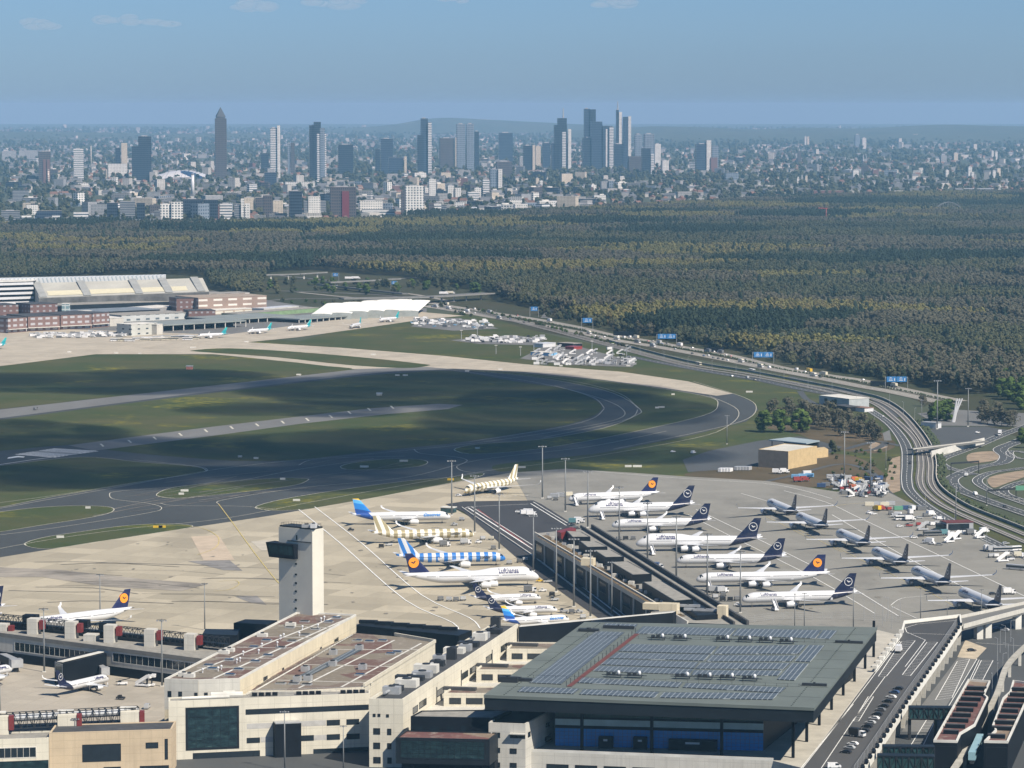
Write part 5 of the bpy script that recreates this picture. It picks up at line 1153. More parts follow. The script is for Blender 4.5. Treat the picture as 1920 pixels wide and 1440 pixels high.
# access roads around the yellow hall and fire station
sheet('service_yard', [(1280, 862), (1330, 845), (1425, 826), (1500, 818), (1580, 838), (1530, 862), (1440, 870), (1360, 880), (1290, 885)], .22, ROAD)
ribbon(rd, [(1585, 842), (1620, 832), (1640, 828), (1660, 830), (1640, 842), (1600, 846)], 6, .26); ribbon(rd, [(1660, 830), (1690, 836)], 6, .26)
ribbon(rd, [(1425, 905), (1500, 888), (1560, 872), (1600, 872), (1640, 890), (1662, 920), (1700, 945), (1735, 960)], 5, .25)
ribbon(rd, [(1500, 733), (1512, 748), (1535, 760)], 6, .26)
struct(rd.build('road', ROAD)); struct(wl_.build('road_marking', WHITE))
sheet('sand', [(1640, 828), (1665, 838), (1640, 846), (1628, 838)], .24, SAND); sheet('sand', [(1670, 860), (1688, 855), (1688, 920), (1672, 925), (1660, 905)], .24, SAND)
sheet('sand', [(1815, 852), (1850, 846), (1880, 850), (1870, 862), (1820, 868)], .24, SAND, 4); sheet('sand', [(1755, 880), (1775, 882), (1770, 898), (1752, 905)], .24, SAND)
sheet('sand', [(1655, 812), (1668, 806), (1672, 826), (1658, 826)], .24, GREYA); sheet('sand', [(1855, 895), (1920, 882), (1930, 890), (1890, 905), (1862, 914)], .24, SAND, 4)
mo = MB(); ml = MB()
M1 = [(700, 560), (790, 566), (850, 575), (920, 586), (1000, 598), (1080, 613), (1150, 629), (1207, 638), (1280, 651), (1360, 665), (1467, 690), (1540, 702), (1613, 713), (1703, 732), (1800, 752)]
M2 = [(690, 566), (780, 572), (850, 582), (920, 594), (1000, 607), (1080, 622), (1150, 637), (1207, 646), (1280, 659), (1373, 677), (1467, 696), (1533, 708), (1613, 724), (1680, 736), (1790, 760)]
for m_ in (M1, M2):
    ribbon(mo, m_, 17, .30); ribbon(ml, m_, .35, .36, 6, (8, 9))
for m_ in ([(560, 548), (640, 556), (700, 561), (790, 567)], [(600, 534), (700, 545), (760, 550), (800, 556), (850, 566)]): ribbon(mo, m_, 10, .33)
struct(mo.build('motorway', MOTOR)); struct(ml.build('motorway_marking', WHITE))
md = MB()
for i in range(60):
    t = i / 59; 
for (x0, y0), (x1, y1) in zip(M1[2:-1], M1[3:]):
    a = P(x0 + 2, y0 + 4); b_ = P(x1 + 2, y1 + 4); n = max(2, int((b_ - a).length / 3))
    for i in range(n): p = a.lerp(b_, i / n); r = .7 + .5 * random.random(); md.ball((p.x + random.uniform(-1, 1), p.y, r * .7), (r, r, r), 5, 4)
o = md.build('median_hedge', M('hedge_leaves', (.045, .06, .028), .95, .3, .8)); tag(o, 'dark low hedge along the median between the motorway carriageways', 'hedge')
nw = thing('noise_wall', P(1700, 800), 'grey green noise wall following the outer side of the railway tracks', 'wall'); mb = MB(); q_ = [P(x, y) for x, y in cr([(x + 7 + max(0, y - 760) * .03, y - 2) for x, y in T2[2:]], 4)]
for a, b_ in zip(q_, q_[1:]): mb.obox(a + Vector((0, 0, .9)), b_ + Vector((0, 0, .9)), .4, 1.8)
mb.build('panel', M('green_grey_panel', (.2, .23, .2), .8, .15, .2), nw); mb = MB()
for a, b_ in zip(q_, q_[1:]): mb.obox(a + Vector((0, 0, 1.95)), b_ + Vector((0, 0, 1.95)), .6, .3)
mb.build('coping', GREYW, nw)
eb_ = MB(); rq = random.Random(4)
for a, b_ in zip(q_[30:], q_[31:]):
    n = max(1, int((b_ - a).length / 3))
    for i in range(n):
        for k in range(2): p = a.lerp(b_, i / n) + Vector((rq.uniform(1.5, 7), rq.uniform(-2, 2), 0)); r = rq.uniform(.8, 1.8); eb_.ball((p.x, p.y, r * .6), (r, r, r * .9), 6, 4)
tag(eb_.build('embankment_shrubs', MATS['hedge_leaves']), 'dark green shrub cover on the bank beyond the noise wall', 'shrubs', None, 'stuff')
# overpass and retaining wall
ow = thing('overpass', P(1780, 838, 0), 'short white walled overpass crossing the railway tracks', 'bridge')
a, b_ = P(1712, 842, 5.5), P(1846, 826, 5.5); MB().obox(a + Vector((0, 4, -.8)), b_ + Vector((0, 4, -.8)), 9, 1.2).build('deck', GREYA, ow)
MB().obox(a + Vector((0, 0, 0)), b_ + Vector((0, 0, 0)), .5, .8).build('parapet', GREYW, ow)
a, b_ = P(1746, 852, 2.4), P(1845, 827, 2.4); MB().obox(a, b_, .8, 5.2).build('retaining_wall', PALECONC, ow)
for x, y in ((1712, 853), (1744, 848)): p = P(x, y); MB().box((p.x, p.y, 0), (1.2, 6, 5)).build('abutment', PALECONC, ow)
gm_ = MB(); a, b_ = P(1718, 853, 6), P(1744, 853, 6); gm_.obox(a, b_, .5, .8); gm_.obox(Vector((a.x, a.y, 0)), a, .4, .4); gm_.obox(Vector((b_.x, b_.y, 0)), b_, .4, .4); tag(gm_.build('track_gantry', STEEL), 'dark gantry frame spanning the railway tracks by the overpass', 'gantry')
# ---------------------------------------------------------------- vehicles, masts, signs, cargo quarter, near trees
PAINT = {'white': (.72, .72, .72), 'black': (.02, .02, .022), 'silver': (.4, .41, .42), 'grey': (.15, .155, .16), 'red': (.28, .05, .045), 'blue': (.05, .09, .19), 'yellow': (.65, .42, .03), 'green': (.12, .3, .2), 'orange': (.6, .16, .06), 'cream': (.6, .56, .45), 'teal': (.1, .22, .24), 'lightblue': (.2, .42, .65)}
def paint(c): return M('paint_' + c, PAINT[c], .35, .05, .5)
LAMPM = M('lamp_glass', (.6, .6, .58), .2, 0); TAILM = M('tail_lamp', (.35, .02, .02), .3, 0)
def profile(mb, pts, w0, w1=None, mi=0):                     # side outline (x, z) extruded across; top narrower
    zt = max(p[1] for p in pts); zb = min(p[1] for p in pts); n = len(pts); vs = []
    for sg in (-1, 1):
        for x, z in pts: t = (z - zb) / (zt - zb); w = w0 if w1 is None else w0 + (w1 - w0) * max(0, t - .45) / .55; vs.append((x, sg * w / 2, z))
    fs = [(i, (i + 1) % n, n + (i + 1) % n, n + i) for i in range(n)]
    t3 = tessellate_polygon([[Vector((x, z, 0)) for x, z in pts]]); fs += [tuple(t) for t in t3] + [tuple(n + k for k in reversed(t)) for t in t3]
    mb.add(vs, fs, mi)
def wheels(r, xs, w, rad):
    for x in xs:
        for sg in (-1, 1):
            mb = MB(); mb.tube([(x, sg * (w / 2 - .22), rad), (x, sg * w / 2, rad)], rad, 12); mb.tube([(x, sg * w / 2, rad), (x, sg * (w / 2 + .01), rad)], rad * .55, 10, 1); mb.build('wheel', [DARK, METAL], r, False, True)
KIT = {}
def kit(kind, c):
    if (kind, c) in KIT: return KIT[(kind, c)]
    nm = {'car': 'car', 'van': 'van', 'truck': 'truck', 'bus': 'bus', 'lorry': 'lorry', 'stairs': 'passenger_stairs', 'container': 'container', 'tug': 'tow_tractor', 'dolly': 'baggage_dolly', 'loader': 'belt_loader'}[kind]
    r = thing(nm, (0, 0, -50), '', nm.replace('_', ' '), local=True); m = paint(c)
    if kind == 'car':
        mb = MB(); profile(mb, [(-2.2, .35), (2.2, .35), (2.25, .7), (1.1, .95), (.4, 1.45), (-1.3, 1.48), (-2.1, 1.0), (-2.25, .7)], 1.78, 1.4); mb.build('body', m, r, False, True)
        mb = MB(); profile(mb, [(.98, .98), (.38, 1.4), (-1.25, 1.42), (-1.95, 1.0)], 1.8, 1.44); mb.build('window', GLASS, r, False, True); wheels(r, (-1.35, 1.4), 1.8, .33)
        for y in (-.6, .6): MB().box((2.2, y, .62), (.12, .35, .16)).build('headlight', LAMPM, r, False, True)
    elif kind == 'van':
        mb = MB(); profile(mb, [(-2.7, .35), (2.6, .35), (2.65, 1.0), (2.0, 1.2), (1.3, 2.1), (-2.6, 2.2), (-2.75, 1.0)], 1.95, 1.8); mb.build('body', m, r, False, True)
        mb = MB(); profile(mb, [(1.95, 1.25), (1.32, 2.02), (.3, 2.02), (.3, 1.25)], 1.98, 1.84); mb.build('window', GLASS, r, False, True); wheels(r, (-1.7, 1.7), 1.95, .36)
    elif kind in ('truck', 'lorry'):
        L = 4.5 if kind == 'truck' else 10.5
        mb = MB(); profile(mb, [(.1, .6), (2.2, .6), (2.25, 1.6), (1.9, 2.6), (.1, 2.7)], 2.4, 2.3); cabp = mb.build('cab', paint('white') if c not in ('red', 'yellow') else m, r, False, True)
        mb = MB(); profile(mb, [(2.27, 1.65), (1.95, 2.5), (1.2, 2.5), (1.2, 1.65)], 2.42, 2.34); mb.build('window', GLASS, cabp, False, True)
        MB().box((-L / 2 - .1, 0, 1.0), (L, 2.5, 2.6 if kind == 'truck' else 2.9)).build('cargo_box', m, r, False, True); MB().box((-L / 2 + 1, 0, .55), (L + 2, 1.2, .4)).build('chassis', STEEL, r, False, True); wheels(r, (1.2, -L + 1, -L + 2.2), 2.45, .5)
    elif kind == 'bus':
        MB().box((0, 0, .45), (11.5, 2.6, 2.55)).build('body', m, r, False, True); mb = MB(); mb.box((0, 0, 1.35), (11.56, 2.64, 1.1)); mb.build('window', GLASS, r, False, True); wheels(r, (-3.4, 3.6), 2.6, .48)
    elif kind == 'stairs':
        mb = MB(); profile(mb, [(-3.5, .9), (-3.2, .5), (2.8, 4.2), (4.0, 4.2), (4.0, 4.6), (2.6, 4.6)], 1.8); mb.build('stair_flight', m, r, False, True)
        mb = MB()
        for y in (-.95, .95): mb.obox((-3.4, y, 1.6), (2.7, y, 5.4), .1, .9); mb.obox((2.7, y, 5.2), (4.0, y, 5.2), .1, .9)
        mb.build('handrail', m, r, False, True); MB().box((0, 0, .4), (7, 2.2, .7)).build('chassis', m, r, False, True)
        for x in (2.2,): MB().box((x, 0, 1.1), (.3, 1.4, 3)).build('strut', STEEL, r, False, True)
        wheels(r, (-2.4, 2.6), 2.1, .4)
    elif kind == 'container':
        MB().box((0, 0, .05), (6.0, 2.45, 2.5)).build('shell', m, r, False, True); mb = MB()
        for i in range(9): mb.box((-2.8 + i * .7, 0, .1), (.1, 2.55, 2.4))
        mb.build('corrugation', m, r, False, True)
    elif kind == 'tug':
        mb = MB(); profile(mb, [(-1.9, .4), (2.0, .4), (2.0, 1.1), (.4, 1.2), (.2, 1.9), (-1.0, 1.9), (-1.1, 1.2), (-1.9, 1.1)], 1.9); mb.build('body', m, r, False, True); MB().box((-.4, 0, 1.3), (1.1, 1.94, .5)).build('window', GLASS, r, False, True); wheels(r, (-1.2, 1.3), 1.9, .45)
    elif kind == 'dolly':
        MB().box((0, 0, .45), (3.4, 1.7, .25)).build('bed', STEEL, r, False, True); MB().box((0, 0, .75), (2.9, 1.6, 1.5)).build('load', m, r, False, True); wheels(r, (-1.2, 1.2), 1.6, .25)
    elif kind == 'loader':
        MB().box((0, 0, .4), (4.5, 1.9, .9)).build('body', m, r, False, True); mb = MB(); mb.obox((-3.2, .4, 1.3), (3.5, .4, 3.0), .8, .25); mb.build('belt', STEEL, r, False, True); MB().box((-1.2, -.5, 1.3), (1.3, .8, .9)).build('cab', GLASS, r, False, True); wheels(r, (-1.5, 1.5), 1.9, .4)
    KIT[(kind, c)] = r; return r
def veh(kind, c, px, to=None, label='', group=None, z=.3, rz=None, jit=0):
    p = P(px[0], px[1], z)
    if rz is None: q = P(to[0], to[1], z); rz = math.atan2(q.y - p.y, q.x - p.x)
    return first_or_copy(kit(kind, c), USED, p, rz + (random.uniform(-jit, jit) if jit else 0), label, group)
R = random.Random(11)
# motorway traffic
def curve_at(pts, x):
    for (x0, y0), (x1, y1) in zip(pts, pts[1:]):
        if min(x0, x1) <= x <= max(x0, x1): t = (x - x0) / (x1 - x0); return (x, y0 + (y1 - y0) * t), (x + (x1 - x0) * .2, y0 + (y1 - y0) * (t + .2))
MC = [('car', 'white'), ('car', 'black'), ('car', 'silver'), ('lorry', 'white'), ('lorry', 'silver'), ('car', 'grey'), ('van', 'white'), ('lorry', 'grey'), ('car', 'blue'), ('lorry', 'cream'), ('car', 'red')]
desc = {'car': 'car', 'van': 'van', 'lorry': 'lorry', 'truck': 'box truck', 'bus': 'bus'}
for M_, nm, n, fl in ((M1, 'far', 34, 1), (M2, 'near', 36, -1)):
    xs = sorted(R.uniform(740, 1690) for _ in range(n)); last = -99
    for x in xs:
        if x - last < 9: x = last + 9
        if x > 1695: continue
        last = x; a, b_ = curve_at(M_, x); k, c = MC[R.randrange(len(MC))]; o_ = R.choice((-2.2, 2.2))
        if fl > 0: b_ = (2 * a[0] - b_[0], 2 * a[1] - b_[1])
        veh(k, c, (a[0], a[1] + o_ * .5), (b_[0], b_[1] + o_ * .5), '%s %s on the %s carriageway of the motorway' % (c, desc[k], nm), 'traffic on the motorway', .36)
veh('lorry', 'yellow', (1514, 697), (1490, 692), 'yellow lorry on the far carriageway of the motorway beside the forest', 'traffic on the motorway', .36)
for i, (x, c, k) in enumerate(((1310, 'cream', 'bus'), (1410, 'white', 'bus'))): veh(k, c, (x, (684, 697)[i]), (x + 20, (688, 701)[i]), ('cream bus on the perimeter road below the motorway', 'white bus on the perimeter road below the motorway')[i])
for x, y, tx, ty, k, c, l in ((1372, 706, 1362, 704, 'car', 'white', 'white car leading the three on the perimeter road'), (1401, 709, 1391, 707, 'van', 'silver', 'silver van amid the three on the perimeter road'), (1415, 713, 1405, 711, 'car', 'black', 'black car last of the three on the perimeter road'),
    (1656, 782, 1662, 788, 'car', 'silver', 'silver car on the bend of the main road by the white house'), (1706, 869, 1706, 880, 'car', 'black', 'black car on the main road beside the overpass'), (1812, 892, 1822, 886, 'van', 'white', 'white van on the curving slip road'), (1829, 928, 1840, 933, 'van', 'white', 'second white van on the wide slip road, lower down'),
    (1884, 951, 1892, 954, 'car', 'black', 'black car on the wide slip road at the right edge'), (1864, 825, 1872, 821, 'car', 'grey', 'grey car on the upper slip road'), (1874, 817, 1870, 825, 'lorry', 'white', 'white lorry on the upper slip road by the car park'), (1833, 812, 1842, 811, 'car', 'white', 'white car on the small car park'), (1800, 917, 1805, 921, 'car', 'grey', 'grey car on the wide slip road at its bend'),
    (1300, 1178 - 1178 + 850, 1310, 848, 'van', 'white', 'white van on the road in front of the yellow hall'), (1262, 848, 1270, 847, 'car', 'white', 'white car on the airfield road by the outer taxiway'), (276, 1328, 285, 1321, 'van', 'silver', 'silver van driving over the lower left apron'), (658, 995, 668, 995, 'tug', 'black', 'dark tow tractor on the left apron behind the striped airliner'), (67, 768, 80, 766, 'van', 'grey', 'grey van on the taxiway at the left')):
    veh(k, c, (x, y), (tx, ty), l, None, .45)
# cars on the viaduct
for i, (x, y, c) in enumerate([(1692, 1293, 'black'), (1685, 1300, 'blue'), (1679, 1309, 'white'), (1672, 1317, 'black'), (1665, 1326, 'black'), (1659, 1333, 'grey'), (1653, 1341, 'black'), (1647, 1349, 'white'), (1640, 1357, 'silver'), (1634, 1364, 'black'), (1628, 1372, 'black'), (1607, 1397, 'white'), (1601, 1404, 'silver'), (1594, 1412, 'black')]):
    veh('car', c, (x - 8, y), None, '%s car parked by the screen fence on the viaduct, number %d from its far end' % (c, i + 1), 'cars parked along the viaduct', ZV + .14, math.radians(148))
veh('truck', 'black', (1612, 1382), None, 'black delivery truck parked among the cars on the viaduct', None, ZV + .14, math.radians(-35)); veh('van', 'white', (1564, 1440), None, 'white van on the viaduct at the bottom edge', None, ZV + .14, math.radians(5))
veh('truck', 'white', (1686, 1222), None, 'white truck standing on the hatched bay of the viaduct', None, ZV + .18, math.radians(75)); veh('van', 'white', (1380, 1405), None, 'white van parked in front of the blue glass of the hall', None, ZD + .05, math.radians(-15))
veh('car', 'black', (1822, 1221), None, 'black car on the sandy paving below the viaduct', None, .45, .2)
for x, y in ((1870, 1180), (1884, 1183), (1900, 1178)): veh('car', R.choice(('grey', 'silver', 'blue')), (x, y), None, 'car parked in the shade under the ramp bridge', 'cars under the ramp bridge', .4, R.uniform(0, 3))
# ground service vehicles
GV = 'service vehicles beside the right apron'
for x, y, k, c, rz in [(1630, 948, 'container', 'cream', 0), (1645, 948, 'container', 'silver', 0), (1658, 948, 'container', 'cream', 0), (1670, 947, 'container', 'silver', 0), (1642, 957, 'truck', 'yellow', 2), (1655, 957, 'truck', 'red', .4), (1667, 957, 'dolly', 'red', .3), (1684, 956, 'container', 'green', .1), (1700, 955, 'container', 'blue', .1), (1708, 957, 'truck', 'white', 1.8), (1706, 964, 'truck', 'white', 1.7), (1716, 955, 'container', 'grey', .1), (1728, 956, 'container', 'grey', .1),
    (1630, 963, 'tug', 'white', .5), (1638, 965, 'car', 'white', .3), (1670, 965, 'dolly', 'grey', 0), (1677, 970, 'truck', 'white', 2.8), (1684, 974, 'truck', 'grey', 2.8), (1695, 975, 'bus', 'white', .1), (1710, 976, 'truck', 'white', .2), (1687, 988, 'car', 'white', .2), (1705, 987, 'loader', 'red', .1), (1722, 986, 'dolly', 'red', .1), (1724, 972, 'car', 'silver', .3), (1738, 968, 'van', 'grey', .3), (1748, 967, 'truck', 'white', .6), (1755, 972, 'car', 'white', .3), (1764, 974, 'van', 'white', .2),
    (1733, 984, 'car', 'white', .2), (1742, 984, 'tug', 'grey', .4), (1752, 985, 'van', 'white', .2), (1760, 983, 'van', 'silver', .1), (1730, 994, 'stairs', 'silver', .4), (1748, 1004, 'bus', 'grey', .15), (1762, 1003, 'bus', 'silver', .15), (1776, 1003, 'truck', 'teal', .2), (1790, 1008, 'truck', 'white', .2), (1780, 1017, 'stairs', 'white', .6), (1793, 1012, 'stairs', 'white', .8), (1737, 1019, 'truck', 'white', 2.5), (1748, 1021, 'tug', 'white', 2.5), (1761, 1022, 'car', 'grey', .2),
    (1727, 1006, 'car', 'black', .1), (1714, 1009, 'car', 'white', .1), (1812, 1001, 'van', 'white', .2), (1825, 1002, 'truck', 'grey', .2), (1837, 1009, 'stairs', 'white', .7), (1848, 999, 'truck', 'white', .6), (1886, 1020, 'car', 'silver', .2), (1848, 1032, 'truck', 'white', 1.7), (1866, 1034, 'truck', 'silver', .1), (1880, 1034, 'bus', 'silver', .2), (1898, 1033, 'bus', 'white', .3), (1858, 1045, 'dolly', 'silver', .2), (1868, 1045, 'dolly', 'white', .2), (1880, 1053, 'stairs', 'white', .3), (1895, 1050, 'loader', 'white', 0), (1905, 1068, 'bus', 'silver', 2.6), (1915, 1045, 'truck', 'cream', 0), (1896, 1114, 'truck', 'white', .2), (1862, 1115, 'car', 'black', .1)]:
    veh(k, c, (x, y), None, '%s %s in the service yard right of the airliners' % (c, {'tug': 'tow tractor', 'stairs': 'stairs truck', 'loader': 'belt loader', 'dolly': 'loaded dolly', 'truck': 'box truck'}.get(k, k)), GV, .45, rz, .1)
GY = 'equipment stored in the yard beyond the right apron'
for i in range(105):
    y = R.uniform(897, 932); x = R.uniform(1538 + (y - 897) * 1.4, 1655 + (y - 897) * .3 - abs(y - 915) * .4)
    k, c = R.choice((('stairs', 'silver'), ('stairs', 'white'), ('dolly', 'grey'), ('dolly', 'silver'), ('dolly', 'white'), ('container', 'blue'), ('truck', 'silver'), ('loader', 'silver'), ('loader', 'grey'), ('dolly', 'black'), ('tug', 'grey'), ('dolly', 'red'), ('container', 'grey')))
    veh(k, c, (x, y), None, '%s %s stored in the crowded equipment yard' % (c, {'tug': 'tow tractor', 'stairs': 'mobile stairs', 'loader': 'belt loader', 'dolly': 'dolly'}.get(k, k)), GY, .45, R.uniform(0, 6.28))
for x, y, k, c in ((1608, 903, 'truck', 'orange'), (1616, 905, 'truck', 'yellow'), (1605, 918, 'truck', 'orange'), (1512, 902, 'truck', 'red'), (1499, 903, 'truck', 'red'), (1540, 913, 'container', 'blue'), (1548, 911, 'container', 'grey'), (1460, 888, 'truck', 'white'), (1474, 887, 'truck', 'white'), (1492, 896, 'container', 'lightblue'), (1505, 895, 'container', 'lightblue'), (1518, 894, 'container', 'lightblue'), (1513, 889, 'container', 'white')):
    veh(k, c, (x, y), None, '%s %s at the edge of the equipment yard' % (c, 'box truck' if k == 'truck' else k), GY, .45, R.uniform(-.3, .3))
for i in range(9): veh('container', 'white' if i < 4 else 'silver', (1352 + i * 5.5 + (8 if i > 3 else 0), 884 - (i > 3) * 3), None, '%s container in the slanted row left of the yard' % ('white' if i < 4 else 'silver'), 'slanted row of containers', .4, 1.1)
# around the left apron stands and the pier
GA_ = 'ground equipment on the aircraft stands'
for x, y, k, c in [(852, 985, 'tug', 'silver'), (866, 976, 'dolly', 'silver'), (876, 925, 'tug', 'yellow'), (860, 930, 'car', 'white'), (837, 1011, 'loader', 'silver'), (838, 1024, 'truck', 'grey'), (877, 1020, 'truck', 'silver'), (897, 1018, 'tug', 'white'), (715, 1027, 'dolly', 'black'), (729, 1023, 'loader', 'silver'), (905, 1012, 'dolly', 'silver'), (921, 1012, 'dolly', 'cream'), (955, 1058, 'dolly', 'silver'), (974, 1055, 'dolly', 'grey'), (1012, 1091, 'tug', 'yellow'), (1028, 1092, 'loader', 'silver'), (998, 1110, 'truck', 'grey'), (1018, 1109, 'tug', 'white'), (826, 1126, 'dolly', 'grey'), (842, 1127, 'dolly', 'silver'), (855, 1127, 'dolly', 'grey'), (868, 1126, 'dolly', 'silver'), (1040, 1126, 'loader', 'silver'), (1058, 1148, 'loader', 'silver'), (1072, 1150, 'dolly', 'grey'), (1086, 1149, 'tug', 'silver'),
             (936, 1047, 'dolly', 'silver'), (925, 1030, 'dolly', 'grey'), (985, 1052, 'dolly', 'silver'), (1035, 1118, 'dolly', 'black'), (1093, 1160, 'dolly', 'silver'), (230, 1284, 'loader', 'white'), (268, 1287, 'stairs', 'white'), (276, 1286, 'stairs', 'white'), (216, 1265, 'dolly', 'silver'), (226, 1311, 'tug', 'black')]:
    veh(k, c, (x, y), None, '%s %s beside the parked airliners of the left apron' % (c, {'tug': 'tow tractor', 'stairs': 'mobile stairs', 'loader': 'belt loader', 'dolly': 'dolly', 'truck': 'service truck'}.get(k, k)), GA_, .45, R.uniform(-.4, .4))
for x, y, k, c in [(1080, 948, 'stairs', 'white'), (1129, 974, 'stairs', 'white'), (1223, 1040, 'stairs', 'white'), (1330, 1108, 'stairs', 'white'), (1453, 1144, 'stairs', 'white'), (1345, 1111, 'truck', 'silver'), (1358, 1111, 'truck', 'silver'), (1356, 1118, 'dolly', 'grey'), (1090, 980, 'truck', 'white'), (1080, 982, 'truck', 'teal'), (1075, 990, 'loader', 'grey'), (1236, 1066, 'truck', 'blue'), (1160, 1013, 'dolly', 'grey'), (1173, 1012, 'dolly', 'black'), (1187, 1012, 'dolly', 'grey'), (1325, 1124, 'loader', 'grey'), (1341, 1122, 'dolly', 'silver'), (1355, 1127, 'dolly', 'black'), (1369, 1127, 'dolly', 'black'), (1382, 1126, 'dolly', 'grey'), (1384, 1136, 'tug', 'white'), (1052, 931, 'container', 'silver'), (1040, 932, 'container', 'silver'), (1065, 929, 'container', 'cream'), (1030, 936, 'dolly', 'silver'), (1042, 938, 'dolly', 'grey'), (1086, 944, 'dolly', 'white'), (984, 963, 'container', 'white'), (990, 961, 'container', 'white'), (1000, 967, 'truck', 'white'), (972, 961, 'car', 'white')]:
    veh(k, c, (x, y), None, '%s %s beside the airliners right of the pier' % (c, {'tug': 'tow tractor', 'stairs': 'mobile stairs', 'loader': 'belt loader', 'dolly': 'dolly', 'truck': 'service truck'}.get(k, k)), GA_, .45, {'stairs': 1.8}.get(k, R.uniform(-.4, .4)))
# floodlight masts
ms = thing('floodlight_mast', (0, 0, -90), '', 'floodlight mast', local=True)
mb = MB(); mb.tube([(0, 0, 0), (0, 0, 36)], [.55, .28], 10); mb.build('pole', M('mast_steel', (.19, .2, .205), .6, .1, .2), ms, True, True)
mb = MB(); mb.obox((-2.6, 0, 35.6), (2.6, 0, 35.6), .35, .3); mb.obox((0, -1.2, 35.9), (0, 1.2, 35.9), .25, .25); hd = mb.build('lamp_head', STEEL, ms, False, True)
for i in range(4): MB().box((-2.3 + i * 1.53, -.3, 34.9), (.9, .6, .6)).build('lamp', LSTEEL, hd, False, True)
MB().box((0, 0, 0), (1.8, 1.8, .8)).build('footing', PALECONC, ms, False, True)
for x, yb, yt, near in [(847, 967, 862, 'at the nose of the blue tailed airliner'), (890, 999, 890, 'at the left edge of the service road, second from far'), (936, 1032, 925, 'at the left edge of the service road, third from far'), (1017, 935, 835, 'at the far corner of the dark bay'), (1060, 960, 858, 'at the nose of the farthest orange disc airliner'), (1102, 990, 882, 'at the nose of the farther navy tailed jumbo'), (1161, 1022, 912, 'in front of the navy tailed twin jet'), (1214, 1055, 942, 'in front of the large navy tailed jumbo'), (1268, 1087, 967, 'right of the third plant box'), (1326, 1121, 1000, 'at the nose of the very long airliner'), (1388, 1150, 1033, 'left of the airliner nearest the solar roof'),
        (1000, 1072, 965, 'at the nose of the blue striped airliner'), (1043, 1111, 988, 'at the nose of the white orange disc jumbo'), (1076, 1139, 1008, 'at the nose of the upper small navy tailed jet'), (1107, 1158, 1030, 'at the nose of the lower small navy tailed jet'), (1147, 1155, 1052, 'against the pier wall, nearest the hall'),
        (188, 1172, 1076, 'standing before the orange disc airliner on the left'), (384, 1182, 1093, 'on the left apron left of the control tower'), (83, 1261, 1140, 'left of the black gate house'), (304, 1288, 1161, 'at the corner of the long block'), (142, 1445, 1346, 'in front of the tan block'), (1, 1335, 1285, 'at the left edge above the near truss'),
        (1583, 902, 808, 'in the equipment yard, taller one'), (1632, 923, 828, 'in the equipment yard by the sandy path'), (1363, 833, 778, 'on the grass by the outer taxiway'), (1792, 978, 905, 'on the grass verge right of the tracks'), (1850, 948, 895, 'on the wide slip road'), (1757, 805, 712, 'beside the car park, tallest and thin'), (1728, 795, 750, 'beside the slip road trees'), (1815, 800, 727, 'beside the three white pylons'),
        (1661, 880, 835, 'near the white mound by the main road'), (1490, 1178, 1113, 'behind the solar roof'), (1508, 1178, 1112, 'behind the solar roof, at the white engine'), (1600, 1180, 1100, 'behind the right corner of the solar roof'), (1726, 1162, 1103, 'behind the viaduct end'), (1776, 1160, 1120, 'behind the viaduct end wall, shorter'), (1840, 1165, 1105, 'beside the nearest airliner seen from behind'), (534, 1446, 1332, 'in front of the black stair box'), (644, 1446, 1360, 'in front of the pale front block, right one')]:
    p = P(x, yb); h = zat(p, yt); place(ms, p, 0, 'floodlight mast ' + near, 'floodlight masts', h / 36)
bpy.data.objects.remove(ms.children[0], do_unlink=True) if False else None
def rm_tree(o):
    for c in list(o.children): rm_tree(c)
    bpy.data.objects.remove(o)
rm_tree(ms)
# lamp posts along motorway and roads
lp = thing('lamp_post', (0, 0, -90), '', 'lamp post', local=True)
mb = MB(); mb.tube([(0, 0, 0), (0, 0, 11)], [.14, .09], 6); mb.build('pole', LSTEEL, lp, False, True); mb = MB(); mb.obox((0, 0, 11), (1.8, 0, 11.3), .1, .1); mb.box((2.0, 0, 11.2), (.9, .35, .18)); mb.build('lamp', LSTEEL, lp, False, True)
for x in range(930, 1600, 45):
    a, _ = curve_at(T1, x); place(lp, P(x, a[1] + 3), R.uniform(0, 3), 'grey lamp post beside the railway tracks along the motorway', 'lamp posts along the railway tracks')
for x, y in [(1606, 764), (1640, 800), (1668, 760), (1694, 778), (1715, 790), (1735, 955), (1790, 990), (1850, 1020), (1620, 1165), (1640, 1170), (1655, 1175), (1672, 1180), (1688, 1168), (1665, 1160), (1870, 1290), (1880, 1270), (1890, 1250), (1900, 1240), (1860, 1310), (1875, 1225), (1885, 1215), (1895, 1205), (1870, 1240), (1170, 1460), (1169, 1440)]:
    place(lp, P(x, y), R.uniform(0, 3), 'grey lamp post on the roads right of the terminal and airfield', 'lamp posts on the local roads')
rm_tree(lp)
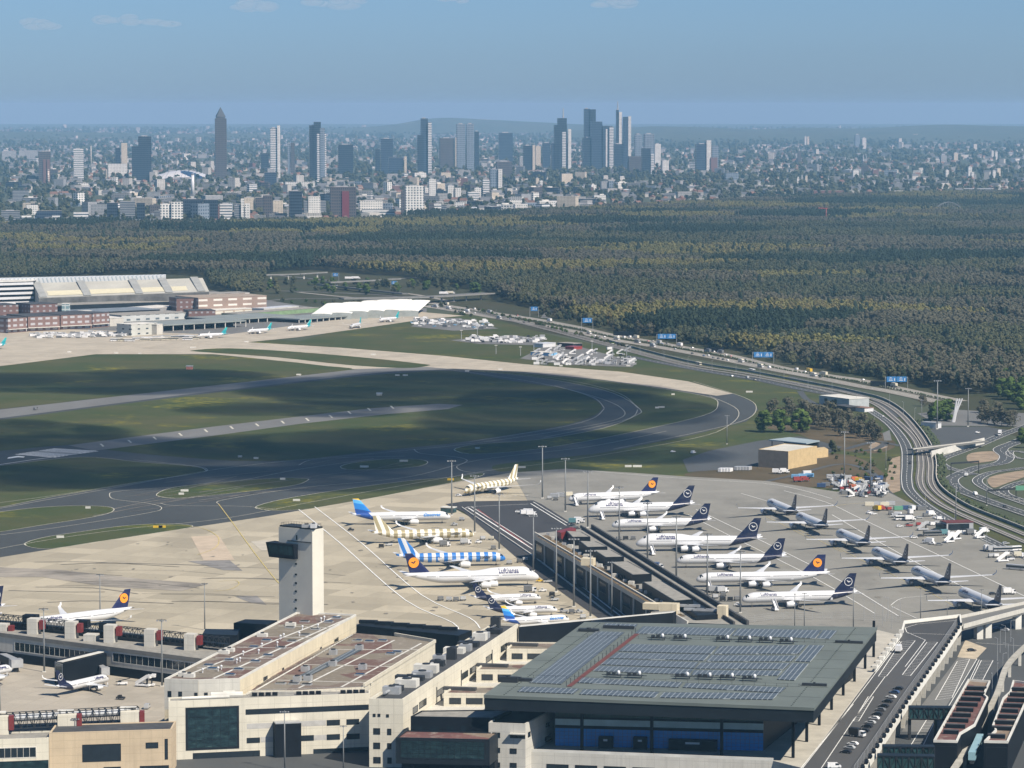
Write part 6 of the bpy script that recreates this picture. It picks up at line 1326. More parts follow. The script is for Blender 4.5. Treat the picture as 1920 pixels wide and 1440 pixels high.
# blue direction signs over the motorway
SB = M('sign_blue', (.03, .17, .42), .6, .04, .5)
def sign(px0, px1, yt, yb, label, base=None):
    a = P(px0, base or yb + 12); Y = a.y; s = S(a); p0 = at_y(px0, Y, 0); p1 = at_y(px1, Y, 0); z1 = zat(a, yt); z0 = zat(a, yb); x0 = a.x; x1 = x0 + (px1 - px0) / s
    r = thing('road_sign', (x0, Y, 0), label, 'road sign', 'blue signs along the motorway')
    n = 2 if (px1 - px0) > 24 else 1; wd = (x1 - x0) / n
    for i in range(n):
        xa = x0 + i * wd; pb = MB().box((xa + wd / 2, Y, z0), (wd * .96, .3, z1 - z0)).build('sign_board', SB, r); mb = MB()
        for k in range(3):
            zz = z0 + (z1 - z0) * (.25 + .25 * k); mb.box((xa + wd * .42, Y - .2, zz), (wd * (.4 - .1 * k), .06, (z1 - z0) * .07))
        mb.box((xa + wd * .8, Y - .2, z0 + (z1 - z0) * .2), (wd * .06, .06, (z1 - z0) * .5)); mb.build('lettering', WHITE, pb)
    for x in (x0 - 1, x1 + 1): MB().tube([(x, Y + .6, 0), (x, Y + .6, z1)], .22, 6).build('post', LSTEEL, r)
    MB().obox((x0 - 1, Y + .6, z1 - 1), (x1 + 1, Y + .6, z1 - 1), .4, .4).build('beam', LSTEEL, r)
sign(1233, 1267, 626, 635, 'blue motorway sign above the light carriageway, middle one of the wide pair'); sign(1413, 1449, 660, 670, 'blue motorway sign beside the white lorries, nearer the brown wood'); sign(1662, 1700, 706, 716, 'blue motorway sign farthest right, next to the grey noise barrier')
sign(1092, 1110, 596, 605, 'small blue sign by the wood edge left of the carriageways'); sign(995, 1008, 575, 583, 'small blue sign just past the motorway bridge'); sign(734, 744, 527, 533, 'tiny blue sign on the grass bank of the far interchange'); sign(624, 634, 512, 518, 'tiny blue sign beside the farthest ramp bridge')
for i, (x0, x1, y) in enumerate(((1320, 1358, 658), (1632, 1675, 722), (1150, 1188, 627))):
    a, b_ = P(x0, y + 2, 0), P(x1, y + 3, 0); tag(MB().obox(a + Vector((0, 0, 2.5)), b_ + Vector((0, 0, 2.5)), .4, 5).build('noise_barrier', DCLAD), 'dark noise barrier panel beside the motorway, %s' % ('middle one by the white lorries', 'right one at the tracks bend', 'left one')[i], 'barrier')
# green sign gantry, dark gantry on slip roads
for nm, x0, x1, yb, yt, lb in (('sign_gantry', 1783, 1835, 893, 869, 'dark steel gantry spanning the curving slip road'), ('sign_gantry', 1850, 1905, 938, 920, 'grey steel gantry with a small green board over the slip road')):
    a, b_ = P(x0, yb), P(x1, yb - 4); z = zat(a, yt); r = thing(nm, a, lb, 'gantry')
    for p in (a, b_): MB().tube([p, p + Vector((0, 0, z))], .3, 6).build('post', STEEL, r)
    MB().obox(a + Vector((0, 0, z)), b_ + Vector((0, 0, z)), .8, 1.2).build('beam', STEEL, r)
    if 'green' in lb: MB().obox(a.lerp(b_, .98) + Vector((0, -.5, z + .5)), b_ + Vector((8, -.5, z + .5)), .3, 3.2).build('sign_board', paint('green'), r)
# three white pylons, car park kiosk
py_ = thing('pylon_sculpture', P(1788, 792), 'three white slanting pylons by the car park trees', 'sculpture')
for i in range(3): a = P(1786 + i * 1.5, 792); mb = MB(); mb.tube([a, a + Vector((1.5, 0, 8)), a + Vector((3.5 + i * 1.6, 0, zat(a, 747)))], [.8, .8, .6], 6); mb.build('pylon', PW, py_)
# yellow hall, canopy hall, service houses
def boxb(name, label, x0, yb0, x1, yb1, ytop, depth, wm, rm, cat='building', roof_over=.3, zb=0.0, par=0):
    a = P(x0, yb0, zb); b_ = P(x1, yb1, zb); h = zat(a, ytop); d = (b_ - a).normalized(); n = Vector((-d.y, d.x, 0)); n = n if n.y > 0 else -n
    w = [a, b_, b_ + n * depth, a + n * depth]; c = sum(w, Vector()) / 4; r = thing(name, (c.x, c.y, zb), label, cat)
    MB().prism(w, zb, h).build('wall', wm, r); MB().prism(shrink(w, -roof_over), h + .003, h + .5).build('roof', rm, r); return r, w, h
yh = [(1422, 843), (1478, 847), (1532, 837), (1472, 832)]
b_, w = building('yellow_hall', 'yellow sided low hall with a pale flat roof beyond the right apron', yh, 13, M('yellow_sheet', (.5, .375, .2), .7, .08, .3), M('pale_roof', (.5, .49, .44), .8, .1, .1), parapet=.3)
mb = MB(); wq = Wall(w[0], w[1]); wq.slab(mb, 0, wq.L, .1, 13.2, 0, .1); mb.build('front_cladding', M('brown_sheet', (.21, .175, .14), .8, .08, .3), b_)
mb = MB(); q = pxy([(1532, 845), (1553, 842), (1545, 838), (1527, 840)], 6); mb.prism(q, 0, 6); mb.build('annexe', MATS['yellow_sheet'], b_)
cn = thing('canopy_hall', P(1480, 835), 'open hall with a flat grey blue roof behind the yellow hall', 'building')
q = pxy([(1441, 824), (1480, 819.5), (1537, 826), (1512, 831)], 9); MB().prism(q, 8.2, 9).build('roof', M('greyblue_roof', (.3, .36, .38), .5, .06, .1), cn)
for p in shrink(q, 2): MB().tube([(p.x, p.y, 0), (p.x, p.y, 8.2)], .35, 6).build('column', STEEL, cn)
MB().prism(pxy([(1470, 826), (1530, 830), (1535, 827), (1480, 822)], 7), 0, 7.5).build('wall', DCLAD, cn)
b_, w, h = boxb('control_house', 'grey flat roofed house beside the railway bend', 1536, 758, 1592, 765, 742, 22, M('grey_sheet', (.36, .39, .4), .7, .08, .3), PALECONC); wl = Wall(w[0], w[1])
for u in (8, 22): window(b_, wl, (u, u + 4, 3, 6), px=False, frame=.2)
b_, w, h = boxb('white_house', 'small white house with a brown roof beside the main road bend', 1590, 770, 1621, 773, 763, 11, PW, M('brown_roof', (.2, .12, .09), .9, .1, .3)); window(b_, Wall(w[0], w[1]), (7, 9, .5, 4), px=False, frame=0)
b_, w, h = boxb('dark_annexe', 'low dark building left of the small white house', 1562, 768, 1590, 772, 760, 12, BLKCLAD, DROOF)
b_, w, h = boxb('service_building', 'low glazed service building with a dark red roof edge beside the perimeter road', 1775, 996.5, 1825, 995, 981, 11, LSTEEL, M('dark_red_edge', (.12, .03, .03), .7, .1)); window(b_, Wall(w[0], w[1]), (1.2, Wall(w[0], w[1]).L - 3, .8, 4.4), px=False, frame=.2, mull=7)
b_, w, h = boxb('glass_kiosk', 'pale glazed kiosk left of the low service building', 1754, 995, 1772, 996, 984, 7, DARKG, STEEL)
b_, w, h = boxb('gate_cabin', 'small white cabin with blue side at the car park', 1727, 802, 1755, 804, 792, 8, PW, LSTEEL)
b_, w, h = boxb('bay_kiosk', 'small pavilion at the far corner of the dark service bay', 826, 962, 850, 963, 952, 6, DARKG, PALECONC)
b_, w, h = boxb('runway_cabin', 'small red and white equipment cabin on the airfield grass', 349, 693, 361, 693, 687, 4, M('cabin_red', (.5, .2, .16), .8, .2, 1), PW); b_, w, h = boxb('antenna_cabin', 'small pale antenna cabin on the dark grass left of the chevrons', 706, 742, 716, 742, 738, 4, GREYW, PW)
# yellow taxiway signs and small white boxes on the grass
for i, (x, y) in enumerate([(296, 990), (304, 990), (113, 1009), (340, 928), (346, 922), (530, 900), (165, 954), (556, 940), (683, 877), (757, 866), (895, 842), (450, 858), (480, 861), (218, 663), (262, 664), (362, 653), (462, 642), (700, 666), (938, 694), (760, 705), (745, 705), (876, 697), (1052, 687), (1178, 687), (1262, 741), (1240, 765), (1232, 766), (1405, 736), (845, 901), (978, 878), (1178, 876), (1195, 876), (130, 661), (560, 704)]):
    p = P(x, y); tag(MB().box(p, (R.uniform(3, 7), .5, 1.6)).build('taxiway_sign', paint('yellow') if i < 2 or i == 28 else PALECONC), 'low %s sign board on the airfield grass' % ('yellow' if i < 2 or i == 28 else 'pale'), 'airfield sign', 'low signs on the airfield grass')
# perimeter fence behind the hall
fn = MB(); pts = [P(x, y) for x, y in ((1380, 1172), (1450, 1164), (1560, 1162), (1660, 1166), (1700, 1170))]
for a, b2 in zip(pts, pts[1:]):
    n = int((b2 - a).length / 5)
    for i in range(n): p = a.lerp(b2, i / n); fn.obox(p, p + Vector((0, 0, 4)), .12, .12)
    for z in (1, 2, 3, 4): fn.obox(a + Vector((0, 0, z)), b2 + Vector((0, 0, z)), .06, .06)
tag(fn.build('perimeter_fence', LSTEEL), 'grey wire perimeter fence between right apron and the solar roof', 'fence')
# ---------------------------------------------------------------- cargo quarter, trees, forest, city, hills
def facade(name, wallc, glass, st=3.4, bay=3.0, wz=.5, wx=.6, rough=.7, bands=False):
    if name in MATS: return MATS[name]
    m, nt, b = nodes(name); g = N(nt, 'ShaderNodeNewGeometry'); x, y, z = sep(nt, coord(nt)); nx, ny, nz = sep(nt, g.outputs['Normal'])
    u = mix(nt, (0, 0, 0), (0, 0, 0), 0)
    side = math_n(nt, 'GREATER_THAN', math_n(nt, 'ABSOLUTE', nx), .72)
    uu = math_n(nt, 'ADD', math_n(nt, 'MULTIPLY', x, math_n(nt, 'SUBTRACT', 1, side)), math_n(nt, 'MULTIPLY', y, side))
    fz = math_n(nt, 'FRACT', math_n(nt, 'DIVIDE', math_n(nt, 'ADD', z, .6), st)); fx = math_n(nt, 'FRACT', math_n(nt, 'DIVIDE', math_n(nt, 'ADD', uu, 1000), bay))
    k = math_n(nt, 'LESS_THAN', math_n(nt, 'ABSOLUTE', math_n(nt, 'SUBTRACT', fz, .5)), wz / 2)
    if not bands: k = math_n(nt, 'MULTIPLY', k, math_n(nt, 'LESS_THAN', math_n(nt, 'ABSOLUTE', math_n(nt, 'SUBTRACT', fx, .5)), wx / 2))
    f = noise(nt, coord(nt, 'World'), .05, 4, .6)
    w_ = ramp(nt, f, [(.3, [c * .86 for c in wallc]), (.7, [min(1, c * 1.1) for c in wallc])])
    nt.links.new(mix(nt, w_, glass, k), b.inputs['Base Color']); nt.links.new(math_n(nt, 'SUBTRACT', rough, math_n(nt, 'MULTIPLY', k, rough - .2)), b.inputs['Roughness'])
    MATS[name] = m; return m
DG = (.03, .045, .06)
BRICK = facade('brick_facade', (.19, .122, .108), (.4, .4, .42), 6.2, 8.0, .42, .6); BRICKD = facade('dark_brick_facade', (.14, .082, .074), (.3, .3, .32), 6, 7, .35, .4)
TANB = facade('brown_brick_bands', (.27, .2, .165), (.62, .6, .55), 7, 18, .35, .6)
# striped office, big sloping hangar
st_ = thing('striped_building', P(20, 572), 'white and dark striped building at the left edge beside the sloping hangar', 'building')
a, b_ = P(-60, 578), P(62, 574); h = zat(a, 531)
MB().prism([a, b_, b_ + Vector((0, 60, 0)), a + Vector((0, 60, 0))], 0, h).build('wall', BLKCLAD, st_)
for i in range(5): z = h * (.16 + .19 * i); MB().obox(a + Vector((0, -.6, z)), b_ + Vector((.6, -.6, z)), 2.0, h * .095).build('white_band', PW, st_)
MB().prism([a, b_, b_ + Vector((0, 60, 0)), a + Vector((0, 60, 0))], h + .01, h + .8).build('roof', PALECONC, st_)
hg = thing('cargo_hangar', P(220, 575), 'huge hangar with a sloping grey roof, yellow skylight strips and a white ribbed top', 'hangar')
Y0 = P(0, 578).y; Y1 = Y0 + 70
def hp(x, y, Y):
    z = H + (Y * ((FW + UP * ((CY - y) / F)).z / (FW + UP * ((CY - y) / F)).y)); return at_y(x, Y, z)
lo = [hp(73, 558, Y0), hp(392, 546, Y0)]; hi = [hp(62, 531, Y1), hp(380, 521, Y1)]
zl = (lo[0].z + lo[1].z) / 2
MB().add([lo[0], lo[1], hi[1], hi[0]] + [Vector((v.x, v.y, 0)) for v in (lo[0], lo[1], hi[1], hi[0])], [(0, 1, 2, 3), (4, 5, 1, 0), (5, 6, 2, 1), (6, 7, 3, 2), (7, 4, 0, 3)]).build('roof', M('hangar_roof', (.42, .415, .37), .8, .1, .02), hg); MB().add([v + Vector((0, -.3, -.8)) for v in lo] + [Vector((v.x, v.y - .3, 0)) for v in (lo[1], lo[0])], [(0, 3, 2, 1)]).build('front_wall', M('hangar_front', (.14, .14, .135), .8, .3, .08), hg)
def onroof(x, t): return lo[0].lerp(lo[1], x).lerp(hi[0].lerp(hi[1], x), t) + Vector((0, -.2, .3))
for x0, x1 in ((.06, .265), (.31, .57), (.60, .745), (.79, .88)):
    MB().add([onroof(x0, .1), onroof(x1, .1), onroof(x1, .42), onroof(x0, .42)], [(0, 1, 2, 3)]).build('skylight_strip', M('skylight_yellow', (.62, .58, .42), .6, .05, .1), hg)
for x in (.02, .28, .585, .76, .95):
    MB().add([onroof(x - .015, 0) + Vector((0, 0, .4)), onroof(x + .03, 0) + Vector((0, 0, .4)), onroof(x + .02, 1.0) + Vector((0, 0, 1.6)), onroof(x - .025, 1.0) + Vector((0, 0, 1.6))], [(0, 1, 2, 3)]).build('roof_rib', M('rib_grey', (.3, .31, .3), .8, .1, .1), hg)
wl0, wl1 = hp(-30, 532, Y1 + 8), hp(307, 528, Y1 + 8); zt0 = hp(0, 523.5, Y1 + 8).z; zt1 = hp(307, 516.5, Y1 + 8).z
rib, nt, b = nodes('white_ribbed_wall'); x, y, z = sep(nt, coord(nt)); f = math_n(nt, 'FRACT', math_n(nt, 'DIVIDE', math_n(nt, 'ADD', math_n(nt, 'ADD', x, math_n(nt, 'MULTIPLY', z, .35)), 2000), 5.5)); nt.links.new(ramp(nt, f, [(0, (.66, .68, .68)), (.6, (.66, .68, .68)), (.65, (.4, .46, .5))], 'CONSTANT'), b.inputs['Base Color'])
MB().add([Vector((wl0.x, wl0.y, 20)), Vector((wl1.x, wl1.y, 20)), Vector((wl1.x, wl1.y, zt1)), Vector((wl0.x, wl0.y, zt0))] + [Vector((wl0.x, wl0.y + 30, 0)), Vector((wl1.x, wl1.y + 30, 0)), Vector((wl1.x, wl1.y + 30, zt1)), Vector((wl0.x, wl0.y + 30, zt0))], [(0, 1, 2, 3), (3, 2, 6, 7), (1, 5, 6, 2), (0, 3, 7, 4)]).build('ribbed_wall', rib, hg)
CG = 'cargo buildings along the far apron'
def cb_(name, label, x0, y0, x1, y1, yt, dep, wm, rm, par=0, **kw):
    r, w, h = boxb(name, label, x0, y0, x1, y1, yt, dep, wm, rm, **kw); r['group'] = CG; return r, w, h
for i, (x0, x1) in enumerate(((15, 50.5), (52.5, 112), (114, 172), (174, 205))):
    r, w, h = cb_('brick_warehouse', 'red brown brick warehouse block, %s of the front four' % ('leftmost', 'second from the left', 'third from the left', 'rightmost')[i], x0, 625 - i * 3.2, x1, 622.5 - i * 3.2, 597 - i * 3, 55, BRICK, DROOF)
    mb = MB(); mb.obox(w[0] + Vector((0, -2, 4.5)), w[1] + Vector((0, -2, 4.5)), 4, .6); mb.build('canopy', PALECONC, r)
for i, (x0, x1) in enumerate(((-20, 35), (57, 108))): cb_('brick_warehouse', 'darker brick block behind the front warehouses, %s' % ('left one', 'right one'), x0, 606, x1, 604, 573 - i * 2, 40, BRICKD, DROOF) if False else cb_('brick_warehouse', 'darker brick block behind the front warehouses, %s' % ('left one', 'right one')[i], x0, 606, x1, 604, 573 - i * 2, 40, BRICKD, DROOF)
PG = facade('pale_glass_grid', (.5, .56, .56), (.2, .3, .33), 5, 5, .7, .75)
for i, (x0, x1, y0, yt) in enumerate(((44, 57, 604, 573), (116, 129, 602, 570))): cb_('glass_stair_tower', 'pale glass stair tower rising behind the brick warehouses, %s' % ('left', 'right')[i], x0, y0, x1, y0, yt, 14, PG, PALECONC)
for i, (x0, x1, y0, yt) in enumerate(((46, 112, 606, 591), (115, 172, 602, 585))): cb_('glass_gallery', 'pale glass gallery on top of the brick warehouses, %s half' % ('left', 'right')[i], x0, y0, x1, y0 - 2, yt, 12, PG, PALECONC)
for i, (x0, x1) in enumerate(((27, 44), (103, 116))): cb_('link_tower', 'dark sloping link between brick blocks, %s' % ('left', 'right')[i], x0, 604, x1, 603, 575, 12, BLKCLAD, DROOF)
WSH = facade('pale_shed_wall', (.45, .47, .46), (.12, .15, .17), 6, 11, .4, .4)
for nm, lb, x0, y0, x1, y1, yt, dep, wm, rm in [
    ('storage_shed', 'pale shed with dark doors right of the brick warehouses', 206, 612, 232, 611, 597, 40, GREYW, PALECONC), ('storage_shed', 'long grey shed behind the pale shed', 228, 604, 356, 598, 592, 50, WSH, GROOF), ('storage_shed', 'dark roofed shed with white edge below the hangar', 160, 598, 300, 592, 586, 60, DCLAD, M('blue_grey_roof', (.16, .19, .22), .7, .15, .05)), ('storage_shed', 'low white roofed shed beside the dark brick block', 265, 590, 340, 584, 580, 40, LSTEEL, PALECONC),
    ('plant_hall', 'low dark hall with pipes right below the hangar skylights', 100, 586, 330, 578, 573, 40, DCLAD, GROOF), ('brick_office', 'dark brick office with bare end wall', 331, 588, 376, 587, 560, 36, BRICKD, DROOF), ('brick_office', 'broad brown brick office with white window bands', 372, 588, 500, 583, 559, 60, TANB, M('tan_roof', (.3, .25, .2), .9, .1, .1)), ('brick_office', 'upper setback of the brown brick office', 388, 575, 468, 572, 551.5, 30, TANB, GROOF),
    ('brick_office', 'low red brown office in front of the dark brick one', 354, 599, 404, 598, 583, 30, BRICKD, DROOF), ('cargo_office', 'grey cube office with dark left side among the buses', 246, 630, 294, 627, 609, 26, facade('office_grey', (.46, .47, .44), DG, 5.5, 9, .3, .3), PALECONC), ('cargo_office', 'narrow grey wing of the cube office', 294, 628, 305, 627, 609, 20, GREYW, PALECONC),
    ('long_shed', 'low tan shed with pale window strip behind the canopies', 404, 590, 480, 586, 582.5, 30, facade('tan_strip', (.4, .33, .26), (.6, .58, .5), 6, 12, .5, .8), PALECONC), ('long_shed', 'low shed with bright green edge along the road', 445, 597, 598, 585, 589, 26, M('green_edge', (.17, .26, .14), .7, .15, .1), GROOF), ('long_shed', 'white topped shed beside the green edged one', 495, 589, 560, 584, 579, 20, PALECONC, PW)]:
    cb_(nm, lb, x0, y0, x1, y1, yt, dep, wm, rm)
for i, (x0, y0, x1, y1, yt, dep) in enumerate(((306, 622, 462, 613, 607, 60), (418, 609, 552, 601, 597, 70), (562, 606, 652, 599, 596, 50))):
    a, b_ = P(x0, y0), P(x1, y1); h = zat(a, yt + 2); d = (b_ - a).normalized(); n = Vector((-d.y, d.x, 0)); r = thing('freight_canopy', a, 'flat grey freight canopy on columns, %s of three' % ('left', 'middle', 'right')[i], 'canopy', CG)
    MB().prism([a, b_, b_ + n * dep, a + n * dep], h - 1.5, h).build('roof', M('canopy_roof', (.2, .225, .22), .7, .1, .05), r); MB().prism([a + n * 25, b_ + n * 25, b_ + n * dep, a + n * dep], 0, h - 1.6).build('wall', BLKCLAD, r)
    for k in range(9): p = a.lerp(b_, k / 8) + n; MB().box(p, (1, 1, h - 1.5)).build('column', PALECONC, r)
for i, (x0, x1, yb, yt) in enumerate(((583, 622, 600, 585), (615, 660, 599, 583), (652, 690, 598, 580), (680, 720, 596.5, 578.5), (710, 750, 595, 577.5), (742, 785, 594, 579))):
    a, b_ = P(x0, yb), P(x1, yb - 1); h = zat(a, yt + 3); r = thing('white_hall', a, 'white barrel of the white roofed hall, %s of six' % ('first from the left', 'second', 'third', 'fourth', 'fifth', 'last')[i], 'hall', CG)
    w_ = (b_ - a).x / 2; mb = MB(); n = 8; A = []; B = []
    for k in range(n + 1): t = math.pi * k / n; A.append(Vector((a.x + w_ - w_ * math.cos(t), a.y, h * (.86 + .14 * math.sin(t))))); B.append(A[-1] + Vector((12, 130, 6)))
    mb.add(A + B, [(k, n + 1 + k, n + 2 + k, k + 1)[::-1] for k in range(n)]); mb.build('roof', M('bright_white_roof', (.82, .82, .76), .7, .04, .05), r)
    mb = MB(); mb.add(A + [Vector((b_.x, a.y, 0)), Vector((a.x, a.y, 0))], [list(range(n + 3))[::-1]]); mb.build('front_wall', M('shaded_sheet', (.3, .33, .32), .7, .1, .1), r)  # front wall sheet is a plain mid grey
# parked trucks, buses and loads before the cargo buildings (far: simple copies)
def far_copy(k, c, x, y, label, group, rz=0.0): veh(k, c, (x, y), None, label, group, .3, rz)
for i in range(110):
    x = R.uniform(60, 245); y = 631.5 - x * .02 + R.uniform(-3, 5); k, c = R.choice((('container', 'white'), ('container', 'silver'), ('truck', 'white'), ('container', 'grey'), ('dolly', 'white'), ('truck', 'silver')))
    far_copy(k, c, x, y, '%s %s parked in front of the brick warehouses' % (c, 'box truck' if k == 'truck' else k), 'trucks and loads before the brick warehouses', R.uniform(-.3, .3))
for i in range(34):
    x = R.uniform(212, 365); y = 638.5 - (x - 210) * .02 + R.uniform(-3, 2.5); far_copy('bus', R.choice(('white', 'white', 'silver', 'cream')), x, y, 'apron bus parked in the long row below the grey cargo office', 'row of apron buses', R.uniform(-.1, .25))
for i in range(110):
    x = R.uniform(772, 925); y = R.uniform(603, 618) - (925 - x) * .04; k, c = R.choice((('container', 'white'), ('truck', 'white'), ('dolly', 'silver'), ('car', 'white'), ('container', 'grey'), ('dolly', 'white'), ('car', 'lightblue')))
    far_copy(k, c, x, y, '%s %s in the storage yard right of the white halls' % (c, 'box truck' if k == 'truck' else k), 'vehicles in the storage yard by the white halls', R.uniform(-.5, .5))
for i in range(95):
    x = R.uniform(868, 1022); y = R.uniform(633, 643.5) - abs(x - 945) * .02; k, c = R.choice((('container', 'white'), ('truck', 'white'), ('dolly', 'silver'), ('car', 'white'), ('container', 'silver'), ('dolly', 'black')))
    far_copy(k, c, x, y, '%s %s on the long storage yard amid the grass' % (c, 'box truck' if k == 'truck' else k), 'vehicles on the storage yard amid the grass', R.uniform(-.5, .5))
for i in range(120):
    x = R.uniform(1000, 1188); y = R.uniform(672, 685) if R.random() < .8 else R.uniform(655, 672); k, c = R.choice((('container', 'white'), ('stairs', 'white'), ('dolly', 'silver'), ('car', 'white'), ('stairs', 'silver'), ('dolly', 'black'), ('loader', 'silver')))
    far_copy(k, c, x, y, '%s %s on the triangular yard by the light taxiway' % (c, {'stairs': 'mobile stairs', 'loader': 'belt loader'}.get(k, k)), 'vehicles on the triangular yard', R.uniform(-.5, .5))
sheet('storage_yard', [(770, 612), (800, 598), (860, 596), (935, 616), (850, 620)], .2, GREYA); sheet('storage_yard', [(845, 638), (880, 634), (960, 628), (1025, 636), (1000, 647), (900, 645)], .2, GREYA); sheet('storage_yard', [(975, 672), (1020, 650), (1080, 648), (1195, 680), (1185, 688), (1060, 684)], .2, GREYA)
for i, (x0, y0, x1, y1, yt) in enumerate(((1018, 652, 1042, 650, 645), (1045, 650, 1075, 652, 643), (995, 666, 1030, 668, 660), (1060, 655, 1076, 656, 650))):
    boxb('yard_shed', '%s shed on the triangular yard' % ('white', 'grey', 'pale blue', 'small red')[i], x0, y0, x1, y1, yt, 14, [PW, DCLAD, paint('lightblue'), paint('red')][i], [PW, GROOF, PALECONC, paint('red')][i])
for i, (x, yb, yt) in enumerate(((865, 636, 620), (895, 629, 614), (930, 664, 648), (976, 667, 651), (1001, 660, 642), (1110, 660, 640), (1149, 668, 645), (1175, 671, 648), (1043, 660, 648))):
    p = P(x, yb); h = zat(p, yt); r = thing('yard_mast', p, 'slender lamp mast %s' % ('left of the grass yard', 'at the grass yard', 'on the grass, yellow based', 'by the shed corner, yellow based', 'beside the white shed', 'amid the triangular yard', 'at the far side of the triangular yard', 'rightmost at the triangular yard', 'behind the grey shed')[i], 'mast')
    MB().tube([p, p + Vector((0, 0, h))], [.45, .25], 6).build('pole', LSTEEL, r); MB().box(p + Vector((0, 0, h)), (3, 1, .6)).build('lamp_head', PALECONC, r)
# ----- motorway interchange beyond: bridges
def bridge(label, pts, z, w_, cols):
    q = [P(x, y, z) for x, y in pts]; r = thing('motorway_bridge', P(*pts[0]), label, 'bridge'); mb = MB()
    for a, b_ in zip(q, q[1:]): mb.obox(a, b_, w_, 1.6)
    mb.build('deck', GREYA, r); mb = MB()
    for a, b_ in zip(q, q[1:]):
        d = (b_ - a).normalized(); n = Vector((d.y, -d.x, 0)); n = n if n.y < 0 else -n
        mb.obox(a + n * w_ / 2 + Vector((0, 0, .6)), b_ + n * w_ / 2 + Vector((0, 0, .3)), .4, 1.8)
    mb.build('parapet', M('grey_parapet', (.2, .2, .19), .85, .1, .2), r)
    for t in cols: i = min(len(q) - 2, int(t * (len(q) - 1))); p = q[i].lerp(q[i + 1], t * (len(q) - 1) - i); MB().box((p.x, p.y, 0), (2.0, w_ * .7, z - .8)).build('pier', PALECONC, r)
    return r
bridge('broad motorway bridge crossing the carriageways, carrying white lorries', [(640, 560), (800, 557), (915, 550)], 8, 26, (.62, .72, .82, .94)); bridge('distant flyover at the wood edge left of the interchange', [(495, 516), (560, 514), (610, 511)], 8, 9, (.1, .35, .6, .85)); bridge('distant bridge with a white lorry on the interchange', [(614, 530), (700, 526), (745, 523)], 8, 14, (.1, .4, .7)); bridge('low slip road ramp curving below the distant bridge', [(598, 534), (640, 538), (700, 545), (760, 551)], 4, 9, (.2, .6))
bridge('pale forest road bridge right of the broad motorway bridge', [(975, 544), (1010, 541), (1050, 537), (1085, 538)], 6, 9, (.2, .7))
for x, y, c, l in ((660, 523.5, 'white', 'left of a pair'), (673, 523, 'white', 'right of a pair'), (838, 552, 'white', 'leading'), (850, 551, 'cream', 'following')): veh('lorry', c, (x, y), None, '%s lorry on a distant interchange bridge, %s' % (c, l), 'lorries on the distant bridges', 9.0, 0)
mo2 = MB()
for p in ([(480, 566), (560, 560), (700, 562), (800, 572), (880, 582)], [(520, 545), (610, 548), (700, 552), (760, 557)], [(640, 528), (560, 520), (500, 514)], [(745, 523), (800, 518), (860, 512)], [(1020, 596), (1030, 585), (1045, 577), (1040, 570)], [(1090, 568), (1150, 540), (1200, 530)]): ribbon(mo2, p, 9, .34)
struct(mo2.build('slip_road', GREYA))
# ----- trees
def leafmat(name, cols, patch=.0045):
    m, nt, b = nodes(name); oi = N(nt, 'ShaderNodeObjectInfo'); v = coord(nt, 'World')
    a = noise(nt, v, patch, 4, .6, (1, .45, 1)); r = oi.outputs['Random']
    f = math_n(nt, 'ADD', math_n(nt, 'MULTIPLY', a, .75), math_n(nt, 'MULTIPLY', r, .25))
    c = ramp(nt, f, cols); d = noise(nt, v, .35, 3, .7); c = mix(nt, c, (.012, .02, .012), ramp(nt, d, [(.4, (.22, .22, .22)), (.6, (0, 0, 0))]))
    nt.links.new(c, b.inputs['Base Color']); b.inputs['Roughness'].default_value = .9; b.inputs['Specular IOR Level'].default_value = .1; return m
LEAF_MIX = leafmat('mixed_spring_foliage', [(.30, (.055, .066, .04)), (.5, (.075, .082, .046)), (.66, (.1, .1, .05))])
LEAF_SPRING = leafmat('yellow_spring_foliage', [(.3, (.13, .132, .05)), (.5, (.165, .155, .058)), (.7, (.15, .126, .056))])
LEAF_GREEN = leafmat('fresh_green_foliage', [(.3, (.05, .085, .02)), (.7, (.085, .125, .03))]); LEAF_BARE = leafmat('budding_twigs', [(.3, (.085, .082, .058)), (.7, (.115, .108, .074))]); LEAF_DARK = leafmat('dark_conifer_needles', [(.3, (.026, .042, .028)), (.7, (.045, .06, .036))])
BARK = M('bark', (.12, .09, .065), .95, .2, .5)
def crown_mesh(seed, n, leaf, tall=1.0, conic=False, lumps=9, core=True):
    rnd = random.Random(seed); mb = MB(); L = []
    for i in range(lumps):
        t = rnd.random(); a = rnd.uniform(0, 6.283); rr = (.62 * (1 - t * .85) if conic else .58 * math.sqrt(max(.05, 1 - (2 * t - .9) ** 2))) * rnd.uniform(.35, 1)
        L.append((Vector((rr * math.cos(a), rr * math.sin(a), (t * 1.5 + .25) * tall)), rnd.uniform(.26, .46) * (1 - .5 * t if conic else 1)))
    if core:
        for c, r in L: mb.ball(c, (r * .8, r * .8, r * .75), 6, 4)
    for i in range(n):
        c, r = L[rnd.randrange(lumps)]; d = Vector((rnd.gauss(0, 1), rnd.gauss(0, 1), rnd.gauss(.25, 1))).normalized(); p = c + d * r * rnd.uniform(.75, 1.12)
        q = d.cross(Vector((rnd.gauss(0, 1), rnd.gauss(0, 1), rnd.gauss(0, 1)))).normalized(); s = leaf * rnd.uniform(.6, 1.3); e = (d + q * rnd.uniform(-.9, .9)).normalized(); g = e.cross(q).normalized()
        mb.add([p - q * s - g * s, p + q * s - g * s * .6, p + q * s * .7 + g * s, p - q * s * .8 + g * s], [(0, 1, 2, 3)])
    return mb
